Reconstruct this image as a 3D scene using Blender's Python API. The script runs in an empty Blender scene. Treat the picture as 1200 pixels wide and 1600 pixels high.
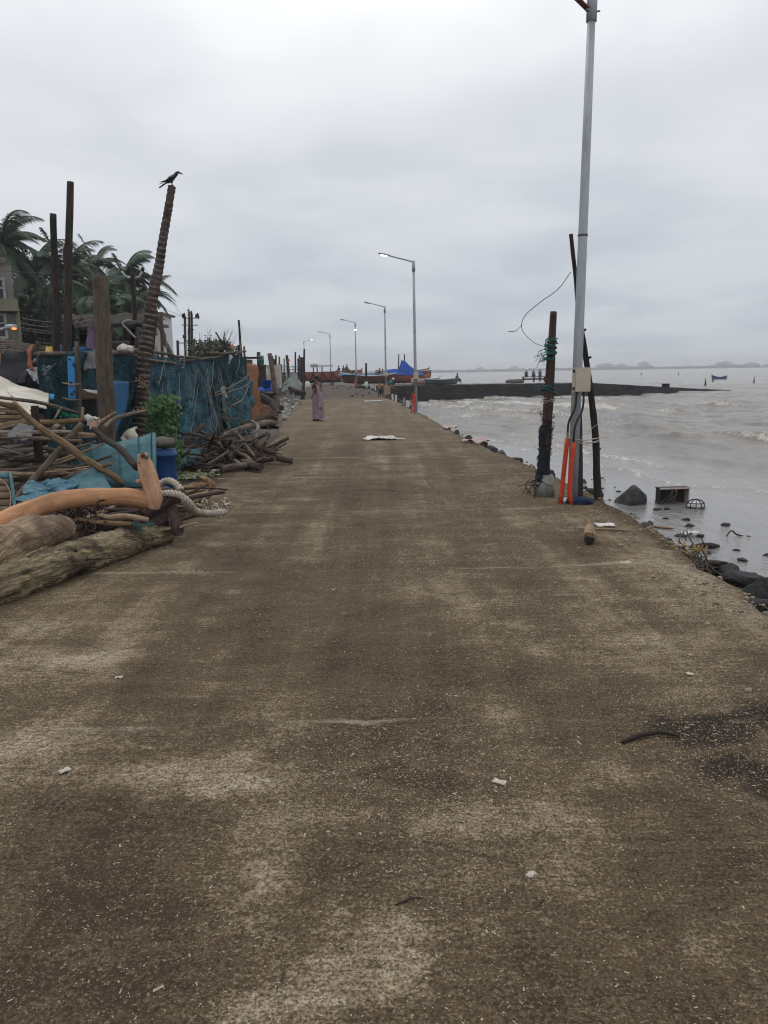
import bpy, bmesh, math, random
import numpy as np
from mathutils import Vector, Matrix, Euler, noise as mn

R = random.Random(11)
SC = bpy.context.scene
COL = SC.collection
rad = math.radians

# ------------------------------------------------------------------ camera
CAM_H = 1.55
PITCH, ROLL = rad(10.3), rad(-0.95)
cam_data = bpy.data.cameras.new('camera')
cam_data.sensor_fit = 'VERTICAL'
cam_data.sensor_height = 36.0
cam_data.lens = 36.0 * 1200 / 1600
cam_data.clip_start = 0.05
cam_data.clip_end = 9000
cam = bpy.data.objects.new('camera', cam_data)
COL.objects.link(cam)
CAM_R = Matrix.Rotation(math.pi / 2 - PITCH, 3, 'X') @ Matrix.Rotation(ROLL, 3, 'Z')
cam.matrix_world = Matrix.Translation((0, 0, CAM_H)) @ CAM_R.to_4x4()
SC.camera = cam

# ------------------------------------------------------------------ sky, sun, exposure
SUN_EL, SUN_AZ = rad(58), rad(-35)
world = bpy.data.worlds.new('World')
SC.world = world
world.use_nodes = True
wt = world.node_tree
wt.nodes.clear()


def wn(kind, **kw):
    n = wt.nodes.new(kind)
    for k, v in kw.items():
        if k in n.inputs.keys():
            n.inputs[k].default_value = v
        else:
            setattr(n, k, v)
    return n


def wmath(op, a, b=None, clamp=False):
    n = wt.nodes.new('ShaderNodeMath')
    n.operation = op
    n.use_clamp = clamp
    for i, v in enumerate((a, b)):
        if v is None:
            continue
        if isinstance(v, (int, float)):
            n.inputs[i].default_value = v
        else:
            wt.links.new(v, n.inputs[i])
    return n.outputs[0]


sky = wn('ShaderNodeTexSky', sky_type='NISHITA', sun_disc=False, sun_elevation=SUN_EL, sun_rotation=SUN_AZ, dust_density=3.0)
bg_clear = wn('ShaderNodeBackground', Strength=0.06)
wt.links.new(sky.outputs[0], bg_clear.inputs['Color'])
wtc = wn('ShaderNodeTexCoord')
wsep = wn('ShaderNodeSeparateXYZ')
wt.links.new(wtc.outputs['Generated'], wsep.inputs[0])
zc = wmath('MAXIMUM', wsep.outputs[2], 0.0)
den = wmath('ADD', zc, 0.16)
wcomb = wn('ShaderNodeCombineXYZ')
wt.links.new(wmath('DIVIDE', wsep.outputs[0], den), wcomb.inputs[0])
wt.links.new(wmath('DIVIDE', wsep.outputs[1], den), wcomb.inputs[1])
cl1 = wn('ShaderNodeTexNoise', Scale=0.95, Detail=4.0, Roughness=0.45, Distortion=0.25)
wt.links.new(wcomb.outputs[0], cl1.inputs['Vector'])
cl2 = wn('ShaderNodeTexNoise', Scale=2.4, Detail=3.0, Roughness=0.5, Distortion=0.4)
wt.links.new(wcomb.outputs[0], cl2.inputs['Vector'])
cmix = wmath('ADD', wmath('MULTIPLY', cl1.outputs[0], 0.80), wmath('MULTIPLY', cl2.outputs[0], 0.20))
cfac = wn('ShaderNodeMapRange', interpolation_type='SMOOTHSTEP')
cfac.inputs['From Min'].default_value = 0.38
cfac.inputs['From Max'].default_value = 0.60
wt.links.new(cmix, cfac.inputs['Value'])
elev = wn('ShaderNodeValToRGB')
wt.links.new(zc, elev.inputs[0])
er = elev.color_ramp
er.elements[0].position = 0.0
er.elements[0].color = (0.555, 0.595, 0.65, 1)
er.elements[1].position = 0.40
er.elements[1].color = (1.0, 1.005, 1.02, 1)
e = er.elements.new(0.14); e.color = (0.625, 0.66, 0.71, 1)
e = er.elements.new(0.30); e.color = (0.80, 0.82, 0.85, 1)
cdark = wn('ShaderNodeMix', data_type='RGBA', blend_type='MULTIPLY')
cdark.inputs[0].default_value = 1.0
wt.links.new(elev.outputs[0], cdark.inputs[6])
cshade = wn('ShaderNodeValToRGB')
cshade.color_ramp.elements[0].color = (0.855, 0.868, 0.893, 1)
cshade.color_ramp.elements[1].color = (1.035, 1.035, 1.03, 1)
wt.links.new(cfac.outputs[0], cshade.inputs[0])
wt.links.new(cshade.outputs[0], cdark.inputs[7])
bg_cloud = wn('ShaderNodeBackground', Strength=1.0)
wt.links.new(cdark.outputs[2], bg_cloud.inputs['Color'])
wmix = wn('ShaderNodeMixShader')
wmix.inputs[0].default_value = 0.94
wt.links.new(bg_clear.outputs[0], wmix.inputs[1])
wt.links.new(bg_cloud.outputs[0], wmix.inputs[2])
wout = wn('ShaderNodeOutputWorld')
wt.links.new(wmix.outputs[0], wout.inputs['Surface'])

sun_data = bpy.data.lights.new('sun', 'SUN')
sun_data.energy = 0.7
sun_data.angle = rad(35)
sun_data.color = (1.0, 0.97, 0.93)
sun = bpy.data.objects.new('sun', sun_data)
COL.objects.link(sun)
sun.rotation_euler = (math.pi / 2 - SUN_EL, 0, math.pi - SUN_AZ)
sun.location = (0, 0, 60)

SC.view_settings.view_transform = 'Standard'
SC.view_settings.look = 'None'
SC.view_settings.exposure = 0.09
SC.view_settings.gamma = 1.0
SC.view_settings.use_curve_mapping = False
SC.cycles.max_bounces = 6
SC.cycles.transparent_max_bounces = 16
SC.cycles.volume_bounces = 0
SC.cycles.use_denoising = True
SC.cycles.denoising_prefilter = 'ACCURATE'
SC.cycles.use_adaptive_sampling = False
SC.cycles.pixel_filter_type = 'BLACKMAN_HARRIS'
SC.cycles.filter_width = 1.15


# ------------------------------------------------------------------ places: a view ray of the photo camera met with a depth or a level
def ray(px, py):
    return CAM_R @ Vector(((px - 600) / 1200, -(py - 800) / 1200, -1))


def at(px, py, Y):
    d = ray(px, py)
    return Vector((0, 0, CAM_H)) + d * (Y / d.y)


def gp(px, py, z=0.0):
    d = ray(px, py)
    return Vector((0, 0, CAM_H)) + d * ((z - CAM_H) / d.z)


# ------------------------------------------------------------------ mesh builder
class MB:
    def __init__(s):
        s.v, s.f, s.uv, s.flat = [], [], [], []

    def face(s, idx, uvs=None, flat=False):
        s.f.append(tuple(idx))
        s.uv.append(uvs if uvs else [(s.v[i][0], s.v[i][2]) for i in idx])
        s.flat.append(flat)

    def tube(s, pts, r, seg=8, bump=0.0, bfreq=3.0, cap=True, ring=0.0, ringn=1, squash=1.0, seed=0.0, rough=0.0):
        pts = [Vector(p) for p in pts]
        n = len(pts)
        rs = r if isinstance(r, (list, tuple)) else [r] * n
        if len(rs) != n:
            rs = list(np.interp(np.linspace(0, 1, n), np.linspace(0, 1, len(rs)), rs))
        T = [(pts[min(i + 1, n - 1)] - pts[max(i - 1, 0)]).normalized() for i in range(n)]
        up = Vector((0, 0, 1)) if abs(T[0].z) < 0.9 else Vector((0, 1, 0))
        N = T[0].cross(up).normalized()
        base = len(s.v)
        L = 0.0
        lens = []
        for i in range(n):
            if i:
                L += (pts[i] - pts[i - 1]).length
                N = (N - T[i] * N.dot(T[i]))
                N = N.normalized() if N.length > 1e-6 else T[i].orthogonal().normalized()
            B = T[i].cross(N)
            lens.append(L)
            for k in range(seg):
                a = 2 * math.pi * k / seg
                d = N * math.cos(a) + B * (math.sin(a) * squash)
                rr = rs[i] * (1 + ring * (1 if (i % 2 == 0) else -1))
                if bump:
                    q = (pts[i] + d * rs[i]) * bfreq + Vector((seed, seed * 2.1, 0))
                    rr *= 1 + bump * (mn.noise(q) + 0.5 * mn.noise(q * 2.7))
                    if rough:
                        w_ = mn.noise(q * 4.3)
                        rr *= 1 + rough * (abs(w_) * -1.6 + 0.5 * mn.noise(q * 9.7))
                s.v.append(tuple(pts[i] + d * rr))
        for i in range(n - 1):
            for k in range(seg):
                k2 = (k + 1) % seg
                a, b, c, d = base + i * seg + k, base + i * seg + k2, base + (i + 1) * seg + k2, base + (i + 1) * seg + k
                w = 2 * math.pi * rs[i]
                s.face((a, b, c, d), [(k / seg * w, lens[i]), ((k + 1) / seg * w, lens[i]), ((k + 1) / seg * w, lens[i + 1]), (k / seg * w, lens[i + 1])])
        if cap:
            for i, rev in ((0, True), (n - 1, False)):
                idx = [base + i * seg + k for k in range(seg)]
                if rev:
                    idx.reverse()
                s.face(idx, [(s.v[j][0], s.v[j][2]) for j in idx], True)
        return s

    def box(s, c, size, rot=None, taper=1.0):
        c = Vector(c)
        hx, hy, hz = (q / 2 for q in size)
        b = len(s.v)
        for z in (-1, 1):
            t = taper if z > 0 else 1.0
            for x, y in ((-1, -1), (1, -1), (1, 1), (-1, 1)):
                p = Vector((x * hx * t, y * hy * t, z * hz))
                if rot is not None:
                    p = rot @ p
                s.v.append(tuple(c + p))
        for q in ((3, 2, 1, 0), (4, 5, 6, 7), (0, 1, 5, 4), (1, 2, 6, 5), (2, 3, 7, 6), (3, 0, 4, 7)):
            idx = [b + i for i in q]
            p0, p1, p3 = (Vector(s.v[idx[0]]), Vector(s.v[idx[1]]), Vector(s.v[idx[3]]))
            w, h = (p1 - p0).length, (p3 - p0).length
            s.face(idx, [(0, 0), (w, 0), (w, h), (0, h)], True)
        return s

    def grid(s, fn, nu, nv, closed_u=False, flat=False):
        b = len(s.v)
        for j in range(nv + 1):
            for i in range(nu if closed_u else nu + 1):
                s.v.append(tuple(fn(i / nu, j / nv)))
        w = nu if closed_u else nu + 1
        for j in range(nv):
            for i in range(nu):
                i2 = (i + 1) % w
                s.face((b + j * w + i, b + j * w + i2, b + (j + 1) * w + i2, b + (j + 1) * w + i),
                       [(i / nu, j / nv), ((i + 1) / nu, j / nv), ((i + 1) / nu, (j + 1) / nv), (i / nu, (j + 1) / nv)], flat)
        return s

    def slab(s, fn, nu, nv, thick):
        """a sheet with thickness: fn(u,v) front face, pushed back along its normal"""
        P = [[Vector(fn(i / nu, j / nv)) for i in range(nu + 1)] for j in range(nv + 1)]

        def nrm(i, j):
            a = P[j][min(i + 1, nu)] - P[j][max(i - 1, 0)]
            c = P[min(j + 1, nv)][i] - P[max(j - 1, 0)][i]
            q = a.cross(c)
            return q.normalized() if q.length > 1e-9 else Vector((0, 0, 1))
        Q = [[P[j][i] - nrm(i, j) * thick for i in range(nu + 1)] for j in range(nv + 1)]
        s.grid(lambda u, v: P[round(v * nv)][round(u * nu)], nu, nv)
        b = len(s.v)
        w = nu + 1
        for row in Q:
            for p in row:
                s.v.append(tuple(p))
        for j in range(nv):
            for i in range(nu):
                s.face((b + j * w + i, b + (j + 1) * w + i, b + (j + 1) * w + i + 1, b + j * w + i + 1),
                       [(i / nu, j / nv), (i / nu, (j + 1) / nv), ((i + 1) / nu, (j + 1) / nv), ((i + 1) / nu, j / nv)])
        a = b - (nu + 1) * (nv + 1)
        rim = [(j, 0) for j in range(nv + 1)] + [(nv, i) for i in range(1, nu + 1)] + [(j, nu) for j in range(nv - 1, -1, -1)] + [(0, i) for i in range(nu - 1, 0, -1)]
        m = len(rim)
        for q in range(m):
            (j0, i0), (j1, i1) = rim[q], rim[(q + 1) % m]
            s.face((a + j0 * w + i0, a + j1 * w + i1, b + j1 * w + i1, b + j0 * w + i0), None, True)
        return s

    def blob(s, c, size, seed=0.0, amp=0.25, freq=1.4, sub=2, rot=None, flatb=None):
        bm = bmesh.new()
        bmesh.ops.create_icosphere(bm, subdivisions=sub, radius=1.0)
        b = len(s.v)
        c = Vector(c)
        for v in bm.verts:
            q = v.co.copy()
            k = 1 + amp * (mn.noise(q * freq + Vector((seed, seed * 1.7, -seed))) + 0.5 * mn.noise(q * freq * 2.3 + Vector((seed, 0, seed))))
            p = Vector((q.x * size[0] * k, q.y * size[1] * k, q.z * size[2] * k))
            if flatb is not None:
                p.z = max(p.z, flatb)
            if rot is not None:
                p = rot @ p
            s.v.append(tuple(c + p))
        for f in bm.faces:
            s.face([b + v.index for v in f.verts])
        bm.free()
        return s

    def boulder(s, c, size, seed=0, cuts=9, sub=4, rot=None):
        """an angular stone: a ball cut by planes, then roughened"""
        q = random.Random(seed)
        bm = bmesh.new()
        bmesh.ops.create_icosphere(bm, subdivisions=sub, radius=1.0)
        pl = []
        for _ in range(cuts):
            d = Vector((q.gauss(0, 1), q.gauss(0, 1), q.gauss(0, 0.8))).normalized()
            pl.append((d, q.uniform(0.55, 0.85)))
        b = len(s.v)
        for v in bm.verts:
            p = v.co.copy()
            for d, k in pl:
                e_ = p.dot(d) - k
                if e_ > 0: p -= d * e_ * 0.93
            p *= 1 + 0.07 * mn.noise(p * 2.5 + Vector((seed, 0, 0))) + 0.035 * mn.noise(p * 7 + Vector((0, seed, 0))) + 0.015 * mn.noise(p * 19)
            p = Vector((p.x * size[0], p.y * size[1], p.z * size[2]))
            if rot is not None: p = rot @ p
            s.v.append(tuple(Vector(c) + p))
        for f in bm.faces:
            s.face([b + v.index for v in f.verts])
        bm.free()
        return s

    def lathe(s, c, prof, seg=16, cap=True):
        c = Vector(c)
        return s.tube([c + Vector((0, 0, z)) for r_, z in prof], [max(r_, 1e-4) for r_, z in prof], seg, cap=cap)

    def quad(s, a, b_, c, d):
        i = len(s.v)
        s.v += [tuple(a), tuple(b_), tuple(c), tuple(d)]
        s.face((i, i + 1, i + 2, i + 3), [(0, 0), (1, 0), (1, 1), (0, 1)], True)
        return s

    def tri(s, a, b_, c):
        i = len(s.v)
        s.v += [tuple(a), tuple(b_), tuple(c)]
        s.face((i, i + 1, i + 2), [(0, 0), (1, 0), (0.5, 1)], True)
        return s

    def mesh(s, name, mat, origin=(0, 0, 0), smooth=True):
        o = Vector(origin)
        me = bpy.data.meshes.new(name)
        me.from_pydata([(v[0] - o.x, v[1] - o.y, v[2] - o.z) for v in s.v], [], s.f)
        ul = me.uv_layers.new(name='UVMap')
        ul.data.foreach_set('uv', [c for u in s.uv for p in u for c in p])
        if smooth:
            me.polygons.foreach_set('use_smooth', [not q for q in s.flat])
        for m in (mat if isinstance(mat, (list, tuple)) else [mat]):
            me.materials.append(m)
        me.update()
        return me


def tag(o, label=None, cat=None, group=None, kind=None):
    if label: o['label'] = label
    if cat: o['category'] = cat
    if group: o['group'] = group
    if kind: o['kind'] = kind
    return o


def link(name, me, parent=None, loc=(0, 0, 0), rot=None):
    o = bpy.data.objects.new(name, me)
    COL.objects.link(o)
    o.location = loc
    if rot is not None:
        o.rotation_euler = rot
    if parent is not None:
        o.parent = parent
    return o


def thing(name, label, cat, loc, group=None, rotz=0.0):
    o = bpy.data.objects.new(name, None)
    COL.objects.link(o)
    o.location = loc
    o.rotation_euler = (0, 0, rotz)
    o.empty_display_size = 0.1
    return tag(o, label, cat, group)


def solo(name, mb, mat, label, cat, origin=None, group=None, smooth=True):
    """a thing that is one mesh"""
    if origin is None:
        origin = (sum(v[0] for v in mb.v) / len(mb.v), sum(v[1] for v in mb.v) / len(mb.v), min(v[2] for v in mb.v))
    return tag(link(name, mb.mesh(name, mat, origin, smooth), None, origin), label, cat, group)


def part(name, mb, mat, parent, world=True, smooth=True, label=None):
    """a part; its points are given in world space (world) or in the thing's own space"""
    o = Vector((0, 0, 0))
    if world:
        p = parent
        while p is not None:
            o += Vector(p.location)
            p = p.parent
    c = link(name, mb.mesh(name, mat, o, smooth), parent)
    if label: c['label'] = label
    return c


def structure(name, mb, mat, smooth=True, kind='structure'):
    return tag(link(name, mb.mesh(name, mat, (0, 0, 0), smooth)), None, None, None, kind)


def kids(o):
    return list(o.children)


def copy_tree(o, parent=None):
    c = o.copy()
    COL.objects.link(c)
    if parent is not None:
        c.parent = parent
    for ch in kids(o):
        copy_tree(ch, c)
    return c


def lerp_path(pts, n, wob=0.0, seed=0.0):
    """resample a polyline smoothly to n points with a little wander"""
    pts = [Vector(p) for p in pts]
    d = [0.0]
    for a, b in zip(pts, pts[1:]):
        d.append(d[-1] + (b - a).length)
    out = []
    m = len(pts)
    for i in range(n):
        t = d[-1] * i / (n - 1)
        k = max(0, min(m - 2, next((j for j in range(m - 1) if d[j + 1] >= t - 1e-9), m - 2)))
        u = (t - d[k]) / max(1e-9, d[k + 1] - d[k])
        p0, p1, p2, p3 = pts[max(k - 1, 0)], pts[k], pts[k + 1], pts[min(k + 2, m - 1)]
        q = 0.5 * ((2 * p1) + (p2 - p0) * u + (2 * p0 - 5 * p1 + 4 * p2 - p3) * u * u + (-p0 + 3 * p1 - 3 * p2 + p3) * u ** 3)
        if wob:
            e_ = min(1.0, 4 * min(i, n - 1 - i) / n)
            q = q + Vector((mn.noise(q * 1.7 + Vector((seed, 0, 0))), mn.noise(q * 1.7 + Vector((0, seed, 9))), mn.noise(q * 1.7 + Vector((5, 0, seed))))) * wob * e_
        out.append(q)
    return out


# ------------------------------------------------------------------ materials
class NT:
    def __init__(s, name):
        s.m = bpy.data.materials.new(name)
        s.m.use_nodes = True
        s.t = s.m.node_tree
        s.b = s.t.nodes['Principled BSDF']
        s.out = s.t.nodes['Material Output']

    def n(s, kind, **kw):
        q = s.t.nodes.new(kind)
        for k, v in kw.items():
            if k in q.inputs.keys():
                s.set(q.inputs[k], v)
            else:
                setattr(q, k, v)
        return q

    def set(s, sock, v):
        if isinstance(v, bpy.types.NodeSocket):
            s.t.links.new(v, sock)
        elif isinstance(v, (tuple, list)) and sock.type == 'RGBA' and len(v) == 3:
            sock.default_value = (*v, 1)
        else:
            sock.default_value = v

    def math(s, op, a, b=0.0, clamp=False):
        q = s.n('ShaderNodeMath', operation=op, use_clamp=clamp)
        s.set(q.inputs[0], a)
        s.set(q.inputs[1], b)
        return q.outputs[0]

    def mix(s, f, a, b, mode='MIX'):
        q = s.n('ShaderNodeMix', data_type='RGBA', blend_type=mode)
        s.set(q.inputs[0], f)
        s.set(q.inputs[6], a)
        s.set(q.inputs[7], b)
        return q.outputs[2]

    def step(s, v, lo, hi, a=0.0, b=1.0):
        q = s.n('ShaderNodeMapRange', interpolation_type='SMOOTHSTEP')
        s.set(q.inputs['Value'], v)
        q.inputs['From Min'].default_value = lo
        q.inputs['From Max'].default_value = hi
        q.inputs['To Min'].default_value = a
        q.inputs['To Max'].default_value = b
        return q.outputs[0]

    def vec(s, kind='Object', scale=(1, 1, 1), loc=(0, 0, 0), rot=(0, 0, 0)):
        if kind == 'World':
            src = s.n('ShaderNodeNewGeometry').outputs['Position']
        else:
            src = s.n('ShaderNodeTexCoord').outputs[kind]
        q = s.n('ShaderNodeMapping')
        s.t.links.new(src, q.inputs[0])
        q.inputs['Location'].default_value = loc
        q.inputs['Rotation'].default_value = rot
        q.inputs['Scale'].default_value = scale
        return q.outputs[0]

    def noise(s, v, scale=5.0, detail=5.0, rough=0.55, dist=0.0):
        q = s.n('ShaderNodeTexNoise', Scale=scale, Detail=detail, Roughness=rough, Distortion=dist)
        s.t.links.new(v, q.inputs['Vector'])
        return q.outputs[0]

    def vor(s, v, scale=5.0, feature='F1', out=0, rand=1.0):
        q = s.n('ShaderNodeTexVoronoi', Scale=scale, feature=feature)
        q.inputs['Randomness'].default_value = rand
        s.t.links.new(v, q.inputs['Vector'])
        return q.outputs[out]

    def bump(s, h, strength=0.3, dist=0.02, prev=None):
        q = s.n('ShaderNodeBump', Strength=strength, Distance=dist)
        s.t.links.new(h, q.inputs['Height'])
        if prev is not None:
            s.t.links.new(prev, q.inputs['Normal'])
        return q.outputs[0]

    def fin(s, color=None, rough=0.8, normal=None, metal=0.0, spec=0.3, alpha=None):
        if color is not None: s.set(s.b.inputs['Base Color'], color)
        s.set(s.b.inputs['Roughness'], rough)
        s.set(s.b.inputs['Metallic'], metal)
        s.set(s.b.inputs['Specular IOR Level'], spec)
        if normal is not None: s.t.links.new(normal, s.b.inputs['Normal'])
        if alpha is not None: s.set(s.b.inputs['Alpha'], alpha)
        return s.m


def mottle(name, c1, c2, scale=6.0, rough=0.8, bump=0.25, stretch=(1, 1, 1), coord='Object', metal=0.0, spec=0.3, c3=None, lo=0.35, hi=0.65, bd=0.01, tint=0.0):
    n = NT(name)
    v = n.vec(coord, stretch)
    a = n.noise(v, scale, 6, 0.6, 0.3)
    col = n.mix(n.step(a, lo, hi), c1, c2)
    fine = n.noise(v, scale * 6, 3, 0.6)
    if c3:
        col = n.mix(n.step(n.noise(v, scale * 2.3, 5, 0.65, 0.6), 0.56, 0.68), col, c3)
    col = n.mix(n.step(fine, 0.3, 0.75, 0.0, 0.35), col, tuple(q * 0.55 for q in c1))
    if tint:
        oi = n.n('ShaderNodeObjectInfo').outputs['Random']
        hs = n.n('ShaderNodeHueSaturation')
        n.set(hs.inputs['Value'], n.step(oi, 0, 1, 1 - tint, 1 + tint))
        n.set(hs.inputs['Hue'], n.step(oi, 0, 1, 0.5 - tint * 0.04, 0.5 + tint * 0.04))
        n.set(hs.inputs['Color'], col)
        col = hs.outputs[0]
    nb = n.bump(n.math('ADD', a, n.math('MULTIPLY', fine, 0.4)), bump, bd)
    return n.fin(col, rough, nb, metal, spec)


def woodmat(name, c1, c2, c3, bump=0.5, rough=0.85, ring=False, tint=0.25, grain=1.0, patch=0.5, crack=0.55, cs=1.0):
    """wood or bark along a tube's length: uv is metres (around, along)"""
    n = NT(name)
    v = n.vec('UV', (18 * grain, 2.2 * grain, 1))
    g = n.noise(v, 1.6, 7, 0.62, 0.4)
    o = n.vec('Object')
    p = n.noise(o, 2.6, 5, 0.6, 0.5)
    wv_ = n.n('ShaderNodeVectorMath', operation='MULTIPLY_ADD')
    wz_ = n.n('ShaderNodeTexNoise', Scale=9.0, Detail=3.0)
    n.t.links.new(n.vec('Object'), wz_.inputs['Vector'])
    n.t.links.new(wz_.outputs['Color'], wv_.inputs[0])
    wv_.inputs[1].default_value = (1.1, 1.1, 0)
    n.t.links.new(n.vec('UV', (26 * grain * cs, 6 * grain * cs, 1)), wv_.inputs[2])
    cr = n.vor(wv_.outputs[0], 1.0, 'DISTANCE_TO_EDGE')
    fg = n.noise(n.vec('UV', (60, 12, 1)), 1.0, 5, 0.7, 0.5)
    col = n.mix(n.step(g, 0.32, 0.66), c1, c2)
    col = n.mix(n.math('MULTIPLY', n.step(p, 0.47, 0.62), patch), col, c3)
    col = n.mix(n.step(fg, 0.55, 0.70, 0.0, 0.45), col, tuple(q * 0.45 for q in c1))
    col = n.mix(n.step(fg, 0.45, 0.32, 0.0, 0.35), col, tuple(min(1, q * 1.35) for q in c2))
    col = n.mix(n.step(cr, 0.0, 0.10, crack, 0.0), col, tuple(q * 0.35 for q in c1))
    kn = n.step(n.vor(o, 5.0), 0.0, 0.13, 0.6, 0.0)
    col = n.mix(kn, col, tuple(q * 0.4 for q in c1))
    oi = n.n('ShaderNodeObjectInfo').outputs['Random']
    hs = n.n('ShaderNodeHueSaturation')
    n.set(hs.inputs['Value'], n.step(oi, 0, 1, 1 - tint, 1 + tint))
    n.set(hs.inputs['Saturation'], n.step(oi, 0, 1, 1.15, 0.85))
    n.set(hs.inputs['Color'], col)
    h = n.math('ADD', n.math('ADD', g, n.math('MULTIPLY', fg, 0.6)), n.math('MULTIPLY', n.step(cr, 0.0, 0.15), crack))
    return n.fin(hs.outputs[0], rough, n.bump(h, bump, 0.012), 0.0, 0.25)


def plain(name, c, rough=0.6, metal=0.0, spec=0.4, var=0.3, scale=8.0, bump=0.08):
    return mottle(name, c, tuple(q * (1 - var) for q in c), scale, rough, bump, metal=metal, spec=spec)


def cloth(name, c, c2=None, scale=14.0, alpha=None):
    n = NT(name)
    v = n.vec('Object')
    a = n.noise(v, scale * 0.4, 5, 0.6, 0.5)
    col = n.mix(n.step(a, 0.35, 0.68), c, c2 or tuple(q * 0.6 for q in c))
    b = n.bump(n.noise(v, scale, 4, 0.6, 0.8), 0.5, 0.02)
    return n.fin(col, 0.85, b, 0, 0.2)

# ================================================================== THE SETTING
SEA = -1.0


def hump(y):
    t = min(1.0, max(0.0, (y - 47) / 14))
    return 0.30 * t * t * (3 - 2 * t)


EDGE_R = [(-8, 3.0), (0, 2.75)] + [(gp(x, y).y, gp(x, y).x) for x, y in ((1200, 955), (1085, 872), (1030, 832), (985, 802), (945, 780), (868, 742), (770, 702), (705, 672), (657, 645), (625, 628))] \
    + [(50, 0.25), (60, -0.9), (68.8, -2.2), (88, -5.8), (107, -10.4), (130, -17), (250, -62), (500, -240), (1000, -640), (3000, -2300)]
EDGE_L = [(-8, -4.4), (5, -3.5), (9, -2.95), (10.4, -2.45), (13, -2.6), (16, -2.45), (20, -2.7), (25, -3.35), (36, -4.2), (49, -5.0), (60, -6.3), (70, -8.2), (88, -11.8), (107, -17), (130, -25), (250, -80)]


def edge_r(y):
    return float(np.interp(y, [p[0] for p in EDGE_R], [p[1] for p in EDGE_R]))


def edge_l(y):
    return float(np.interp(y, [p[0] for p in EDGE_L], [p[1] for p in EDGE_L]))


JOINTS = [3.23, 6.0, 8.6, 11.6, 14.3, 17.4, 21.0, 24.4, 28, 31.6, 35, 39, 43]


def road_z(x, y):
    z = hump(y) + 0.012 * mn.noise((x * 0.7, y * 0.5, 3)) + 0.004 * mn.noise((x * 3, y * 3, 7))
    if y < 45:
        d = min(abs(y - j - 0.05 * mn.noise((x * 1.3, j * 7, 0))) for j in JOINTS)
        z -= 0.010 * max(0.0, 1 - d / 0.035)
    elif y < 62:
        z += 0.10 * max(0, mn.noise((x * 0.9, y * 0.7, 1))) * min(1, (y - 45) / 6)
    return z


def make_road():
    rows = []
    y = -6.0
    while y < 130:
        rows.append(y)
        y += 0.09 if -0.5 < y < 7 else max(0.12, 0.017 * abs(y))
    nu = 44
    mb = MB()
    for y in rows:
        xl = edge_l(y)
        xr = edge_r(y) + 0.09 * mn.noise((y * 1.6, 0, 2)) + 0.07 * mn.noise((y * 6, 0, 5)) + 0.035 * mn.noise((y * 17, 0, 9))
        for i in range(nu + 1):
            u = i / nu
            x = xl + (xr - xl) * u
            z = road_z(x, y)
            if u > 0.97:
                z -= 0.03 + 0.02 * mn.noise((y * 5, 1, 1))
            mb.v.append((x, y, z))
        mb.v.append((xr + 0.02 + 0.03 * mn.noise((y * 4, 3, 3)), y, -0.26))
        mb.v.append((xr - 0.12, y, -0.7))
    w = nu + 3
    for j in range(len(rows) - 1):
        for i in range(w - 1):
            mb.face((j * w + i, j * w + i + 1, (j + 1) * w + i + 1, (j + 1) * w + i))
    return mb


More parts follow.
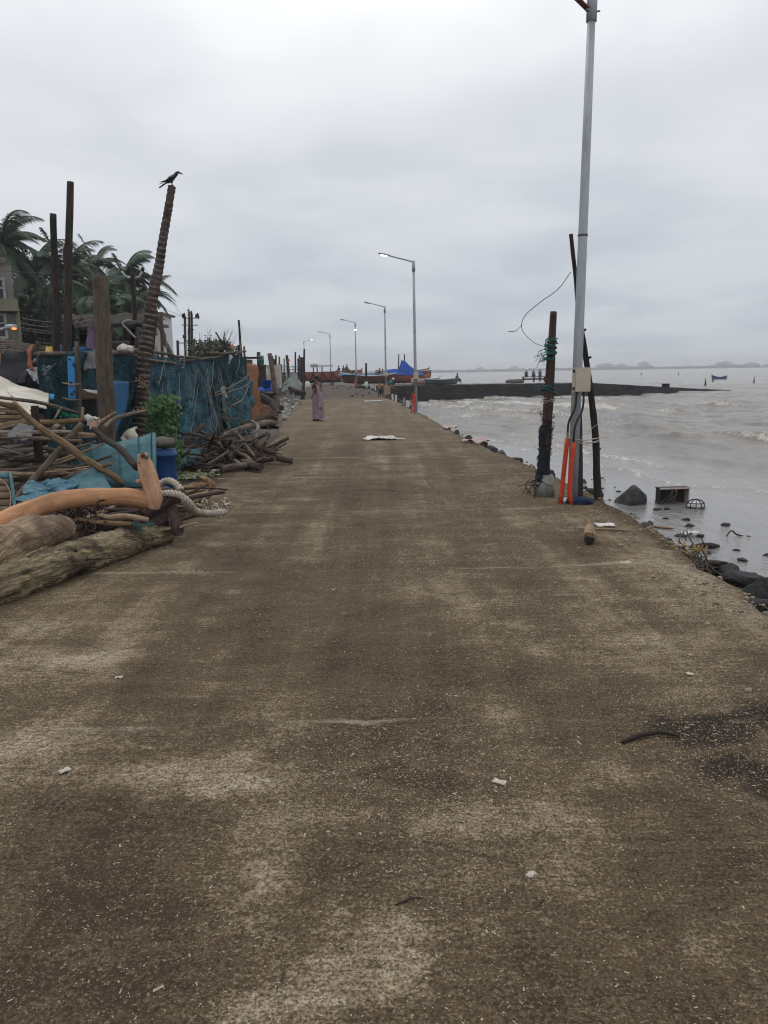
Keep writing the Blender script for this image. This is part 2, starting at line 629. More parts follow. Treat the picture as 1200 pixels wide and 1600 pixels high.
def road_material():
    n = NT('dirty_concrete')
    W = n.vec('World')
    broad = n.noise(W, 0.55, 8, 0.60, 0.3)
    mid = n.noise(n.vec('World', (1, 1.5, 1), (13, 4, 0)), 2.1, 8, 0.66, 0.5)
    streak = n.noise(n.vec('World', (2.2, 22, 1)), 1.0, 5, 0.65, 0.5)
    streak2 = n.noise(n.vec('World', (5, 60, 1)), 1.0, 4, 0.6, 0.3)
    lane = n.noise(n.vec('World', (2.0, 0.10, 1), (2.4, 0, 0)), 1.0, 5, 0.6, 0.15)
    grit = n.noise(W, 95, 4, 0.7)
    grit2 = n.noise(n.vec('World', (1, 1.6, 1)), 26, 5, 0.75, 0.6)
    h = n.math('MULTIPLY', broad, 1.25)
    h = n.math('ADD', h, n.math('MULTIPLY', mid, 1.3))
    h = n.math('ADD', h, n.math('MULTIPLY', streak, 0.50))
    h = n.math('ADD', h, n.math('MULTIPLY', lane, 1.5))
    h = n.math('ADD', h, n.math('MULTIPLY', grit2, 1.40))
    h = n.math('ADD', h, n.math('MULTIPLY', streak2, 0.55))
    h = n.math('ADD', h, n.math('MULTIPLY', grit, 0.9))
    h = n.math('SUBTRACT', h, 1.915)      # mean about 1.8
    # the pale scrubbed places and the dirt-covered places of this stretch
    warp = n.n('ShaderNodeVectorMath', operation='MULTIPLY_ADD')
    nz = n.n('ShaderNodeTexNoise', Scale=1.7, Detail=6.0, Roughness=0.65)
    n.t.links.new(W, nz.inputs['Vector'])
    n.t.links.new(nz.outputs['Color'], warp.inputs[0])
    warp.inputs[1].default_value = (0.7, 0.7, 0)
    wa = n.n('ShaderNodeVectorMath', operation='ADD')
    n.t.links.new(W, wa.inputs[0])
    wa.inputs[1].default_value = (-0.35, -0.35, 0)
    n.t.links.new(wa.outputs[0], warp.inputs[2])

    def spot(px, py, rx, ry, amp):
        g = gp(px, py)
        q = n.n('ShaderNodeMapping')
        n.t.links.new(warp.outputs[0], q.inputs[0])
        q.inputs['Scale'].default_value = (1 / rx, 1 / ry, 0)
        q.inputs['Location'].default_value = (-g.x / rx, -g.y / ry, 0)
        ln = n.n('ShaderNodeVectorMath', operation='LENGTH')
        n.t.links.new(q.outputs[0], ln.inputs[0])
        return n.step(ln.outputs['Value'], 0.35, 1.15, amp, 0.0)
    for s_ in ((300, 1200, 0.42, 0.26, 0.55), (70, 1190, 0.45, 0.30, 0.26), (560, 1480, 0.26, 0.20, 0.42), (430, 1560, 0.16, 0.16, 0.30), (120, 1035, 0.55, 0.20, 0.30), (760, 1300, 0.30, 0.12, 0.20),
               (880, 1000, 1.0, 0.9, 0.16), (1090, 930, 0.9, 1.3, 0.24), (830, 1270, 0.45, 0.14, 0.26), (980, 1210, 0.28, 0.14, 0.26), (330, 990, 0.25, 0.7, 0.08),
               (140, 1480, 0.42, 0.42, -0.17), (160, 1330, 0.55, 0.35, -0.12), (1010, 1480, 0.45, 0.30, -0.14), (620, 1050, 0.7, 1.1, -0.18), (480, 1180, 0.30, 0.14, -0.26), (640, 1215, 0.26, 0.11, -0.36), (1130, 1330, 0.4, 0.3, -0.10), (420, 900, 0.8, 2.0, -0.10)):
        h = n.math('ADD', h, spot(*s_))
    pale = n.step(h, 1.76, 2.16)
    col = n.mix(pale, (0.112, 0.080, 0.047), (0.255, 0.200, 0.131))
    col = n.mix(n.step(h, 2.10, 2.42), col, (0.42, 0.35, 0.255))
    col = n.mix(n.step(h, 1.66, 1.42), col, (0.062, 0.044, 0.028))
    # the black wet patch by the right edge
    bl = n.math('MAXIMUM', spot(1120, 1130, 0.36, 0.22, 1.0), n.math('MAXIMUM', spot(1170, 1195, 0.22, 0.20, 1.0), spot(1225, 1120, 0.36, 0.26, 1.0)))
    blk = n.step(n.math('ADD', bl, n.math('ADD', n.math('MULTIPLY', grit2, 0.9), n.math('MULTIPLY', mid, 0.6))), 0.85, 1.7)
    col = n.mix(n.math('MULTIPLY', blk, 0.93), col, (0.009, 0.0075, 0.006))
    # the far stretch is muddier and greyer
    sep = n.n('ShaderNodeSeparateXYZ')
    n.t.links.new(W, sep.inputs[0])
    far = n.step(sep.outputs[1], 10, 26)
    col = n.mix(n.math('MULTIPLY', far, 0.5), col, (0.205, 0.162, 0.114))
    soil = n.step(n.math('ADD', sep.outputs[1], n.math('MULTIPLY', n.noise(W, 0.6, 4), 8)), 49, 54)
    col = n.mix(soil, col, (0.095, 0.075, 0.062))
    # pale lime along the slab joints
    jm = None
    for j in JOINTS:
        wob = n.math('ADD', sep.outputs[1], n.math('MULTIPLY', n.math('SUBTRACT', n.noise(n.vec('World', (1.0, 0.1, 1), (j * 3, 0, 0)), 1.4, 5, 0.6), 0.5), 0.28))
        d = n.math('ABSOLUTE', n.math('SUBTRACT', wob, j))
        m = n.step(d, 0.01, 0.02 + 0.0035 * j, 1.0, 0.0)
        jm = m if jm is None else n.math('MAXIMUM', jm, m)
    jm = n.math('MULTIPLY', jm, n.step(n.noise(n.vec('World', (0.8, 2.5, 1)), 1.3, 6, 0.7), 0.46, 0.62))
    col = n.mix(n.math('MULTIPLY', jm, 0.75), col, (0.40, 0.345, 0.26))
    col = n.mix(n.step(grit, 0.36, 0.60, 0.65, 0.0), col, (0.034, 0.025, 0.018))
    g3 = n.noise(W, 55, 3, 0.8, 0.3)
    col = n.mix(n.step(g3, 0.60, 0.70, 0.0, 0.55), col, (0.030, 0.022, 0.016))
    col = n.mix(n.step(g3, 0.40, 0.31, 0.0, 0.5), col, (0.33, 0.275, 0.20))
    col = n.mix(n.step(grit, 0.56, 0.76, 0.0, 0.45), col, (0.36, 0.305, 0.22))
    col = n.mix(n.step(streak2, 0.58, 0.70, 0.0, 0.6), col, (0.045, 0.034, 0.025))
    crack = n.vor(n.vec('World', (1, 1, 1), (0.3, 0.8, 0)), 0.9, 'DISTANCE_TO_EDGE')
    ck = n.math('MULTIPLY', n.step(n.math('ADD', crack, n.math('MULTIPLY', grit2, 0.02)), 0.010, 0.020, 1.0, 0.0), n.step(broad, 0.5, 0.6))
    col = n.mix(n.math('MULTIPLY', ck, 0.5), col, (0.03, 0.022, 0.016))
    hh = n.math('ADD', n.math('ADD', n.math('MULTIPLY', streak2, 0.8), n.math('MULTIPLY', grit, 0.9)), n.math('MULTIPLY', grit2, 1.2))
    nb = n.bump(hh, 0.7, 0.009)
    rough = 0.9
    return n.fin(col, rough, nb, 0, 0.12)


M_road = road_material()
structure('road', make_road(), M_road)

# ---- land left of the road and under it
M_soil = mottle('trodden_soil', (0.10, 0.080, 0.060), (0.055, 0.043, 0.033), 0.9, 0.9, 0.5, coord='World' if False else 'Object', c3=(0.16, 0.14, 0.11), bd=0.05)
mb = MB()
ys = [-30, -6] + [q for q in range(0, 132, 3)] + [160, 200, 250, 350, 500, 750, 1000, 1500, 2000, 2500, 2990]
for y in ys:
    xe = edge_r(y) - 0.25
    zz = hump(y)
    row = [(-2990, zz - 0.06), (-1200, zz - 0.06), (-400, zz - 0.06), (-120, zz - 0.06), (-40, zz - 0.06), (-15 if y < 60 else xe - 12, zz - 0.05), (xe - 2.2, zz - 0.05), (xe, zz - 0.06), (xe - 0.05, -2.5)]
    if y > 1200:
        row = [(min(q[0], xe - 10 + i), q[1]) for i, q in enumerate(row)]
    for x, z in row:
        mb.v.append((x, y, z))
w = 9
for j in range(len(ys) - 1):
    for i in range(w - 1):
        mb.face((j * w + i, j * w + i + 1, (j + 1) * w + i + 1, (j + 1) * w + i))
structure('ground', mb, M_soil)

# ---- landing place where the boats stand, beyond the end of the concrete
mb = MB()
for j in range(31):
    for i in range(31):
        x, y = -34 + 41 * i / 30, 73.5 + 44 * j / 30
        z = 0.30 + 0.06 * mn.noise((x * 0.5, y * 0.5, 2)) - (1.6 if i == 30 else 0) - (0.5 if j in (0, 30) or i == 0 else 0)
        if x < edge_r(y) + 1: z -= 0.07
        mb.v.append((x + (0.8 * mn.noise((y * 0.4, 0, 0)) if i > 28 else 0), y, z))
for j in range(30):
    for i in range(30):
        mb.face((j * 31 + i, j * 31 + i + 1, (j + 1) * 31 + i + 1, (j + 1) * 31 + i))
structure('boat_landing', mb, mottle('landing_soil', (0.15, 0.13, 0.11), (0.09, 0.08, 0.07), 0.8, 0.95, 0.5, c3=(0.22, 0.20, 0.18)))

# ---- muddy bank between the slab edge and the water
mb = MB()
ys = [-6 + 0.4 * i for i in range(60)] + [18 + 1.0 * i for i in range(46)]
prof = [(-0.15, -0.30), (0.25, -0.42), (0.6, -0.62), (1.0, -0.86), (1.5, -1.02), (2.1, -1.12), (3.2, -1.3)]
for y in ys:
    for dx, z in prof:
        q = 0.16 * mn.noise((dx * 2.3, y * 1.3, 4)) + 0.08 * mn.noise((dx * 6, y * 4, 4))
        mb.v.append((edge_r(y) + dx + 0.12 * mn.noise((y * 0.8, dx, 0)), y, z + q * (0.3 if dx < 0 else 1)))
w = len(prof)
for j in range(len(ys) - 1):
    for i in range(w - 1):
        mb.face((j * w + i, j * w + i + 1, (j + 1) * w + i + 1, (j + 1) * w + i))
M_mud = mottle('wet_black_mud', (0.028, 0.026, 0.025), (0.055, 0.050, 0.045), 3.0, 0.45, 0.6, spec=0.5, bd=0.04)
structure('shore_bank', mb, M_mud)

# ---- the sea
CRESTS = [(11.6, 0.025, 0.20, 0.30), (12.9, 0.035, 0.25, 0.5), (14.4, 0.06, 0.35, 0.65), (16.2, 0.045, 0.4, 0.3), (18.4, 0.06, 0.5, 0.25), (20.3, 0.09, 0.5, 0.6), (22.6, 0.17, 0.55, 1.0), (24.6, 0.09, 0.6, 0.45), (27.3, 0.12, 0.7, 0.6), (30.2, 0.13, 0.7, 0.75), (33.5, 0.14, 0.8, 0.8), (37.5, 0.13, 0.9, 0.6), (42, 0.13, 0.9, 0.6), (47, 0.12, 1.0, 0.5), (53, 0.12, 1.0, 0.4), (60, 0.12, 1.1, 0.4), (68, 0.11, 1.2, 0.3)]


def make_sea():
    ys_ = [2.0]
    while ys_[-1] < 3000:
        y = ys_[-1]
        ys_.append(y + max(0.11, 0.0065 * y) if y < 120 else y + 0.05 * y)
    ys_[-1] = 2995
    offs = [-0.9]
    while offs[-1] < 3000:
        o = offs[-1]
        offs.append(o + (0.11 if o < 14 else 0.11 + 0.013 * (o - 14) if o < 70 else 0.11 * o * 0.5))
    offs[-1] = 5200
    Y = np.array(ys_)
    O = np.array(offs)
    XE = np.array([edge_r(y) for y in ys_])
    X = XE[:, None] + O[None, :]
    X = np.minimum(X, 2990.0 + 0 * X - 0.5 * (O.max() - O)[None, :] * 1e-3)
    YY = np.repeat(Y[:, None], len(O), 1)
    rs = np.random.RandomState(4)

    def vn(x, y):                      # smooth value noise
        xi, yi = np.floor(x).astype(int), np.floor(y).astype(int)
        fx, fy = x - xi, y - yi
        fx, fy = fx * fx * (3 - 2 * fx), fy * fy * (3 - 2 * fy)
        T = tabl
        g = lambda a, b: T[a % 256, b % 256]
        return (g(xi, yi) * (1 - fx) + g(xi + 1, yi) * fx) * (1 - fy) + (g(xi, yi + 1) * (1 - fx) + g(xi + 1, yi + 1) * fx) * fy
    tabl = rs.rand(256, 256) * 2 - 1
    S = X + 0.38 * YY + 1.9 * vn(YY * 0.11, X * 0.05) + 0.8 * vn(YY * 0.33, X * 0.2) + 0.35 * vn(YY * 0.9, X * 0.6)
    A = 0.38 * X - YY
    Z = np.zeros_like(X)
    F = np.zeros_like(X)
    for k, (s0, a, wd, foam) in enumerate(CRESTS):
        d = S - s0
        env = np.clip(0.42 + 1.0 * vn(A * 0.10 + k * 31.7, k * 3.3 + 0 * X) + 0.5 * vn(A * 0.31 + k * 11.3, k * 5.3 + 0 * X), 0, 1.2)
        prof_ = np.where(d < 0, np.exp(-(d / (0.45 * wd)) ** 2), np.exp(-(d / (2.2 * wd)) ** 2))
        Z += 1.7 * a * env * prof_
        br = np.clip(env * 1.8 - 0.40, 0, 1) * foam
        F = np.maximum(F, br * np.exp(-((d + 0.30 * wd) / (0.55 * wd)) ** 2))
        F = np.maximum(F, 0.45 * br * np.exp(-np.clip(-(d + 0.2), 0, 9) / (1.4 * wd)) * (d < 0))
    deep = np.clip((S - 11) / 12, 0.0, 1)
    Z += deep * (0.085 * vn(X * 0.8, YY * 0.45) + 0.070 * vn(X * 1.7, YY * 1.0 + 9) + 0.042 * vn(X * 3.2, YY * 2.2 + 3))
    Z += (1 - deep) * 0.012 * vn(X * 1.6, YY * 0.9)
    Z += 0.0035 * vn(X * 2.5, YY * 1.5)
    fade = np.clip(1 - (YY - 90) / 120, 0, 1)
    Z = SEA + Z * fade
    mb_v = np.stack([X, YY, Z], -1).reshape(-1, 3)
    h, w_ = X.shape
    ii = (np.arange(h - 1)[:, None] * w_ + np.arange(w_ - 1)[None, :]).reshape(-1)
    faces = np.stack([ii, ii + 1, ii + w_ + 1, ii + w_], 1)
    me = bpy.data.meshes.new('sea')
    me.from_pydata(mb_v.tolist(), [], faces.tolist())
    me.polygons.foreach_set('use_smooth', [True] * len(faces))
    at_ = me.attributes.new('foam', 'FLOAT', 'POINT')
    at_.data.foreach_set('value', (F * fade).reshape(-1).astype(np.float32))
    at_ = me.attributes.new('calm', 'FLOAT', 'POINT')
    at_.data.foreach_set('value', (1 - deep).reshape(-1).astype(np.float32))
    me.update()
    return me


def sea_material():
    n = NT('muddy_sea_water')
    W = n.vec('World')
    fo = n.n('ShaderNodeAttribute', attribute_name='foam').outputs['Fac']
    calm = n.n('ShaderNodeAttribute', attribute_name='calm').outputs['Fac']
    r1 = n.noise(n.vec('World', (1.9, 0.6, 1), (0, 0, 0), (0, 0, rad(20))), 2.2, 6, 0.62, 0.5)
    r2 = n.noise(n.vec('World', (1.5, 0.9, 1), (4, 2, 0), (0, 0, rad(-15))), 9.0, 4, 0.6, 0.5)
    big = n.noise(n.vec('World', (1.4, 0.25, 1), (0, 0, 0), (0, 0, rad(21))), 0.22, 4, 0.55, 0.3)
    k = n.step(calm, 0.2, 0.95, 1.0, 0.30)
    hh = n.math('MULTIPLY', n.math('ADD', n.math('MULTIPLY', r1, 1.0), n.math('MULTIPLY', r2, 0.35)), k)
    nb = n.bump(hh, 1.0, 0.13)
    lace = n.noise(W, 3.2, 6, 0.72, 1.2)
    lace2 = n.noise(W, 11, 5, 0.7, 0.8)
    lc = n.math('ADD', n.math('MULTIPLY', lace, 0.65), n.math('MULTIPLY', lace2, 0.35))
    f = n.step(n.math('ADD', fo, n.math('MULTIPLY', n.math('SUBTRACT', lc, 0.5), 3.2)), 0.36, 0.85)
    f = n.math('MULTIPLY', f, n.step(fo, 0.03, 0.25))
    wash = n.math('MULTIPLY', n.step(lc, 0.56, 0.66), n.step(big, 0.5, 0.62, 0.0, 0.25))
    base = n.mix(n.step(big, 0.38, 0.62), (0.125, 0.110, 0.092), (0.200, 0.178, 0.150))
    base = n.mix(n.step(calm, 0.45, 1.0, 0.0, 0.7), base, (0.205, 0.205, 0.205))
    base = n.mix(wash, base, (0.33, 0.30, 0.26))
    col = n.mix(n.math('MULTIPLY', f, 0.85), base, (0.58, 0.55, 0.50))
    rough = n.math('ADD', n.step(calm, 0.3, 1.0, 0.16, 0.06), n.math('MULTIPLY', f, 0.5))
    n.fin(col, rough, nb, 0, 0.5)
    n.b.inputs['IOR'].default_value = 1.333
    return n.m


tag(link('sea', make_sea(), None), None, None, None, 'structure')
bpy.data.objects['sea'].data.materials.append(sea_material())

# ---- far shore
M_far = mottle('far_trees', (0.045, 0.055, 0.040), (0.075, 0.080, 0.062), 0.05, 0.95, 0.0)
M_farwall = plain('far_concrete', (0.42, 0.41, 0.40), 0.9)
M_farwin = plain('far_window', (0.08, 0.09, 0.10), 0.4)
FD = 1500.0
mb = MB()
xs = [-150 + 7.0 * i for i in range(190)]
for i, x in enumerate(xs):
    for dy, z in ((0, -1.2), (4, 0.4), (60, 0.8), (400, 1.0)):
        mb.v.append((x, FD + dy - 0.10 * x, z))
for j in range(len(xs) - 1):
    for i in range(3):
        mb.face((j * 4 + i, (j + 1) * 4 + i, (j + 1) * 4 + i + 1, j * 4 + i + 1))
structure('far_shore', mb, M_soil)
mb = MB()
for i in range(620):
    x = -140 + 1300 * R.random()
    hgt = R.uniform(1.6, 4.0) * (0.75 + 0.6 * mn.noise((x * 0.008, 0, 3)) + 0.4)
    if R.random() < 0.05: hgt *= 1.5
    mb.blob((x, FD + R.uniform(4, 50) - 0.10 * x, 0.4 + hgt * 0.5), (R.uniform(4, 11), R.uniform(3, 6), hgt * 0.62), R.random() * 90, 0.35, 1.6, 1)
structure('far_treeline', mb, M_far, kind='stuff')
far_bl = [(935, 9, 30, 'pale far apartment block, wider of the two seen left of the highest far tree clump'), (958, 8, 22, 'narrow pale far block just beside the widest far block'), (992, 11, 18, 'low pale far block standing apart on the hazy shore'),
          (1108, 9, 26, 'broad hazy far block behind the trees toward the water horizon end'), (1145, 6, 16, 'small low far house at the end of the hazy tree line'), (800, 7, 14, 'small far house above the jetty on the hazy shore'), (748, 6, 13, 'tiny far house nearest the blue boat tarp on the hazy shore')]
for px, hgt, wd, lab in far_bl:
    p = at(px, 575, FD + 70)
    p = Vector((p.x, FD + 70 - 0.1 * p.x, 0.5))
    t = thing('far_building', lab, 'building', p, 'buildings on the far shore')
    m = MB(); m.box(p + Vector((0, 0, hgt / 2 + 0.6)), (wd, 12, hgt)); part('wall', m, M_farwall, t)
    m = MB(); m.box(p + Vector((wd * 0.1, 0, hgt + 1.6)), (wd * 0.4, 6, 2.0)); part('roof_room', m, M_farwall, t)
    m = MB()
    for fz in range(int(hgt // 3)):
        for q in range(max(2, int(wd // 5))):
            m.box(p + Vector((-wd / 2 + 2.5 + q * 5, -6.02, 2.2 + fz * 3)), (2.2, 0.12, 1.3))
    part('windows', m, M_farwin, t)['kind'] = 'stuff'

# ---- jetty: a dark stone slipway running out to the right
front_w = [(560, 634), (610, 631), (660, 629), (727, 625), (790, 622.3), (858, 620.6), (930, 619.6), (1000, 618), (1047, 616), (1100, 613.5), (1149, 610.8)]
front_t = [(555, 603.5), (605, 603), (660, 602), (727, 601), (790, 600), (858, 599.2), (930, 598.6), (1000, 602.5), (1047, 605.3), (1100, 608.2), (1152, 610.6)]
JT, JW, JB = [], [], []
for (x, y), (xt, yt) in zip(front_w, front_t):
    pw = gp(x, y, SEA - 0.05)
    pt = at(xt, yt, pw.y + 1.5)
    JW.append(pw); JT.append(pt)
for i, p in enumerate(JT):
    u = i / (len(JT) - 1)
    JB.append(Vector((p.x + 1.5 * u, p.y + 26 * (1 - u) ** 0.7 + 0.6, p.z - 0.32 * (1 - u) - 0.02)))


def jet(i_f):
    k = min(len(JT) - 2, int(i_f)); u = i_f - k
    return [a[k].lerp(a[k + 1], u) for a in (JW, JT, JB)]


mb = MB()
cols = 150
rowsj = 11
for j in range(cols + 1):
    a, b, c = jet(j / cols * (len(JT) - 1))
    low = a + Vector((0, -0.6, -1.0))
    pts = [low] + [a.lerp(b, q / 5) for q in range(6)] + [b.lerp(c, q / 3) for q in (1, 2, 3)] + [c + Vector((0, 2.5, -2.2))]
    for q, p in enumerate(pts):
        k = 0.10 if 0 < q < 6 else 0.04
        p = p + Vector((0, k * 2.0 * mn.noise(p * 0.7), k * mn.noise(p * 1.1 + Vector((0, 0, 5)))))
        mb.v.append(tuple(p))
for j in range(cols):
    for q in range(rowsj - 1):
        mb.face((j * rowsj + q, (j + 1) * rowsj + q, (j + 1) * rowsj + q + 1, j * rowsj + q + 1))


def jetty_mat():
    n = NT('black_weedy_stone')
    o = n.vec('Object')
    a = n.noise(o, 0.8, 6, 0.6)
    c = n.vor(n.vec('Object', (1, 1, 1.6)), 1.5, 'DISTANCE_TO_EDGE')
    col = n.mix(n.step(a, 0.35, 0.65), (0.007, 0.007, 0.0075), (0.017, 0.0165, 0.016))
    col = n.mix(n.step(c, 0, 0.08, 0.6, 0), col, (0.008, 0.008, 0.008))
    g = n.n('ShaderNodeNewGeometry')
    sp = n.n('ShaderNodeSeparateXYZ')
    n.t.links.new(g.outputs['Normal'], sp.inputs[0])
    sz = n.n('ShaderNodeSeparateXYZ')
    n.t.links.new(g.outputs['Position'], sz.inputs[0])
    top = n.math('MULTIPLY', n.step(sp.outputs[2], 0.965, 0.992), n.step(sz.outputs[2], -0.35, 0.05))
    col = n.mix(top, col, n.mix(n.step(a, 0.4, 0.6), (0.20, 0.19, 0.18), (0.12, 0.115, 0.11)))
    return n.fin(col, 0.9, n.bump(n.math('ADD', a, n.step(c, 0, 0.2)), 0.6, 0.08), 0, 0.1)


M_jetty = jetty_mat()
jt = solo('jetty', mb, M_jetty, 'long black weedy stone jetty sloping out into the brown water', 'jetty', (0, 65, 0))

# ================================================================== MATERIALS FOR THINGS
M_galv = mottle('galvanised_steel', (0.38, 0.41, 0.44), (0.30, 0.325, 0.35), 5.0, 0.5, 0.05, metal=0.2, spec=0.5, stretch=(3, 3, 0.6))
M_box = mottle('beige_box_paint', (0.50, 0.45, 0.35), (0.43, 0.385, 0.30), 4.0, 0.5, 0.05)
M_whitep = plain('white_paint', (0.62, 0.62, 0.60), 0.6)
M_orange_pipe = mottle('orange_plastic_pipe', (0.56, 0.055, 0.020), (0.44, 0.045, 0.018), 5, 0.5, 0.05, c3=(0.34, 0.09, 0.06))
M_cable = plain('black_cable', (0.012, 0.012, 0.013), 0.5)
M_redbrown = plain('red_brown_paint', (0.16, 0.045, 0.03), 0.6)
M_concrete = mottle('rough_concrete', (0.30, 0.29, 0.27), (0.20, 0.19, 0.175), 7, 0.9, 0.4)
M_wood_dark = woodmat('dark_weathered_wood', (0.024, 0.019, 0.017), (0.052, 0.041, 0.034), (0.013, 0.011, 0.010), crack=0.3)
M_wood_post = woodmat('red_brown_post_wood', (0.042, 0.024, 0.018), (0.085, 0.050, 0.036), (0.016, 0.014, 0.014), crack=0.3)
M_wood_grey = woodmat('grey_weathered_wood', (0.072, 0.056, 0.043), (0.150, 0.118, 0.090), (0.036, 0.028, 0.023), crack=0.3)
M_bark_log = woodmat('mossy_peeling_bark', (0.070, 0.050, 0.033), (0.30, 0.235, 0.130), (0.030, 0.020, 0.016), 1.0, patch=0.8, grain=0.7, tint=0.08, crack=0.4, cs=1.7)
M_bark_pale = woodmat('pale_tan_bark', (0.20, 0.130, 0.075), (0.33, 0.225, 0.135), (0.075, 0.048, 0.033), 0.8, grain=0.7, tint=0.08, crack=0.45, patch=0.75)
M_bark_orange = woodmat('smooth_peeled_wood', (0.34, 0.172, 0.088), (0.50, 0.280, 0.155), (0.19, 0.105, 0.062), 0.7, tint=0.05, grain=0.6, patch=0.45, crack=0.0)
M_bark_purple = woodmat('purplish_bark', (0.042, 0.028, 0.026), (0.090, 0.060, 0.053), (0.15, 0.115, 0.08), 0.9, grain=0.7, tint=0.15, crack=0.4)
M_bamboo = woodmat('brown_pole_wood', (0.20, 0.135, 0.080), (0.33, 0.235, 0.150), (0.12, 0.075, 0.045), 0.3, tint=0.3, grain=0.8)
M_bamboo_grey = woodmat('grey_pole_wood', (0.13, 0.105, 0.08), (0.22, 0.18, 0.14), (0.075, 0.058, 0.045), 0.35, tint=0.3, grain=0.8)
M_twig = woodmat('grey_brown_twig', (0.060, 0.043, 0.034), (0.115, 0.085, 0.066), (0.20, 0.155, 0.115), 0.5, tint=0.45)
M_rock = mottle('black_basalt', (0.016, 0.017, 0.019), (0.058, 0.057, 0.058), 7.0, 0.6, 1.0, c3=(0.010, 0.010, 0.011), spec=0.35, bd=0.05, tint=0.3)
M_tealnet = cloth('teal_net_twine', (0.03, 0.17, 0.155), (0.02, 0.09, 0.09), 30)
M_bluenet = cloth('dark_blue_net', (0.014, 0.019, 0.028), (0.026, 0.036, 0.048), 40)
M_wire = plain('dull_wire', (0.06, 0.06, 0.06), 0.6)
M_rope = mottle('dirty_white_rope', (0.52, 0.47, 0.39), (0.34, 0.295, 0.235), 12, 0.95, 0.5, c3=(0.13, 0.11, 0.09))
M_straw = mottle('yellow_straw', (0.42, 0.30, 0.11), (0.28, 0.19, 0.08), 12, 0.9, 0.3)
M_whitecloth = cloth('white_plastic_cloth', (0.60, 0.565, 0.53), (0.36, 0.33, 0.30))
M_pinkcloth = cloth('pink_plastic_sheet', (0.40, 0.27, 0.265), (0.38, 0.34, 0.31), 8)
M_blue_rag = cloth('dark_blue_rag', (0.012, 0.035, 0.075), (0.008, 0.015, 0.03))


def lit(name, c, s):
    n = NT(name)
    n.fin(c, 0.4)
    n.set(n.b.inputs['Emission Color'], c)
    n.b.inputs['Emission Strength'].default_value = s
    return n.m


M_lens_lit = lit('lit_lamp_lens', (0.95, 0.98, 1.0), 9.0)
M_lens_off = plain('unlit_lamp_lens', (0.45, 0.47, 0.48), 0.3)

# ================================================================== STREET LAMPS ALONG THE WATER EDGE
LAMP_H = 5.85


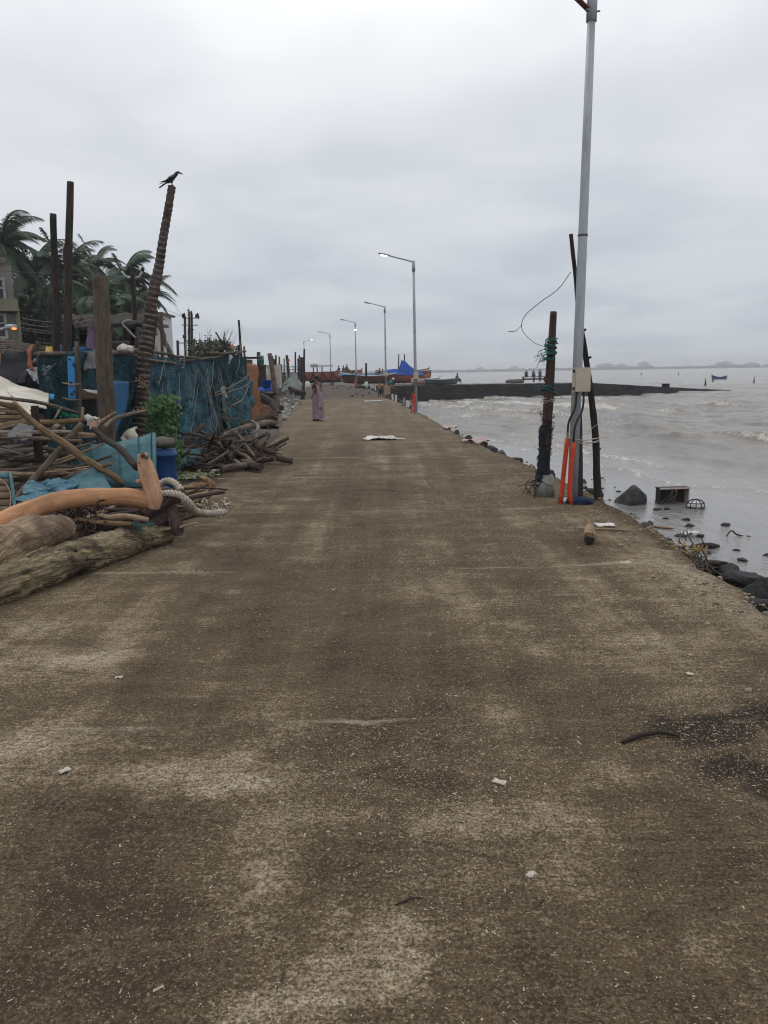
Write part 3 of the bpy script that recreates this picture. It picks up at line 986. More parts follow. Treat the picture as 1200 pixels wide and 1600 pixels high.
def street_lamp(base, label, armdir=-1, lit_head=False, flood=False, orange_stand=False, box_rot=0.12, lean=0.0):
    t = thing('street_lamp', label, 'street lamp', base, 'galvanised street lamps along the sea edge')
    b = Vector(base)
    P = lambda x, y, z: b + Vector((x + lean * z, y, z))
    m = MB(); m.tube([P(0, 0, 0.0), P(0, 0, 2.0), P(0, 0, 4.0), P(0, 0, 5.30)], [0.062, 0.056, 0.049, 0.043], 12)
    part('pole', m, M_galv, t)
    m = MB(); m.box(P(0, 0, 0.012), (0.26, 0.26, 0.024)); part('base_plate', m, M_galv, t)
    m = MB(); m.tube([P(0, 0, 5.22), P(0, 0, 5.62)], [0.058, 0.056], 12)
    sl = part('sleeve', m, M_galv, t)
    for a in (0.35, 2.6):
        m = MB(); m.tube([P(0.05 * math.cos(a), -0.05 * math.sin(a), 5.31), P(0.088 * math.cos(a), -0.088 * math.sin(a), 5.31)], 0.008, 6)
        part('bolt', m, M_cable, sl)
    d = armdir
    m = MB(); m.tube([P(0.0, 0, 5.56), P(d * 0.12, 0, 5.61), P(d * 0.95, -0.05, 5.82)], [0.032, 0.030, 0.026], 8)
    ar = part('arm', m, M_galv, t)
    if orange_stand:
        m = MB()
        m.slab(lambda u, v: P(-0.045 - 0.30 * u, -0.05 + 0.10 * v, 5.335 + 0.26 * u), 2, 2, 0.012)
        part('bracket', m, M_redbrown, t)
    hd = thing_child = None
    m = MB()
    c0, c1 = P(d * 0.85, -0.05, 5.80), P(d * 1.30, -0.08, 5.90)
    for k in range(1):
        m.tube([c0, c0.lerp(c1, 0.2), c0.lerp(c1, 0.6), c1], [0.035, 0.085, 0.10, 0.06], 10, squash=0.45)
    hd = part('lamp_head', m, M_galv, t)
    m = MB(); m.box(c0.lerp(c1, 0.55) + Vector((0, 0, -0.048)), (0.24, 0.11, 0.02), Matrix.Rotation(-d * 0.22, 3, 'Y'))
    part('lens', m, M_lens_lit if lit_head else M_lens_off, hd)
    if flood:
        m = MB(); m.box(P(0, -0.11, 4.95), (0.20, 0.09, 0.14)); f = part('flood_lamp', m, M_galv, t)
        m = MB(); m.box(P(0, -0.165, 4.95), (0.17, 0.015, 0.12)); part('lens', m, M_lens_lit, f)
    rz = Matrix.Rotation(box_rot, 3, 'Z')
    bx = P(0.02, -0.115, 1.43)
    m = MB(); m.box(bx, (0.185, 0.085, 0.275), rz); jb = part('junction_box', m, M_box, t)
    m = MB(); m.box(bx + rz @ Vector((0.004, -0.050, 0)), (0.172, 0.014, 0.262), rz); part('box_lid', m, M_box, jb)
    for z in (-0.10, 0.10):
        m = MB(); m.box(bx + rz @ Vector((-0.102, -0.03, z)), (0.02, 0.025, 0.035), rz); part('latch', m, M_cable, jb)
    m = MB(); m.tube([P(0, 0, 3.02), P(0, 0, 3.04)], 0.058, 10); part('wire_band', m, M_wire, t)
    for q, (x0, xt, yf, zt, foot) in enumerate(((-0.125, -0.135, -0.16, 0.765, -0.03), (-0.06, -0.075, -0.22, 0.72, 0.02))):
        m = MB()
        m.tube(lerp_path([P(x0 - 0.02 + foot, yf, 0.0), P(x0 - 0.03 + foot * 0.3, yf + 0.01, 0.12), P(x0 - 0.02, yf + 0.02, 0.4), P(xt + 0.02, yf + 0.03, zt)], 8), 0.028, 10)
        part('conduit', m, M_orange_pipe, t)
        m = MB()
        m.tube(lerp_path([P(xt + 0.02, yf + 0.03, zt - 0.05), P(xt + 0.025, yf + 0.03, zt + 0.18), P(-0.05 + 0.09 * q, -0.15, 1.1), P(-0.03 + 0.08 * q, -0.13, 1.30)], 12), 0.013, 8)
        part('cable', m, M_cable, t)
    return t


L1 = gp(894, 783)
street_lamp((L1.x, L1.y, 0), 'nearest tall grey lamp post with beige box, running out of the top of the photo', orange_stand=True, lean=0.012)
L2 = gp(650, 645)
street_lamp((L2.x, L2.y, 0), 'grey lamp post with its arm lamp lit and orange pipes at its foot', lit_head=True, lean=-0.008)
for (px, Y, lab, ad, lh, fl) in ((603, 49.6, 'unlit lamp post just behind the teal-shirted person, between the two boats', -1, False, False), (557, 68.8, 'lamp post with a small bright flood lamp glowing below its arm', -1, False, True),
                                 (517.5, 88, 'distant lamp post in front of the long red boat, beside the flat roofed shelter', -1, False, False), (477, 107, 'farthest lamp post, its arm pointing toward the sea, beyond the fence stakes', 1, True, False)):
    z = hump(Y) - 0.02
    p = at(px, 600, Y)
    street_lamp((p.x, Y, z), lab, ad, lh, fl)

# ================================================================== PROPS AND POSTS BESIDE THE NEAREST LAMP
Yp = 9.45
pts = [at(849, 772, Yp), at(851, 720, Yp), at(856, 640, Yp), at(860, 570, Yp + 0.05), at(865, 487, Yp + 0.1)]
pts[0].z = 0.0
t = thing('mooring_post', 'leaning red-brown timber post wrapped in netting, left of the nearest lamp post', 'post', pts[0])
m = MB(); m.tube(lerp_path(pts, 22), [0.068, 0.066, 0.062, 0.052, 0.038], 9, 0.16, 6.0); part('post', m, M_wood_post, t)
m = MB(); m.tube([pts[0] + Vector((0.02, 0, 0)), pts[0] + Vector((0.03, 0, 0.27))], [0.125, 0.09], 12, 0.06, 6); part('concrete_foot', m, M_concrete, t)


def winding(path_c, r, turns, h, rt, seed, sag=0.03):
    q = random.Random(seed)
    P_ = []
    n = int(turns * 10)
    for i in range(n + 1):
        a = i / 10 * 2 * math.pi
        P_.append(Vector(path_c) + Vector((math.cos(a) * (r + q.uniform(-0.01, 0.025)), math.sin(a) * (r + q.uniform(-0.01, 0.02)), h * i / n + q.uniform(-sag, sag))))
    m = MB(); m.tube(P_, rt, 5)
    return m


def net_tangle(c, size, nstr, rt, seed, drop=0.5):
    q = random.Random(seed)
    m = MB()
    for _ in range(nstr):
        p = Vector(c) + Vector((q.uniform(-1, 1) * size[0], q.uniform(-1, 1) * size[1], q.uniform(-0.6, 1) * size[2]))
        P_ = [p]
        d = Vector((q.uniform(-1, 1), q.uniform(-1, 1), q.uniform(-1, 0.6)))
        for k in range(7):
            d = d + Vector((q.uniform(-1, 1), q.uniform(-1, 1), q.uniform(-1, 1) - drop * 0.3))
            d.normalize()
            P_.append(P_[-1] + d * size[2] * 0.35)
        m.tube(lerp_path(P_, 14), rt, 4, cap=False)
    return m


def wrap_rings(c, axis_r, h, nrings, rt, seed, loose=0.02):
    q = random.Random(seed)
    m = MB()
    for _ in range(nrings):
        z0 = q.uniform(-h, h)
        tx, ty = q.uniform(-0.5, 0.5), q.uniform(-0.5, 0.5)
        r_ = axis_r + q.uniform(0.0, loose)
        ph = q.uniform(0, 6.28)
        span = q.uniform(3.5, 7.5)
        P_ = []
        for i in range(19):
            a = ph + span * i / 18
            rr_ = r_ + 0.012 * math.sin(a * 3 + ph)
            P_.append(Vector(c) + Vector((rr_ * math.cos(a), rr_ * math.sin(a), z0 + (tx * math.cos(a) + ty * math.sin(a)) * rr_ + q.uniform(-.004, .004))))
        m.tube(P_, rt * q.uniform(0.6, 1.4), 5)
    return m


for (py, sz, mat, ns) in ((532, (0.05, 0.06, 0.05), M_tealnet, 12), (545, (0.05, 0.06, 0.05), M_tealnet, 14), (558, (0.045, 0.06, 0.05), M_tealnet, 10), (607, (0.07, 0.08, 0.045), M_tealnet, 16), (626, (0.06, 0.07, 0.022), M_rope, 8)):
    c = at(857 if py > 550 else 861, py, Yp)
    part('net_wrap', wrap_rings(c, 0.044 if py < 600 else 0.055, sz[2] * 0.8, ns // 2, 0.005, py, 0.03), mat, t)
m = MB()
for py in (655, 680, 705, 728, 742):
    c = at(848 + (742 - py) * 0.08, py, Yp)
    mm = wrap_rings(c, 0.068, 0.11, 9, 0.0038, py, 0.016)
    b0 = len(m.v); m.v += mm.v
    for f_, u_, fl_ in zip(mm.f, mm.uv, mm.flat):
        m.face([b0 + i for i in f_], u_, fl_)
m.tube(lerp_path([at(852, 668, Yp), at(850, 700, Yp), at(848.5, 730, Yp), at(847.5, 752, Yp)], 26), [0.072, 0.074, 0.076, 0.08], 12, 0.22, 7.0, rough=0.15)
part('net_sleeve', m, M_bluenet, t)
part('net_skirt', net_tangle(at(840, 756, Yp) + Vector((-0.01, 0, 0)), (0.04, 0.08, 0.12), 26, 0.004, 3, 1.6), M_bluenet, t)
part('hanging_twine', net_tangle(at(857, 556, Yp) + Vector((-0.05, -0.02, 0)), (0.03, 0.03, 0.08), 8, 0.0035, 12, 1.0), M_tealnet, t)

# crooked branch leaning behind the lamp post
Yb = 9.22
pts = [at(934, 782, Yb), at(931, 690, Yb), at(924, 620, Yb), at(915, 560, Yb), at(906, 495, Yb - 0.02), at(900, 440, Yb), at(892, 366, Yb + 0.05)]
pts[0].z = -0.05
m = MB(); m.tube(lerp_path(pts, 40, 0.015, 4), [0.043, 0.044, 0.040, 0.036, 0.030, 0.026, 0.024], 8, 0.16, 6)
t = thing('prop_branch', 'crooked thin tree branch propped behind the nearest lamp post', 'branch', pts[0])
part('branch', m, M_wood_dark, t)
for py, px, sx in ((517, 911, 1), (548, 912, -1), (560, 919, 1), (640, 928, -1), (703, 934, 1)):
    c = at(px, py, Yb)
    m = MB(); m.tube([c, c + Vector((sx * 0.035, -0.01, 0.02))], [0.018, 0.012], 6); part('knot', m, M_wood_dark, t)
m = MB()
for q, (y0, y1, sg) in enumerate(((676, 690, 0.05), (684, 684, 0.02), (680, 687, 0.07))):
    a, b = at(884, y0, 8.85), at(936, y1, Yb)
    m.tube(lerp_path([a, a.lerp(b, 0.5) + Vector((0, -0.06, -sg)), b + Vector((0.0, -0.03, 0))], 10, 0.01, q), 0.006, 4)
m.tube(lerp_path([at(908, 684, 9), at(922, 672, 9.1), at(934, 662, Yb - 0.05)], 8), 0.003, 4)
solo('rope_tie', m, M_rope, 'thin rope tying the crooked branch to the nearest lamp post', 'rope')
pts = [at(906, 766, 9.3), at(905, 640, 9.28)]
pts[0].z = -0.02
m = MB(); m.tube(lerp_path(pts, 8), [0.045, 0.032], 7, 0.12, 5)
solo('short_stake', m, M_wood_dark, 'short dark stake hidden close behind the nearest lamp post', 'stake', pts[0])

pts = [at(892, 425, 9.0), at(872, 452, 9.0), at(845, 472, 9.1), at(822, 492, 9.2), at(815, 508, 9.3), at(820, 522, 9.35), at(838, 537, 9.4), at(858, 543, 9.45)]
m = MB(); m.tube(lerp_path(pts, 40, 0.01, 2), 0.0042, 4)
a = lerp_path([pts[4], at(806, 517, 9.2), at(794, 518, 9.2)], 8)
m.tube(a, 0.0042, 4)
solo('loose_wire', m, M_wire, 'thin loose wire looping from the nearest lamp post to the netted timber post', 'wire')

c = gp(906, 786)
m = MB(); m.blob(c + Vector((0, 0, 0.02)), (0.17, 0.13, 0.05), 3, 0.4, 2.0, 3, flatb=-0.02)
solo('blue_rag', m, M_blue_rag, 'dark blue rag lying at the foot of the nearest lamp post', 'rag')

# ================================================================== ROCKS ALONG THE EDGE
rock_meshes = []
for k in range(7):
    m = MB(); m.boulder((0, 0, 0), (1.15, 0.95, 0.8), k + 3, 10, 4)
    me = m.mesh('rock', M_rock)
    rock_meshes.append(me)


def rock(p, s, label, group, k=None, rz=None, sq=1.0, name='rock'):
    o = link(name, rock_meshes[R.randrange(7) if k is None else k], None, p, (R.uniform(-0.3, 0.3), R.uniform(-0.3, 0.3), R.uniform(0, 6.28) if rz is None else rz))
    o.scale = (s, s * R.uniform(0.8, 1.15), s * sq)
    return tag(o, label, name.replace('_', ' '), group)


g = gp(987, 786, SEA)
m = MB(); m.boulder((0, 0, 0), (1, 1, 1), 41, 8, 4)
m.v = [(x * (1.0 - 0.45 * max(-0.3, z)), y * (1.0 - 0.45 * max(-0.3, z)), z) for x, y, z in m.v]
m.v = [(g.x + x * 0.36, g.y + y * 0.30, g.z + 0.02 + z * 0.33) for x, y, z in m.v]
solo('rock', m, M_rock, 'single pyramid-shaped black rock standing in the shallow water', 'rock', g)
near_rocks = [(1188, 925, 0.20, 'big rounded wet rock touching the right edge of the photo', 0.75), (1160, 905, 0.16, 'flat topped black rock second from the right edge of the photo', 0.7), (1118, 886, 0.15, 'dark rock directly below the twig and straw clump', 0.8), (1215, 960, 0.20, 'lowest black rock at the corner where the slab leaves the photo', 0.8),
              (1140, 893, 0.11, 'small wedge rock squeezed between two larger black rocks', 0.9)]
for px, py, s, lab, sq in near_rocks:
    g = gp(px, py, -0.30)
    rock(g, s, lab, 'black rocks heaped under the slab edge', None, None, sq)
for i in range(150):
    y = R.uniform(3.2, 11.5)
    dx = R.uniform(0.05, 1.25)
    rock((edge_r(y) + dx, y, -0.30 - 0.52 * max(0, dx - 0.15) + R.uniform(-.02, .10) * (1 if dx < 0.7 else 0.4)), R.uniform(0.045, 0.135), 'broken black stone in the pile against the near slab edge', 'broken stones piled against the near slab edge')
lab_edge = 'black boulder tumbled on the bank under the road edge'
for i in range(95):
    y = 3.0 + 46 * (i / 95) ** 1.25 + R.uniform(-0.2, 0.2)
    dx = abs(R.gauss(0.42, 0.35)) + 0.12
    s = R.uniform(0.07, 0.15)
    z = -0.42 - 0.42 * max(0, dx - 0.25) + s * 0.12
    rock((edge_r(y) + dx, y, z), s, lab_edge, 'boulders along the road edge')
for px, py, s in ((752, 692, 0.17), (768, 699, 0.13), (790, 706, 0.12), (731, 683, 0.15), (716, 674, 0.12), (838, 737, 0.10), (812, 716, 0.12), (920, 768, 0.14)):
    g = gp(px, py, -0.05)
    rock((edge_r(g.y) + 0.16, g.y, -0.10), s, 'black stone poking just above the slab edge against the water', 'stones poking above the road edge')
for i in range(46):
    y = R.uniform(8, 18)
    g = Vector((edge_r(y) + R.uniform(1.5, 2.9) + 0.2, y, SEA + 0.0))
    rock(g, R.uniform(0.035, 0.11), 'small wet stone half sunk in the shallows near the road', 'small stones in the shallows', None, None, 0.6)

# ================================================================== THINGS IN AND AT THE WATER
c = gp(1050, 786, SEA)
t = thing('wrecked_crate', 'dark open box with a pink-white rim half sunk in the shallow water', 'box', c, None)
rz = Matrix.Rotation(0.06, 3, 'Z')
M_boxdark = plain('near_black_brown', (0.018, 0.016, 0.015), 0.8)  # even near-black brown for the box panels and the driftwood hollow
M_boxrim = mottle('faded_pink_rim', (0.50, 0.36, 0.33), (0.60, 0.55, 0.50), 9, 0.7, 0.1)
W_, H_, D_ = 0.575, 0.35, 0.20
for nm, cc, sz, mt in (('back_panel', (0, D_ / 2, H_ / 2 - 0.06), (W_ - 0.03, 0.02, H_ - 0.02), M_boxdark), ('side_panel', (-W_ / 2 + 0.008, 0, H_ / 2 - 0.06), (0.016, D_, H_), M_boxdark), ('side_panel', (W_ / 2 - 0.008, 0, H_ / 2 - 0.06), (0.016, D_, H_), M_boxrim),
                       ('top_panel', (0, 0.0, H_ - 0.052), (W_ + 0.02, D_ + 0.02, 0.016), M_boxdark), ('rim', (0, -D_ / 2 - 0.014, H_ - 0.05), (W_ + 0.024, 0.008, 0.028), M_boxrim)):
    m = MB(); m.box(c + rz @ Vector(cc), sz, rz); part(nm, m, mt, t)
part('hanging_weed', net_tangle(c + Vector((-0.08, -0.18, 0.16)), (0.05, 0.04, 0.13), 12, 0.007, 5, 1.5), M_wood_grey, t)
c = gp(1075, 789, SEA) + Vector((0, -0.35, 0.05))
t = thing('net_float', 'round white float wrapped in dark netting beside the sunken box', 'float', c)
m = MB(); m.blob(c, (0.16, 0.15, 0.11), 2, 0.08, 1.0, 3); part('float_body', m, M_whitep, t)
m = MB()
for a in range(5):
    A = a * math.pi / 5
    m.tube([c + Vector((0.165 * math.cos(q) * math.cos(A), 0.155 * math.cos(q) * math.sin(A), 0.118 * math.sin(q))) for q in [i * 2 * math.pi / 20 for i in range(21)]], 0.0075, 4)
for zz in (-0.02, 0.055):
    r_ = math.sqrt(max(0.01, 1 - (zz / 0.118) ** 2))
    m.tube([c + Vector((0.168 * r_ * math.cos(q), 0.158 * r_ * math.sin(q), zz)) for q in [i * 2 * math.pi / 20 for i in range(21)]], 0.0075, 4)
part('netting', m, M_bluenet, t)


def flat_scrap(name, lab, cat, c, size, mat, seed, z=0.02, crumple=0.04, rz=0.0):
    rm = Matrix.Rotation(rz, 3, 'Z')

    def f(u, v):
        q = Vector((u * 3 + seed, v * 3, seed))
        edge_ = 1 + 0.28 * mn.noise(Vector((math.atan2(v - 0.5, u - 0.5) * 1.2, seed, 0)))
        p = Vector(((u - 0.5) * size[0] * edge_, (v - 0.5) * size[1] * edge_, z + crumple * (mn.noise(q) + 0.5 * mn.noise(q * 2.4)) + crumple * 0.6))
        return Vector(c) + rm @ p
    m = MB(); m.slab(f, 12, 12, 0.004)
    return solo(name, m, mat, lab, cat, c)


flat_scrap('white_scrap', 'white plastic scrap floating in the shallows beyond the straw clump', 'scrap', gp(1076, 838, SEA), (0.30, 0.2), M_whitecloth, 2.0, 0.03, 0.05)
m = MB(); a, b = gp(1013, 823, SEA), gp(1052, 828, SEA); m.tube(lerp_path([a + Vector((0, 0, .02)), b + Vector((0, 0, .02))], 8), [0.02, 0.035, 0.03, 0.012], 7, 0.2, 8, squash=0.6)
solo('driftwood', m, M_bamboo, 'yellowish driftwood plank floating just off the road edge', 'driftwood')
m = MB(); a = gp(1090, 858, SEA)
m.tube(lerp_path([a + Vector((-0.12, 0, .02)), a + Vector((0.05, 0.02, .05)), a + Vector((0.32, 0.02, .03))], 10), [0.01, 0.03, 0.05, 0.02], 7, 0.2, 8)
m.tube([a + Vector((0.1, 0, .05)), a + Vector((0.02, 0, .2))], [0.012, 0.004], 5)
solo('driftwood', m, M_wood_dark, 'dark forked driftwood floating right of the white floating scrap', 'driftwood')
m = MB(); a = gp(1140, 838, SEA)
m.tube(lerp_path([a + Vector((-0.05, 0, .0)), a + Vector((0.02, 0, .09)), a + Vector((0.1, 0, .03)), a + Vector((.22, 0, 0))], 10), [0.008, 0.012, 0.014, 0.006], 6)
solo('driftwood', m, M_wood_dark, 'small bent dark twig sticking out of the calm water', 'driftwood')
c = gp(1070, 866, -0.12)
t = thing('straw_clump', 'clump of twigs and yellow straw caught on the slab edge above the rocks', 'straw clump', c)
part('twigs', net_tangle(c + Vector((0.05, 0, -0.05)), (0.15, 0.12, 0.13), 40, 0.006, 8, 0.8), M_twig, t)
part('straw', net_tangle(c + Vector((0.0, 0, 0.04)), (0.13, 0.10, 0.04), 45, 0.005, 9, 0.3), M_straw, t)

# litter on the slab by the lamp
c = gp(923, 850)
t = thing('driftwood_stump', 'pale peeled driftwood chunk with a dark hollow end on the road by the water', 'driftwood', c)
P0, P1 = c + Vector((-0.02, -0.02, 0.058)), gp(926, 846) + Vector((0.05, 0.42, 0.12))
m = MB(); m.tube(lerp_path([P0, P0.lerp(P1, 0.5) + Vector((0.02, 0, 0.015)), P1], 24, 0.01, 3), [0.055, 0.056, 0.046, 0.030, 0.024, 0.022], 24, 0.30, 9, rough=0.10); part('trunk_piece', m, M_bamboo, t)
m = MB(); m.tube([P0 + Vector((0.008, -0.014, -0.018)), P0 + Vector((0.004, 0.02, -0.014))], [0.044, 0.054], 12, 0.5, 12, squash=0.75); part('dark_hollow', m, M_boxdark, t)  # near-black piece stands in for the shaded hollow under the end
m = MB(); m.tube(lerp_path([gp(897, 829) + Vector((0, 0, .02)), gp(940, 829) + Vector((0, 0, .015)), gp(985, 831) + Vector((0, 0, .015))], 14), [0.012, 0.018, 0.014], 6, 0.15, 9, squash=0.5)
solo('flat_stick', m, M_bark_pale, 'long flat stick lying behind the driftwood chunk on the road', 'stick')
flat_scrap('paper_scrap', 'white paper scrap lying behind the flat stick near the road edge', 'paper', gp(945, 821), (0.19, 0.16), M_whitecloth, 5.0, 0.006, 0.008)
flat_scrap('plastic_sheet', 'pinkish plastic sheet slumped over the road edge, nearer of two', 'plastic sheet', gp(744, 691), (0.55, 0.55), M_pinkcloth, 6.0, 0.0, 0.07)
flat_scrap('plastic_sheet', 'greyish pink plastic sheet on the road edge, farther of two', 'plastic sheet', gp(707, 669), (0.5, 0.7), M_pinkcloth, 7.0, 0.0, 0.08)
flat_scrap('white_cloth', 'crumpled white cloth lying in the middle of the road', 'cloth', gp(592, 686), (0.72, 0.75), M_whitecloth, 8.0, 0.0, 0.07)
flat_scrap('white_cloth', 'thin white strip trailing beside the crumpled cloth on the road', 'cloth', gp(618, 687), (0.48, 0.12), M_whitecloth, 9.3, 0.01, 0.02)
M_dirtypaper = cloth('dirty_paper', (0.50, 0.46, 0.40), (0.30, 0.26, 0.21), 40)
for px, py, sz, lab, rz in ((101, 1205, (0.045, 0.026), 'small white wrapper on the pale patch at the left of the road', 0.8), (780, 1223, (0.05, 0.03), 'small white wrapper on the dark patch in the middle foreground', -0.5), (977, 879, (0.09, 0.07), 'small white scrap below the driftwood chunk', 0.2), (1078, 1054, (0.03, 0.035), 'tiny white scrap above the black wet patch', 0.3),
                            (570, 636, (0.3, 0.3), 'small white bag lying far down the road', 0.3), (186, 1059, (0.04, 0.02), 'tiny pale chip on the road at left below the big log', 0.1), (830, 1368, (0.035, 0.02), 'tiny pale torn scrap in the lower right foreground', 0.7)):
    flat_scrap('paper_scrap', lab, 'paper', gp(px, py), sz, M_dirtypaper, px * 0.1, 0.004, 0.004, rz)
pts = [gp(972, 1162) + Vector((0, 0, .006)), gp(995, 1154) + Vector((0, 0, .012)), gp(1030, 1149) + Vector((0, 0, .012)), gp(1062, 1153) + Vector((0, 0, .008))]
m = MB(); m.tube(lerp_path(pts, 20, 0.008), [0.006, 0.011, 0.010, 0.005], 6, 0.2, 30)
solo('twig', m, M_wood_dark, 'dark curved twig lying at the left end of the black wet patch', 'twig')
for k, (px, py, a, L_, lab) in enumerate(((92, 1258, 1.3, 0.05, 'pale dry leaf stalk on the road below the small white wrapper'), (640, 1410, 0.35, 0.09, 'thin straight dark twig low in the middle foreground'), (1010, 870, 0.2, 0.10, 'thin pale twig beside the white scrap by the edge'), (845, 1412, 0.8, 0.05, 'short hooked twig in the lower right foreground'), (100, 1318, 0.9, 0.06, 'thin pale straw in the lower left foreground'))):
    g = gp(px, py)
    d = Vector((math.cos(a), math.sin(a), 0)) * L_ / 2
    m = MB(); m.tube(lerp_path([g - d + Vector((0, 0, .004)), g + Vector((0.004, 0.008, .006)), g + d + Vector((0, 0, .004))], 8), [0.002, 0.003, 0.0015], 5)
    solo('twig', m, M_bamboo_grey if k != 1 else M_wood_dark, lab, 'twig')


# ---- chips of shell, straw and grit on the road
def chip_mat():
    n = NT('shell_and_straw_chips')
    g = n.n('ShaderNodeNewGeometry')
    rp = n.n('ShaderNodeValToRGB')
    n.t.links.new(g.outputs['Random Per Island'], rp.inputs[0])
    c = rp.color_ramp
    c.interpolation = 'CONSTANT'
    c.elements[0].color = (0.045, 0.033, 0.024, 1)
    c.elements[1].position = 0.30; c.elements[1].color = (0.20, 0.15, 0.10, 1)
    for pos, q in ((0.52, (0.29, 0.23, 0.15)), (0.70, (0.10, 0.072, 0.05)), (0.82, (0.38, 0.32, 0.23)), (0.955, (0.52, 0.47, 0.39)), (0.985, (0.22, 0.10, 0.06))):
        e_ = c.elements.new(pos); e_.color = (*q, 1)
    return n.fin(rp.outputs[0], 0.85)


def chips():
    V, F = [], []
    q = random.Random(5)
    sp = [(gp(x, y), r_, k) for x, y, r_, k in ((620, 1160, 0.55, 1.0), (650, 1215, 0.3, 1.0), (1110, 1130, 0.45, 1.0), (1170, 1190, 0.35, 1.0), (470, 1230, 0.25, 0.8), (770, 1190, 0.4, 0.6), (680, 1340, 0.3, 0.5), (1000, 960, 1.2, 0.6), (800, 785, 1.3, 0.9), (560, 740, 2.0, 0.4), (640, 850, 1.5, 0.4))]
    n_ = 0
    while n_ < 130000:
        y = 1.3 + 17 * q.random() ** 2.4
        xr = min(edge_r(y) - 0.05, 0.62 * y + 0.4)
        xl = max(edge_l(y) + 0.2, -0.62 * y - 0.4)
        x = q.uniform(xl, xr)
        d = 0.07 + 0.22 * max(0, mn.noise((x * 1.1, y * 0.7, 2))) + 0.12 * max(0, mn.noise((x * 5, y * 5, 4)))
        for c_, r_, k in sp:
            e2 = ((x - c_.x) ** 2 + (y - c_.y) ** 2) / (r_ * r_)
            if e2 < 4: d += k * math.exp(-e2 * 1.5)
        if q.random() > d: continue
        n_ += 1
        s = q.choice((0.0009, 0.0011, 0.0013, 0.0016, 0.0022)) * (1 + 0.10 * y) * 0.9
        if q.random() < 0.02: s *= 2.0
        L_ = s * (q.uniform(0.6, 1.4) if q.random() < 0.8 else q.uniform(1.4, 4.0))
        a = q.uniform(0, 6.283)
        ca, sa = math.cos(a), math.sin(a)
        z = road_z(x, y)
        h_ = s * q.uniform(0.5, 1.0)
        b = len(V)
        for dx, dy, dz in ((-L_, -s * q.uniform(0.6, 1.2), 0), (L_ * q.uniform(.6, 1.1), -s * .8, 0), (L_, s * q.uniform(0.5, 1), 0), (-L_ * .8, s, 0), (L_ * q.uniform(-.3, .3), 0, h_)):
            V.append((x + dx * ca - dy * sa, y + dx * sa + dy * ca, z + dz + 0.0005))
        F += [(b, b + 1, b + 4), (b + 1, b + 2, b + 4), (b + 2, b + 3, b + 4), (b + 3, b, b + 4)]
    me = bpy.data.meshes.new('gravel')
    me.from_pydata(V, [], F)
    me.materials.append(chip_mat())
    me.update()
    return me


tag(link('gravel', chips()), None, None, None, 'stuff')
m = MB()
q_ = random.Random(12)
for i in range(1300):
    y = 3.5 + 26 * q_.random() ** 1.6
    if mn.noise((y * 1.1, 3, 1)) < -0.12 and q_.random() < 0.8: continue
    x = edge_r(y) - abs(q_.gauss(0, 0.30)) + 0.03
    s_ = q_.choice((0.005, 0.006, 0.007, 0.009, 0.012, 0.02)) * q_.uniform(0.8, 1.3)
    m.boulder((x, y, road_z(x, y) + s_ * 0.2), (s_ * 1.2, s_, s_ * 0.7), i, 4, 1, Matrix.Rotation(q_.uniform(0, 6.28), 3, 'Z'))
tag(link('crumbled_concrete', m.mesh('crumbled_concrete', mottle('crumbled_concrete', (0.26, 0.215, 0.15), (0.12, 0.095, 0.068), 9, 0.9, 0.3, c3=(0.36, 0.32, 0.25)), smooth=False)), None, None, None, 'stuff')

# ================================================================== PEOPLE
M_skin = plain('brown_skin', (0.20, 0.105, 0.065), 0.6)
M_hair = plain('black_hair', (0.012, 0.010, 0.010), 0.5)
M_saree = mottle('mauve_saree', (0.30, 0.225, 0.255), (0.20, 0.145, 0.185), 9, 0.85, 0.4, c3=(0.37, 0.31, 0.32))
M_blouse = plain('dark_navy_blouse', (0.020, 0.022, 0.032), 0.8)
M_maroon = plain('maroon_cloth', (0.25, 0.06, 0.075), 0.85)
M_teal = plain('teal_shirt', (0.02, 0.24, 0.22), 0.85)
M_beige = plain('beige_cloth', (0.36, 0.26, 0.19), 0.85)
M_orangecl = plain('orange_shirt', (0.55, 0.24, 0.05), 0.85)
M_darkcl = plain('dark_trousers', (0.03, 0.03, 0.035), 0.85)
M_whitecl = plain('white_shirt', (0.62, 0.62, 0.62), 0.85)
M_bluecl = plain('blue_shirt', (0.05, 0.12, 0.30), 0.85)
M_pinkcl = plain('pink_shirt', (0.55, 0.28, 0.30), 0.85)


def skin_body(name, J, E, root='pelvis', sub=1):
    names = list(J)
    me = bpy.data.meshes.new(name)
    me.from_pydata([J[k][0] for k in names], [(names.index(a), names.index(b)) for a, b in E], [])
    o = bpy.data.objects.new(name, me)
    COL.objects.link(o)
    o.modifiers.new('s', 'SKIN')
    for i, k in enumerate(names):
        d = me.skin_vertices[0].data[i]
        r_ = J[k][1]
        d.radius = r_ if isinstance(r_, tuple) else (r_, r_)
        d.use_root = (k == root)
    if sub:
        q = o.modifiers.new('d', 'SUBSURF'); q.levels = sub; q.render_levels = sub
    dg = bpy.context.evaluated_depsgraph_get()
    out = bpy.data.meshes.new_from_object(o.evaluated_get(dg))
    bpy.data.objects.remove(o)
    bpy.data.meshes.remove(me)
    out.name = name
    out.polygons.foreach_set('use_smooth', [True] * len(out.polygons))
    return out


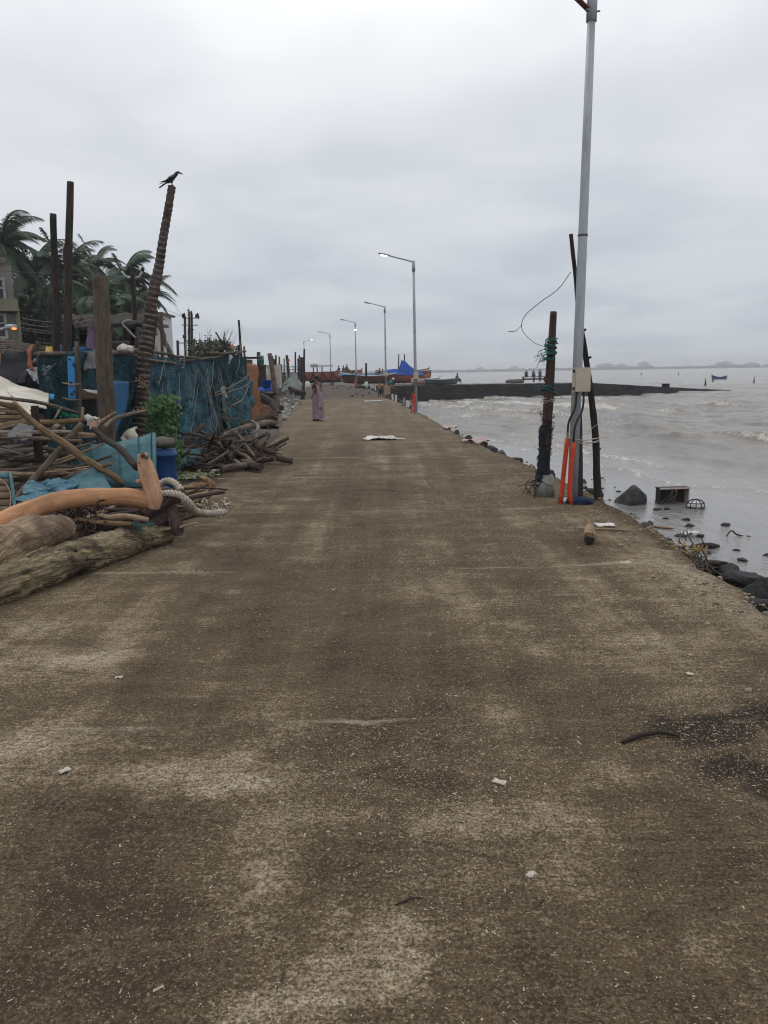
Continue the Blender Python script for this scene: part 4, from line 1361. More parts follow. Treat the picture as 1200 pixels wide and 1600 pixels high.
def figure(label, loc, rz, hgt, pose='stand', skin=None, top=None, bottom=None, hair=None, group=None, headcol=None, lean=0.0, sc_arm=1.0):
    """a person about hgt tall (when standing); own space: faces -y"""
    t = thing('person', label, 'person', loc, group, rz)
    s = hgt / 1.6
    V_ = lambda x, y, z: (x * s, y * s, z * s)
    if pose == 'stand':
        J = {'pelvis': (V_(0, 0, 0.88), 0.125 * s), 'waist': (V_(0, 0.01, 1.02), 0.110 * s), 'chest': (V_(0, 0.0, 1.22), (0.135 * s, 0.105 * s)), 'neck': (V_(0, 0.0, 1.37), 0.048 * s), 'head': (V_(0, -0.015, 1.47), 0.072 * s), 'crown': (V_(0, -0.005, 1.555), 0.06 * s)}
        for n_, x in (('l', 1), ('r', -1)):
            J.update({'sh' + n_: (V_(x * 0.17, 0.0, 1.30), 0.052 * s), 'el' + n_: (V_(x * 0.22, 0.03, 1.05), 0.038 * s), 'wr' + n_: (V_(x * 0.20, -0.09, 0.86), 0.026 * s), 'ha' + n_: (V_(x * 0.19, -0.13, 0.78), 0.030 * s),
                      'hip' + n_: (V_(x * 0.085, 0, 0.80), 0.088 * s), 'kn' + n_: (V_(x * 0.095, -0.01, 0.46), 0.058 * s), 'an' + n_: (V_(x * 0.10, 0.01, 0.09), 0.038 * s), 'toe' + n_: (V_(x * 0.115, -0.13, 0.035), 0.032 * s)})
    elif pose == 'bend':
        J = {'pelvis': (V_(0, 0.05, 0.80), 0.13 * s), 'waist': (V_(0, -0.06, 0.93), 0.115 * s), 'chest': (V_(0, -0.2, 1.06), (0.135 * s, 0.105 * s)), 'neck': (V_(0, -0.30, 1.15), 0.048 * s), 'head': (V_(0, -0.38, 1.20), 0.072 * s), 'crown': (V_(0, -0.43, 1.26), 0.06 * s)}
        for n_, x in (('l', 1), ('r', -1)):
            J.update({'sh' + n_: (V_(x * 0.17, -0.24, 1.08), 0.052 * s), 'el' + n_: (V_(x * 0.21, -0.28, 0.84), 0.038 * s), 'wr' + n_: (V_(x * 0.18, -0.34, 0.64), 0.026 * s), 'ha' + n_: (V_(x * 0.17, -0.36, 0.56), 0.030 * s),
                      'hip' + n_: (V_(x * 0.09, 0.05, 0.74), 0.09 * s), 'kn' + n_: (V_(x * 0.11, -0.06, 0.42), 0.06 * s), 'an' + n_: (V_(x * 0.11, 0.02, 0.09), 0.04 * s), 'toe' + n_: (V_(x * 0.12, -0.12, 0.035), 0.032 * s)})
    else:
        J = {'pelvis': (V_(0, 0.05, 0.12), 0.13 * s), 'waist': (V_(0, 0.04, 0.28), 0.115 * s), 'chest': (V_(0, 0.0, 0.48), (0.135 * s, 0.105 * s)), 'neck': (V_(0, -0.02, 0.63), 0.048 * s), 'head': (V_(0, -0.05, 0.73), 0.072 * s), 'crown': (V_(0, -0.05, 0.81), 0.06 * s)}
        for n_, x in (('l', 1), ('r', -1)):
            J.update({'sh' + n_: (V_(x * 0.17, 0.0, 0.56), 0.052 * s), 'el' + n_: (V_(x * 0.22, -0.08, 0.34), 0.038 * s), 'wr' + n_: (V_(x * 0.15, -0.26, 0.30), 0.026 * s), 'ha' + n_: (V_(x * 0.13, -0.33, 0.30), 0.030 * s),
                      'hip' + n_: (V_(x * 0.09, -0.02, 0.12), 0.09 * s), 'kn' + n_: (V_(x * 0.12, -0.36, 0.26), 0.06 * s), 'an' + n_: (V_(x * 0.11, -0.40, -0.10), 0.04 * s), 'toe' + n_: (V_(x * 0.12, -0.50, -0.14), 0.032 * s)})
    E = [('pelvis', 'waist'), ('waist', 'chest'), ('chest', 'neck'), ('neck', 'head'), ('head', 'crown')]
    for n_ in 'lr':
        E += [('chest', 'sh' + n_), ('sh' + n_, 'el' + n_), ('el' + n_, 'wr' + n_), ('wr' + n_, 'ha' + n_), ('pelvis', 'hip' + n_), ('hip' + n_, 'kn' + n_), ('kn' + n_, 'an' + n_), ('an' + n_, 'toe' + n_)]
    me = skin_body('body', J, E)
    me.materials.append(skin or M_skin)
    link('body', me, t)
    if top:
        T = {k: J[k] for k in ('waist', 'chest', 'shl', 'shr')}
        T['pelvis'] = (tuple(Vector(J['pelvis'][0]).lerp(Vector(J['waist'][0]), 0.35)), 0.135 * s)
        for n_ in 'lr':
            T['el' + n_] = (tuple(Vector(J['sh' + n_][0]).lerp(Vector(J['el' + n_][0]), 0.7)), 0.052 * s)
        gr = lambda r_: tuple(q * 1.16 for q in r_) if isinstance(r_, tuple) else r_ * 1.16
        T = {k: (v[0], gr(v[1])) for k, v in T.items()}
        me = skin_body('shirt', T, [('pelvis', 'waist'), ('waist', 'chest'), ('chest', 'shl'), ('chest', 'shr'), ('shl', 'ell'), ('shr', 'elr')])
        me.materials.append(top)
        link('shirt', me, t)
    if bottom:
        T = {'pelvis': J['pelvis']}
        for n_ in 'lr':
            T['hip' + n_] = J['hip' + n_]; T['kn' + n_] = J['kn' + n_]
            T['an' + n_] = (tuple(Vector(J['kn' + n_][0]).lerp(Vector(J['an' + n_][0]), 0.8)), 0.048 * s)
        T = {k: (v[0], v[1] * 1.14) for k, v in T.items()}
        me = skin_body('trousers', T, [('pelvis', 'hipl'), ('pelvis', 'hipr'), ('hipl', 'knl'), ('hipr', 'knr'), ('knl', 'anl'), ('knr', 'anr')])
        me.materials.append(bottom)
        link('trousers', me, t)
    h0, h1 = Vector(J['head'][0]), Vector(J['crown'][0])
    m = MB(); m.blob(h0.lerp(h1, 0.55) + Vector((0, 0.018 * s, 0.012 * s)), (0.088 * s, 0.098 * s, 0.092 * s), 1.0, 0.05, 2, 2)
    me = m.mesh('hair', headcol or M_hair); link('hair' if headcol is None else 'head_scarf', me, t)
    return t, s


# the woman in the saree: own space faces -y; turned so that she looks to the left and away
g = gp(497, 657.5)
t, s = figure('woman in a mauve saree standing on the road, seen from behind, looking toward the huts', (g.x, g.y, 0.0), rad(-118), 1.50, 'stand')
# draped skirt
m = MB()


def skirt(u, v):
    a = 2 * math.pi * u
    z = 0.075 + v * 0.93
    r0 = np.interp(v, [0, 0.1, 0.35, 0.62, 0.8, 1.0], [0.20, 0.195, 0.195, 0.205, 0.190, 0.135])
    fold = 0.026 * math.sin(a * 9 + 2.2 * v) * (1 - 0.6 * v) + 0.016 * math.sin(a * 4 - 5 * v)
    r_ = (r0 + fold) * s
    return Vector((r_ * math.cos(a) * 1.02, r_ * math.sin(a) * 0.90 + 0.01, z * s))


m.grid(skirt, 56, 22, True)
part('saree_skirt', m, M_saree, t, world=False)
m = MB()


def pallu(u, v):
    # a sash from the left hip in front, over the left shoulder and hanging down the back
    path = [(-0.19, -0.06, 0.88), (-0.05, -0.155, 1.06), (0.10, -0.125, 1.24), (0.135, -0.01, 1.345), (0.12, 0.125, 1.22), (0.10, 0.165, 0.98), (0.10, 0.215, 0.70), (0.12, 0.225, 0.45)]
    k = v * (len(path) - 1)
    i = min(len(path) - 2, int(k))
    p = Vector(path[i]).lerp(Vector(path[i + 1]), k - i)
    wd = np.interp(v, [0, 0.4, 0.6, 1], [0.30, 0.11, 0.22, 0.30])
    x = (u - 0.5) * wd
    y = 0.012 * math.sin(u * 19) + (-0.3 if v < 0.4 else 0.3) * -abs(x) * 0.6 * (0.4 if 0.3 < v < 0.5 else 1)
    return Vector((p.x + x * 0.9, p.y + y, p.z - x * (0.35 if v < 0.4 else -0.1))) * s


m.slab(pallu, 14, 30, 0.006)
part('saree_drape', m, M_saree, t, world=False)
T = {'waist': ((0, 0.01 * s, 1.09 * s), 0.120 * s), 'chest': ((0, 0, 1.22 * s), (0.150 * s, 0.122 * s)), 'shl': ((0.165 * s, 0, 1.30 * s), 0.066 * s), 'shr': ((-0.165 * s, 0, 1.30 * s), 0.066 * s), 'ell': ((0.205 * s, 0.022 * s, 1.13 * s), 0.058 * s), 'elr': ((-0.205 * s, 0.022 * s, 1.13 * s), 0.058 * s)}
me = skin_body('blouse', T, [('waist', 'chest'), ('chest', 'shl'), ('chest', 'shr'), ('shl', 'ell'), ('shr', 'elr')], 'chest')
me.materials.append(M_blouse); link('blouse', me, t)
m = MB(); m.blob((0, 0.105 * s, 1.45 * s), (0.055 * s, 0.045 * s, 0.055 * s), 2, 0.1, 2, 2); part('hair_bun', m, M_hair, t, world=False)
for x in (-1, 1):
    m = MB(); m.box((x * 0.108 * s, -0.05 * s, 0.012), (0.10 * s, 0.27 * s, 0.022)); part('sandal', m, M_blouse, t, world=False)

g = gp(603, 622)
t, s = figure('stooping person in a teal shirt with a white head cloth at the road edge', (g.x + 0.12, g.y, 0.02), rad(75), 1.45, 'bend', top=M_teal, headcol=M_whitecl)
m = MB()
m.grid(lambda u, v: Vector(((0.21 + 0.012 * math.sin(u * 40)) * math.cos(6.283 * u), 0.05 - 0.03 * v + (0.20 + 0.012 * math.sin(u * 33)) * math.sin(6.283 * u), 0.22 + 0.62 * v)) * s, 40, 8, True)
part('skirt', m, M_beige, t, world=False)
g = gp(593, 622)
figure('small child in an orange top standing beside the stooping person', (g.x, g.y, 0.02), rad(20), 0.98, 'stand', top=M_orangecl, bottom=M_darkcl)


# ================================================================== BOATS
def hullmat(name, c_top, c_mid, c_low, zsplit1, zsplit2):
    n = NT(name)
    o = n.vec('Object')
    sp = n.n('ShaderNodeSeparateXYZ')
    n.t.links.new(o, sp.inputs[0])
    z = n.math('ADD', sp.outputs[2], n.math('MULTIPLY', n.noise(o, 3, 4), 0.05))
    wear = n.noise(n.vec('Object', (0.6, 0.6, 3)), 2.0, 6, 0.65)
    col = n.mix(n.step(z, zsplit1 - 0.02, zsplit1 + 0.02), c_low, c_mid)
    col = n.mix(n.step(z, zsplit2 - 0.02, zsplit2 + 0.02), col, c_top)
    col = n.mix(n.step(wear, 0.5, 0.68, 0, 0.55), col, tuple(q * 0.5 for q in c_mid))
    col = n.mix(n.step(n.noise(o, 7, 5, 0.7), 0.62, 0.72, 0, 0.5), col, (0.30, 0.24, 0.20))
    return n.fin(col, 0.6, n.bump(wear, 0.2, 0.02), 0, 0.3)


M_hull_orange = hullmat('orange_red_hull', (0.36, 0.10, 0.055), (0.42, 0.11, 0.055), (0.045, 0.028, 0.026), 0.34, 2.0)
M_hull_maroon = hullmat('maroon_hull', (0.60, 0.58, 0.55), (0.115, 0.034, 0.030), (0.080, 0.026, 0.024), 0.25, 1.10)
M_hull_rust = hullmat('rust_orange_hull', (0.44, 0.17, 0.06), (0.34, 0.10, 0.055), (0.13, 0.05, 0.04), 0.25, 0.75)
M_hull_grey = hullmat('grey_green_hull', (0.12, 0.15, 0.15), (0.09, 0.12, 0.12), (0.05, 0.06, 0.06), 0.2, 0.5)
M_hull_cream = hullmat('cream_orange_hull', (0.62, 0.56, 0.46), (0.55, 0.25, 0.13), (0.4, 0.16, 0.09), 0.15, 0.34)
M_tarp = cloth('bright_blue_tarp', (0.012, 0.070, 0.33), (0.008, 0.045, 0.22), 3)
M_tarp2 = cloth('faded_blue_tarp', (0.06, 0.17, 0.28), (0.03, 0.09, 0.16), 4)
M_deckwood = woodmat('boat_deck_wood', (0.10, 0.075, 0.055), (0.18, 0.14, 0.10), (0.06, 0.045, 0.035))


def boat(label, c, L_, B_, H_, mat, rz=0.0, sheer=0.35, gun=None, swags=0, deck=True, planks=0):
    """a wooden boat; own space: length along x, bow at +x"""
    t = thing('fishing_boat', label, 'boat', c, 'boats hauled out beyond the road end', rz)

    def sec(u):
        x = (u - 0.5) * L_
        w_ = B_ / 2 * max(0.02, (1 - abs(2 * u - 0.92) ** 2.6)) if u > 0.46 else B_ / 2 * (0.62 + 0.38 * math.sin(u / 0.46 * math.pi / 2))
        sh = H_ * (1 + sheer * abs(2 * u - 0.9) ** 2.2)
        return x, w_, sh, H_ * 0.05 + H_ * 0.28 * max(0, 2 * u - 1.35) ** 1.5

    def f(u, v):
        x, w_, sh, k = sec(u)
        a = v * 2 - 1
        sgn = 1 if a > 0 else -1
        b = abs(a)
        yy = sgn * w_ * min(1, (b ** 0.55) * (1.02))
        zz = k + (sh - k) * (b ** 1.7)
        ov = 0.25 * H_ * max(0, (2 * u - 1)) ** 3 * b
        return Vector((x + ov, yy, zz))
    m = MB(); m.grid(f, 36, 18)
    b0 = len(m.v)
    m.grid(lambda u, v: f(u, v) * 1.0 + Vector((0, (0.05 if v < 0.5 else -0.05), 0.05)), 36, 18)
    part('hull', m, mat, t, world=False)
    for sd in (0.0, 1.0):
        m = MB(); m.tube([f(i / 24, sd) + Vector((0, 0, 0.03)) for i in range(25)], 0.055, 6)
        part('gunwale', m, gun or mat, t, world=False)
    if deck:
        for u in (0.2, 0.42, 0.66):
            x, w_, sh, k = sec(u)
            m = MB(); m.box((x, 0, sh * 0.80), (0.22, w_ * 1.9, 0.05)); part('thwart', m, M_deckwood, t, world=False)
    for q in range(swags):
        u0 = 0.05 + 0.86 * q / swags
        pts = [f(u0, 0.0) + Vector((0, -0.07, 0.02)), f(u0 + 0.3 / swags, 0.07) + Vector((0, -0.10, -0.28 * H_)), f(u0 + 0.62 / swags, 0.10) + Vector((0, -0.10, -0.40 * H_)), f(u0 + 0.9 / swags, 0.0) + Vector((0, -0.07, 0.02))]
        m = MB(); m.tube(lerp_path(pts, 9), 0.075, 6, 0.3, 3); part('net_swag', m, M_bluenet, t, world=False)
    for sx in (-0.28, 0.2):
        m = MB(); m.box((sx * L_, 0, -0.08), (0.35, B_ * 0.7, 0.34)); part('keel_block', m, M_deckwood, t, world=False)
    m = MB(); m.tube(lerp_path([f(1.0, 0.5) + Vector((-0.02, 0, 0)), f(1, 0.8) + Vector((0.02, 0, 0)), f(1, 1) + Vector((0.05, 0, 0.25))], 8), 0.06, 6); part('stem_post', m, gun or mat, t, world=False)
    return t, f, sec


zb = 0.30
Yb1 = 84
p = at(492, 598, Yb1)
b1, f1, _ = boat('long orange-red boat with dark net swags lying behind the saree woman', (p.x, Yb1, 0.50), 9.6, 2.4, 1.15, M_hull_orange, rad(4), 0.12, M_deckwood, 8)
p = at(578, 598, 78)
b2, f2, _ = boat('dark maroon boat with a white top strake behind the lone dark stake', (p.x, 78, 0.42), 5.4, 1.9, 0.80, M_hull_maroon, rad(176), 0.35, M_whitep, 3)
p = at(634, 597, 80)
b3, f3, _ = boat('rust-orange boat under the peaked bright blue tarp', (p.x, 80, 0.42), 4.7, 2.0, 0.78, M_hull_rust, rad(3), 0.25, M_deckwood, 0)
p = at(688, 600, 74)
b4, f4, _ = boat('low grey-green upturned skiff at the landward end of the jetty', (p.x, 74, 0.28), 3.0, 1.2, 0.45, M_hull_grey, rad(2), 0.2, None, 0, False)
p = at(664, 600, 76)
b5, f5, _ = boat('small cream and orange boat in front of the blue-tarped boat', (p.x, 76, 0.30), 2.6, 1.1, 0.5, M_hull_cream, rad(-6), 0.2, M_whitep, 0)
p = at(590, 590, 98)
boat('far maroon boat half hidden behind the dark maroon one', (p.x + 3.0, 98, 0.55), 6.5, 2.0, 1.0, M_hull_maroon, rad(8), 0.3, M_deckwood, 0)
# tarps on and between the boats
T_ = Vector((b3.location))
tt = thing('tarp_tent', 'bright blue tarp pulled up to a peak over the rust-orange boat', 'tarp', T_ + Vector((0, 0, 1.0)))
m = MB()


def tent(u, v):
    x = np.interp(u, [0, 0.18, 0.34, 0.42, 0.55, 0.75, 1.0], [-2.5, -1.7, -0.9, -0.30, 0.25, 0.95, 1.95])
    top = np.interp(u, [0, 0.10, 0.30, 0.37, 0.40, 0.47, 0.60, 0.80, 1.0], [1.0, 1.38, 1.48, 1.42, 2.30, 2.30, 1.75, 1.32, 0.98])
    a = (v - 0.5) * 2
    z = top - (top - 0.80) * abs(a) ** 0.9
    y = a * 1.05
    return T_ + Vector((x, y + 0.06 * math.sin(u * 25), z + 0.05 * mn.noise((u * 9, v * 6, 2))))


m.slab(tent, 60, 16, 0.02); part('tarp_sheet', m, M_tarp, tt)
for px in (622.5, 631.5):
    a = at(px, 592, 80); b = at(px + 0.6, 553.5, 80)
    m = MB(); m.tube([Vector((a.x, 80, 0.4)), b], [0.08, 0.06], 7)
    solo('mast_pole', m, M_wood_dark, 'dark pole holding up the blue tarp peak, %s' % ('left of the two' if px < 625 else 'right of the two'), 'pole', (a.x, 80, 0.4))
B2 = Vector(b2.location)
m = MB()
m.slab(lambda u, v: B2 + Vector((-3.2 + 5.6 * u, (v - 0.5) * 1.7, 0.92 + 0.12 * math.cos((v - 0.5) * 3) + 0.10 * mn.noise((u * 9, v * 4, 7)))), 40, 8, 0.02)
solo('boat_cover', m, M_tarp2, 'faded blue sheet laid along the top of the dark maroon boat', 'tarp')
# the flat-roofed shelter behind the red boat
p = at(502, 590, 96)
t = thing('shelter', 'small flat roofed open shelter on posts behind the long orange-red boat', 'shelter', (p.x, 96, 0.3))
w0 = 2.0
for dx in (-0.75, -0.38, 0.1, 0.95):
    m = MB(); m.tube([Vector((p.x + dx * 1.25, 96, 0.3)), Vector((p.x + dx * 1.25, 96, 2.35))], 0.07, 6); part('post', m, M_wood_dark, t)
m = MB(); m.box((p.x + 0.1, 96, 2.45), (2.7, 2.0, 0.10)); part('roof', m, M_wood_grey, t)
m = MB(); m.box((p.x - 0.75, 95.2, 2.5), (0.85, 0.4, 0.42)); part('roof_box', m, M_whitep, t)

for i, (px, py, Y, lab, top_, ps, rz) in enumerate(((671, 597, 104, 'person in a white shirt standing at the bow of the blue-tarped boat', M_whitecl, 'stand', 0.2),
                                                   (843.5, 597.5, 91, 'person in dark blue standing on the jetty beside the plank bench', M_bluecl, 'stand', 0.4))):
    p = at(px, py, Y)
    figure(lab, (p.x, Y, p.z), rz, 1.55, ps, top=top_, bottom=M_darkcl)
for px, Y, z, lab, top_ in ((593, 78, 1.15, 'dark-clothed person sitting on the maroon boat', M_darkcl), (598.5, 78.3, 1.10, 'pink-shirted person sitting on the maroon boat', M_pinkcl), (714, 76, 0.55, 'dark figure sitting on the jetty past the upturned skiff', M_darkcl),
                            (530, 84, 1.55, 'figure in dark clothes sitting on the red boat, leftmost of a group of three', M_darkcl), (537, 84.3, 1.55, 'figure in dark clothes sitting on the red boat, middle of a group of three', M_darkcl), (542, 84.0, 1.66, 'taller figure sitting on the red boat, rightmost of a group of three', M_darkcl)):
    p = at(px, 590, Y)
    figure(lab, (p.x, Y, z), rad(R.uniform(-60, 60)), 1.5, 'sit', top=top_, bottom=M_darkcl)
# bench on the jetty with two seated people
p = at(834, 597, 92)
t = thing('plank_bench', 'long low plank bench on the jetty with people sitting on it', 'bench', (p.x, 92, p.z))
m = MB(); m.box((p.x, 92, p.z + 0.62), (2.8, 0.5, 0.08)); part('seat', m, M_wood_grey, t)
m = MB(); m.box((p.x, 92.25, p.z + 0.35), (2.8, 0.05, 0.18)); part('rail', m, M_wood_grey, t)
for dx in (-1.25, 0, 1.25):
    m = MB(); m.box((p.x + dx, 92, p.z + 0.29), (0.1, 0.45, 0.58)); part('leg', m, M_wood_dark, t)
for dx, lab, tp in ((-0.9, 'person in dark clothes sitting at the left end of the jetty bench', M_darkcl), (-0.05, 'person in grey sitting in the middle of the jetty bench', M_bluecl)):
    figure(lab, (p.x + dx, 92, p.z + 0.66), 0.1 + dx * 0.4, 1.45, 'sit', top=tp, bottom=M_darkcl)
for k, (px, Y, sx, lab) in enumerate(((807, 88, 0.7, 'heap of dark nets on the jetty left of the bench'), (796, 89, 0.4, 'small dark heap on the jetty farthest left of the bench'))):
    p = at(px, 598.5, Y)
    m = MB(); m.blob((p.x, Y, p.z + 0.12), (sx, 0.5, 0.30), k * 4 + 1, 0.4, 2, 3, flatb=-0.15)
    solo('net_heap', m, M_wood_grey, lab, 'net heap')
# stub on the jetty tip, buoys and a boat out on the water
p = JT[8]
m = MB(); m.box(p + Vector((-0.2, 0.7, 0.18)), (0.6, 0.6, 0.4)); solo('concrete_block', m, M_jetty, 'dark block on the sloping end of the jetty', 'block')
for px, py, s_, lab in ((1102, 602, 0.14, 'dark mooring stake buoy above the jetty tip'), (1114, 596, 0.12, 'tiny dark buoy between the jetty tip and the blue boat'), (1178, 598, 0.12, 'tiny dark buoy far right on the open water'), (1002, 586, 0.18, 'leftmost tiny dark buoy on the open water'), (1060, 586, 0.18, 'tiny dark buoy left of the blue boat on the open water')):
    g = gp(px, py, SEA)
    m = MB(); m.lathe(g, [(0.01, -0.3), (s_, -0.1), (s_ * 1.1, 0.15), (s_ * 0.7, 0.5), (s_ * 0.35, 0.9), (0.02, 1.0)], 10)
    solo('buoy', m, M_rock, lab, 'buoy', g)
g = gp(1124, 592.5, SEA)
t, f_, _ = boat('small blue boat afloat alone on the open water', (g.x, g.y, SEA - 0.22), 2.9, 1.0, 0.62, plain('blue_boat_paint', (0.03, 0.07, 0.20), 0.5), rad(178), 0.6, None, 0)
t['group'] = 'boats afloat'

# ================================================================== WHITE STUBS AND STAKES ALONG THE FAR ROAD EDGE
for k, (px, py, h_, mt, lab) in enumerate(((572.5, 612, 2.05, M_wood_dark, 'tall dark stake with a white foot at the far road edge'), (570, 609, 0.55, M_whitep, None), (580, 613, 0.5, M_whitep, None), (583, 614, 0.5, M_whitep, None), (587, 616, 0.6, M_whitep, None), (591, 618, 0.6, M_whitep, None), (613.5, 626, 0.6, M_whitep, None), (618.5, 628.5, 0.65, M_whitep, None),
                                       (631, 633.5, 0.62, M_concrete, 'grey stub post leaning at the road edge among white stubs'), (635.5, 636, 0.5, M_whitep, None), (639, 637, 0.5, M_whitep, None))):
    g = gp(px, py, 0.0)
    g.z = hump(g.y) - 0.02
    m = MB(); m.tube(lerp_path([g, g + Vector((R.uniform(-.03, .03), 0, h_ * (0.62 if h_ < 1 else 1)))], 5), [0.055 if h_ < 1 else 0.10, 0.05 if h_ < 1 else 0.08], 8, 0.06, 5)
    if h_ > 1:
        t = thing('edge_stake', lab, 'stake', g); part('stake', m, mt, t)
        m = MB(); m.tube([g + Vector((0, 0, 0)), g + Vector((0, 0, 0.55))], 0.12, 8); part('white_foot', m, M_whitep, t)
    else:
        solo('edge_stub', m, mt, lab or 'short white-painted stub post in the row at the far road edge', 'stub post', g, 'white stubs along the far road edge' if lab is None else None)
# kerb lumps beside the stubs
for i in range(26):
    y = 34 + i * 1.0 + R.uniform(-.3, .3)
    rock((edge_r(y) - 0.02 + R.uniform(-.1, .1), y, hump(y) + 0.02), R.uniform(0.07, 0.15), 'pale lump among the stub posts of the far road edge', 'lumps along the far road edge').data = rock_meshes[0]
# dirt windrow and debris across the far road
for i in range(40):
    y = R.uniform(50, 72)
    x = R.uniform(edge_l(y), edge_r(y) - 0.3)
    rock((x, y, hump(y) + 0.03), R.uniform(0.03, 0.10), 'clod of dark earth on the far muddy stretch of road', 'earth clods on the far road', name='earth_clod')
m = MB(); a, b = gp(569, 628.5), gp(597, 627.5); m.tube(lerp_path([a + Vector((0, 0, .04)), b + Vector((0, 0, .04))], 8), 0.05, 6, 0.2, 4)
solo('pale_pole', m, M_whitep, 'pale straight pole lying across the road near the child', 'pole')

# ================================================================== LEFT SIDE: LOGS IN THE FOREGROUND
def log(name, label, cat, pts, r_px, mat, seg=14, bump=0.10, bf=4.0, n=26, wob=0.02, group=None, endmat=None, sq=1.0, seed=0, rough=0.0):
    P_ = [at(*p) for p in pts]
    rr = [q * p[2] / 1200 for q, p in zip(r_px, pts)]
    m = MB(); m.tube(lerp_path(P_, n, wob, seed), rr, seg, bump, bf, squash=sq, seed=seed, rough=rough)
    return solo(name, m, mat, label, cat, P_[0], group)


M_endgrain = mottle('cut_end_grain', (0.28, 0.20, 0.125), (0.17, 0.115, 0.07), 14, 0.9, 0.3, stretch=(1, 3, 1))
log('log', 'long mossy bark-covered log lying lowest, along the road edge at the left of the photo', 'log', [(-160, 985, 4.72), (0, 912, 5.32), (130, 868, 6.1), (215, 842, 6.75), (262, 834, 7.1)], [38, 36, 30, 25, 17], M_bark_log, 48, 0.13, 5, 240, 0.03, rough=0.10)
log('log', 'thick pale tan log with a blunt rounded end, behind the mossy log', 'log', [(-170, 935, 4.75), (-60, 885, 5.2), (0, 860, 5.55), (60, 838, 5.95), (90, 828, 6.15), (104, 826, 6.25)], [38, 36, 34, 34, 31, 20], M_bark_pale, 40, 0.15, 5, 120, 0.02, seed=3, rough=0.06)
log('log', 'purplish brown log wedged between the pale tan log and the mossy log', 'log', [(40, 880, 5.85), (90, 856, 6.25), (130, 836, 6.6), (172, 818, 7.0), (186, 812, 7.15)], [20, 20, 20, 19, 12], M_bark_purple, 28, 0.12, 5, 80, 0.02, seed=5, rough=0.09)
t = thing('forked_branch', 'long bare orange-brown branch bending up into an upright fork, topmost on the log pile', 'branch', at(0, 828, 5.9))
P_ = [(-170, 895, 4.95), (-80, 862, 5.4), (0, 819, 5.95), (50, 796, 6.2), (105, 781, 6.45), (160, 777, 6.7), (205, 778, 6.85), (236, 784, 6.95)]
rr = [21, 20, 19, 17, 15.5, 14.5, 14.5, 14]
m = MB(); m.tube(lerp_path([at(*p) for p in P_], 60, 0.012, 8), [q * p[2] / 1200 for q, p in zip(rr, P_)], 24, 0.10, 5, seed=8, rough=0.02); part('branch', m, M_bark_orange, t)
P_ = [(239, 796, 6.9), (240, 775, 6.92), (234, 750, 6.95), (228, 730, 6.98), (224, 716, 7.0), (222, 709, 7.0)]
rr = [9, 14, 14, 14, 12.5, 7]
m = MB(); m.tube(lerp_path([at(*p) for p in P_], 24, 0.006, 2), [q * p[2] / 1200 for q, p in zip(rr, P_)], 20, 0.14, 7, seed=2, rough=0.03); part('fork', m, M_bark_orange, t)
for px, py, q in ((223, 711, 3.6), (229, 714, 2.6), (219, 723, 2.4)):
    c = at(px, py, 6.95); m = MB(); m.blob(c, (q * 0.0058, 0.03, q * 0.0062), px, 0.35, 2, 2); part('knot', m, M_bark_purple, t)
c = at(212, 735, 6.98); m = MB(); m.tube([at(222, 752, 6.95), at(213, 752, 6.9)], [0.03, 0.014], 8, 0.1, 8); part('knot', m, M_bark_orange, t)
log('branch', 'thin peeled branch lying under the forked branch at the far left', 'branch', [(-120, 900, 5.3), (0, 845, 5.7), (25, 832, 5.9), (45, 822, 6.05)], [8, 9, 7, 4], M_bark_orange, 10, 0.08, 5, 20)
log('branch', 'thin pale stick on the log pile, lower of the two below the forked branch', 'branch', [(122, 811, 6.5), (160, 816, 6.55), (205, 819, 6.6)], [4, 4.5, 4.5], M_bamboo, 8, 0.08, 8, 14)
log('branch', 'thin pale stick on the log pile, upper of the two below the forked branch', 'branch', [(150, 803, 6.55), (172, 808, 6.6), (198, 806, 6.62), (232, 813, 6.65)], [4, 5, 4.5, 5], M_bamboo, 8, 0.1, 8, 14)
for k, (lab, pts, rr, mt) in enumerate((
        ('gnarled dark log end leaning under the loop of white rope', [(222, 805, 6.85), (246, 790, 6.95), (268, 778, 7.05), (286, 772, 7.15)], [9, 11, 12, 10], M_bark_purple),
        ('stubby log with a pale cut end pointing at the road beside the rope', [(262, 786, 7.2), (268, 806, 7.05), (277, 826, 6.95), (281, 829, 6.93)], [12, 12, 13, 10], M_bark_purple),
        ('thick knotty log end under the rope, the largest dark one by the mossy log tip', [(205, 830, 6.9), (240, 815, 7.0), (262, 806, 7.1), (272, 803, 7.15)], [14, 16, 15, 8], M_bark_purple),
        ('brown log end with bark sticking out toward the road, nearer of two beyond the rope', [(255, 800, 8.4), (290, 786, 8.6), (318, 775, 8.8), (326, 771, 8.85)], [10, 9, 9, 7], M_bark_pale),
        ('brown log end sticking out toward the road, farther of two beyond the rope', [(262, 778, 8.9), (290, 766, 9.1), (318, 760, 9.3), (333, 759, 9.4)], [9, 8.5, 8, 7], M_bark_pale),
        ('upright brown knob at the tip of the farther log beyond the rope', [(331, 760, 9.38), (325, 752, 9.34), (320, 746, 9.3)], [8, 7, 4], M_bark_pale),
        ('dark log lying mostly hidden behind the upright fork', [(150, 800, 7.3), (200, 792, 7.5), (245, 776, 7.7), (262, 772, 7.8)], [15, 16, 15, 12], M_bark_purple),
        ('dark log buried at the back of the pile under the forked branch', [(-60, 850, 6.7), (40, 820, 6.9), (120, 806, 7.1), (150, 803, 7.2)], [18, 20, 18, 10], M_bark_purple))):
    log('log', lab, 'log', pts, rr, mt, 24, 0.18, 7, 50, 0.02, seed=k * 3 + 11, rough=0.10)
c = at(108, 812, 6.55)
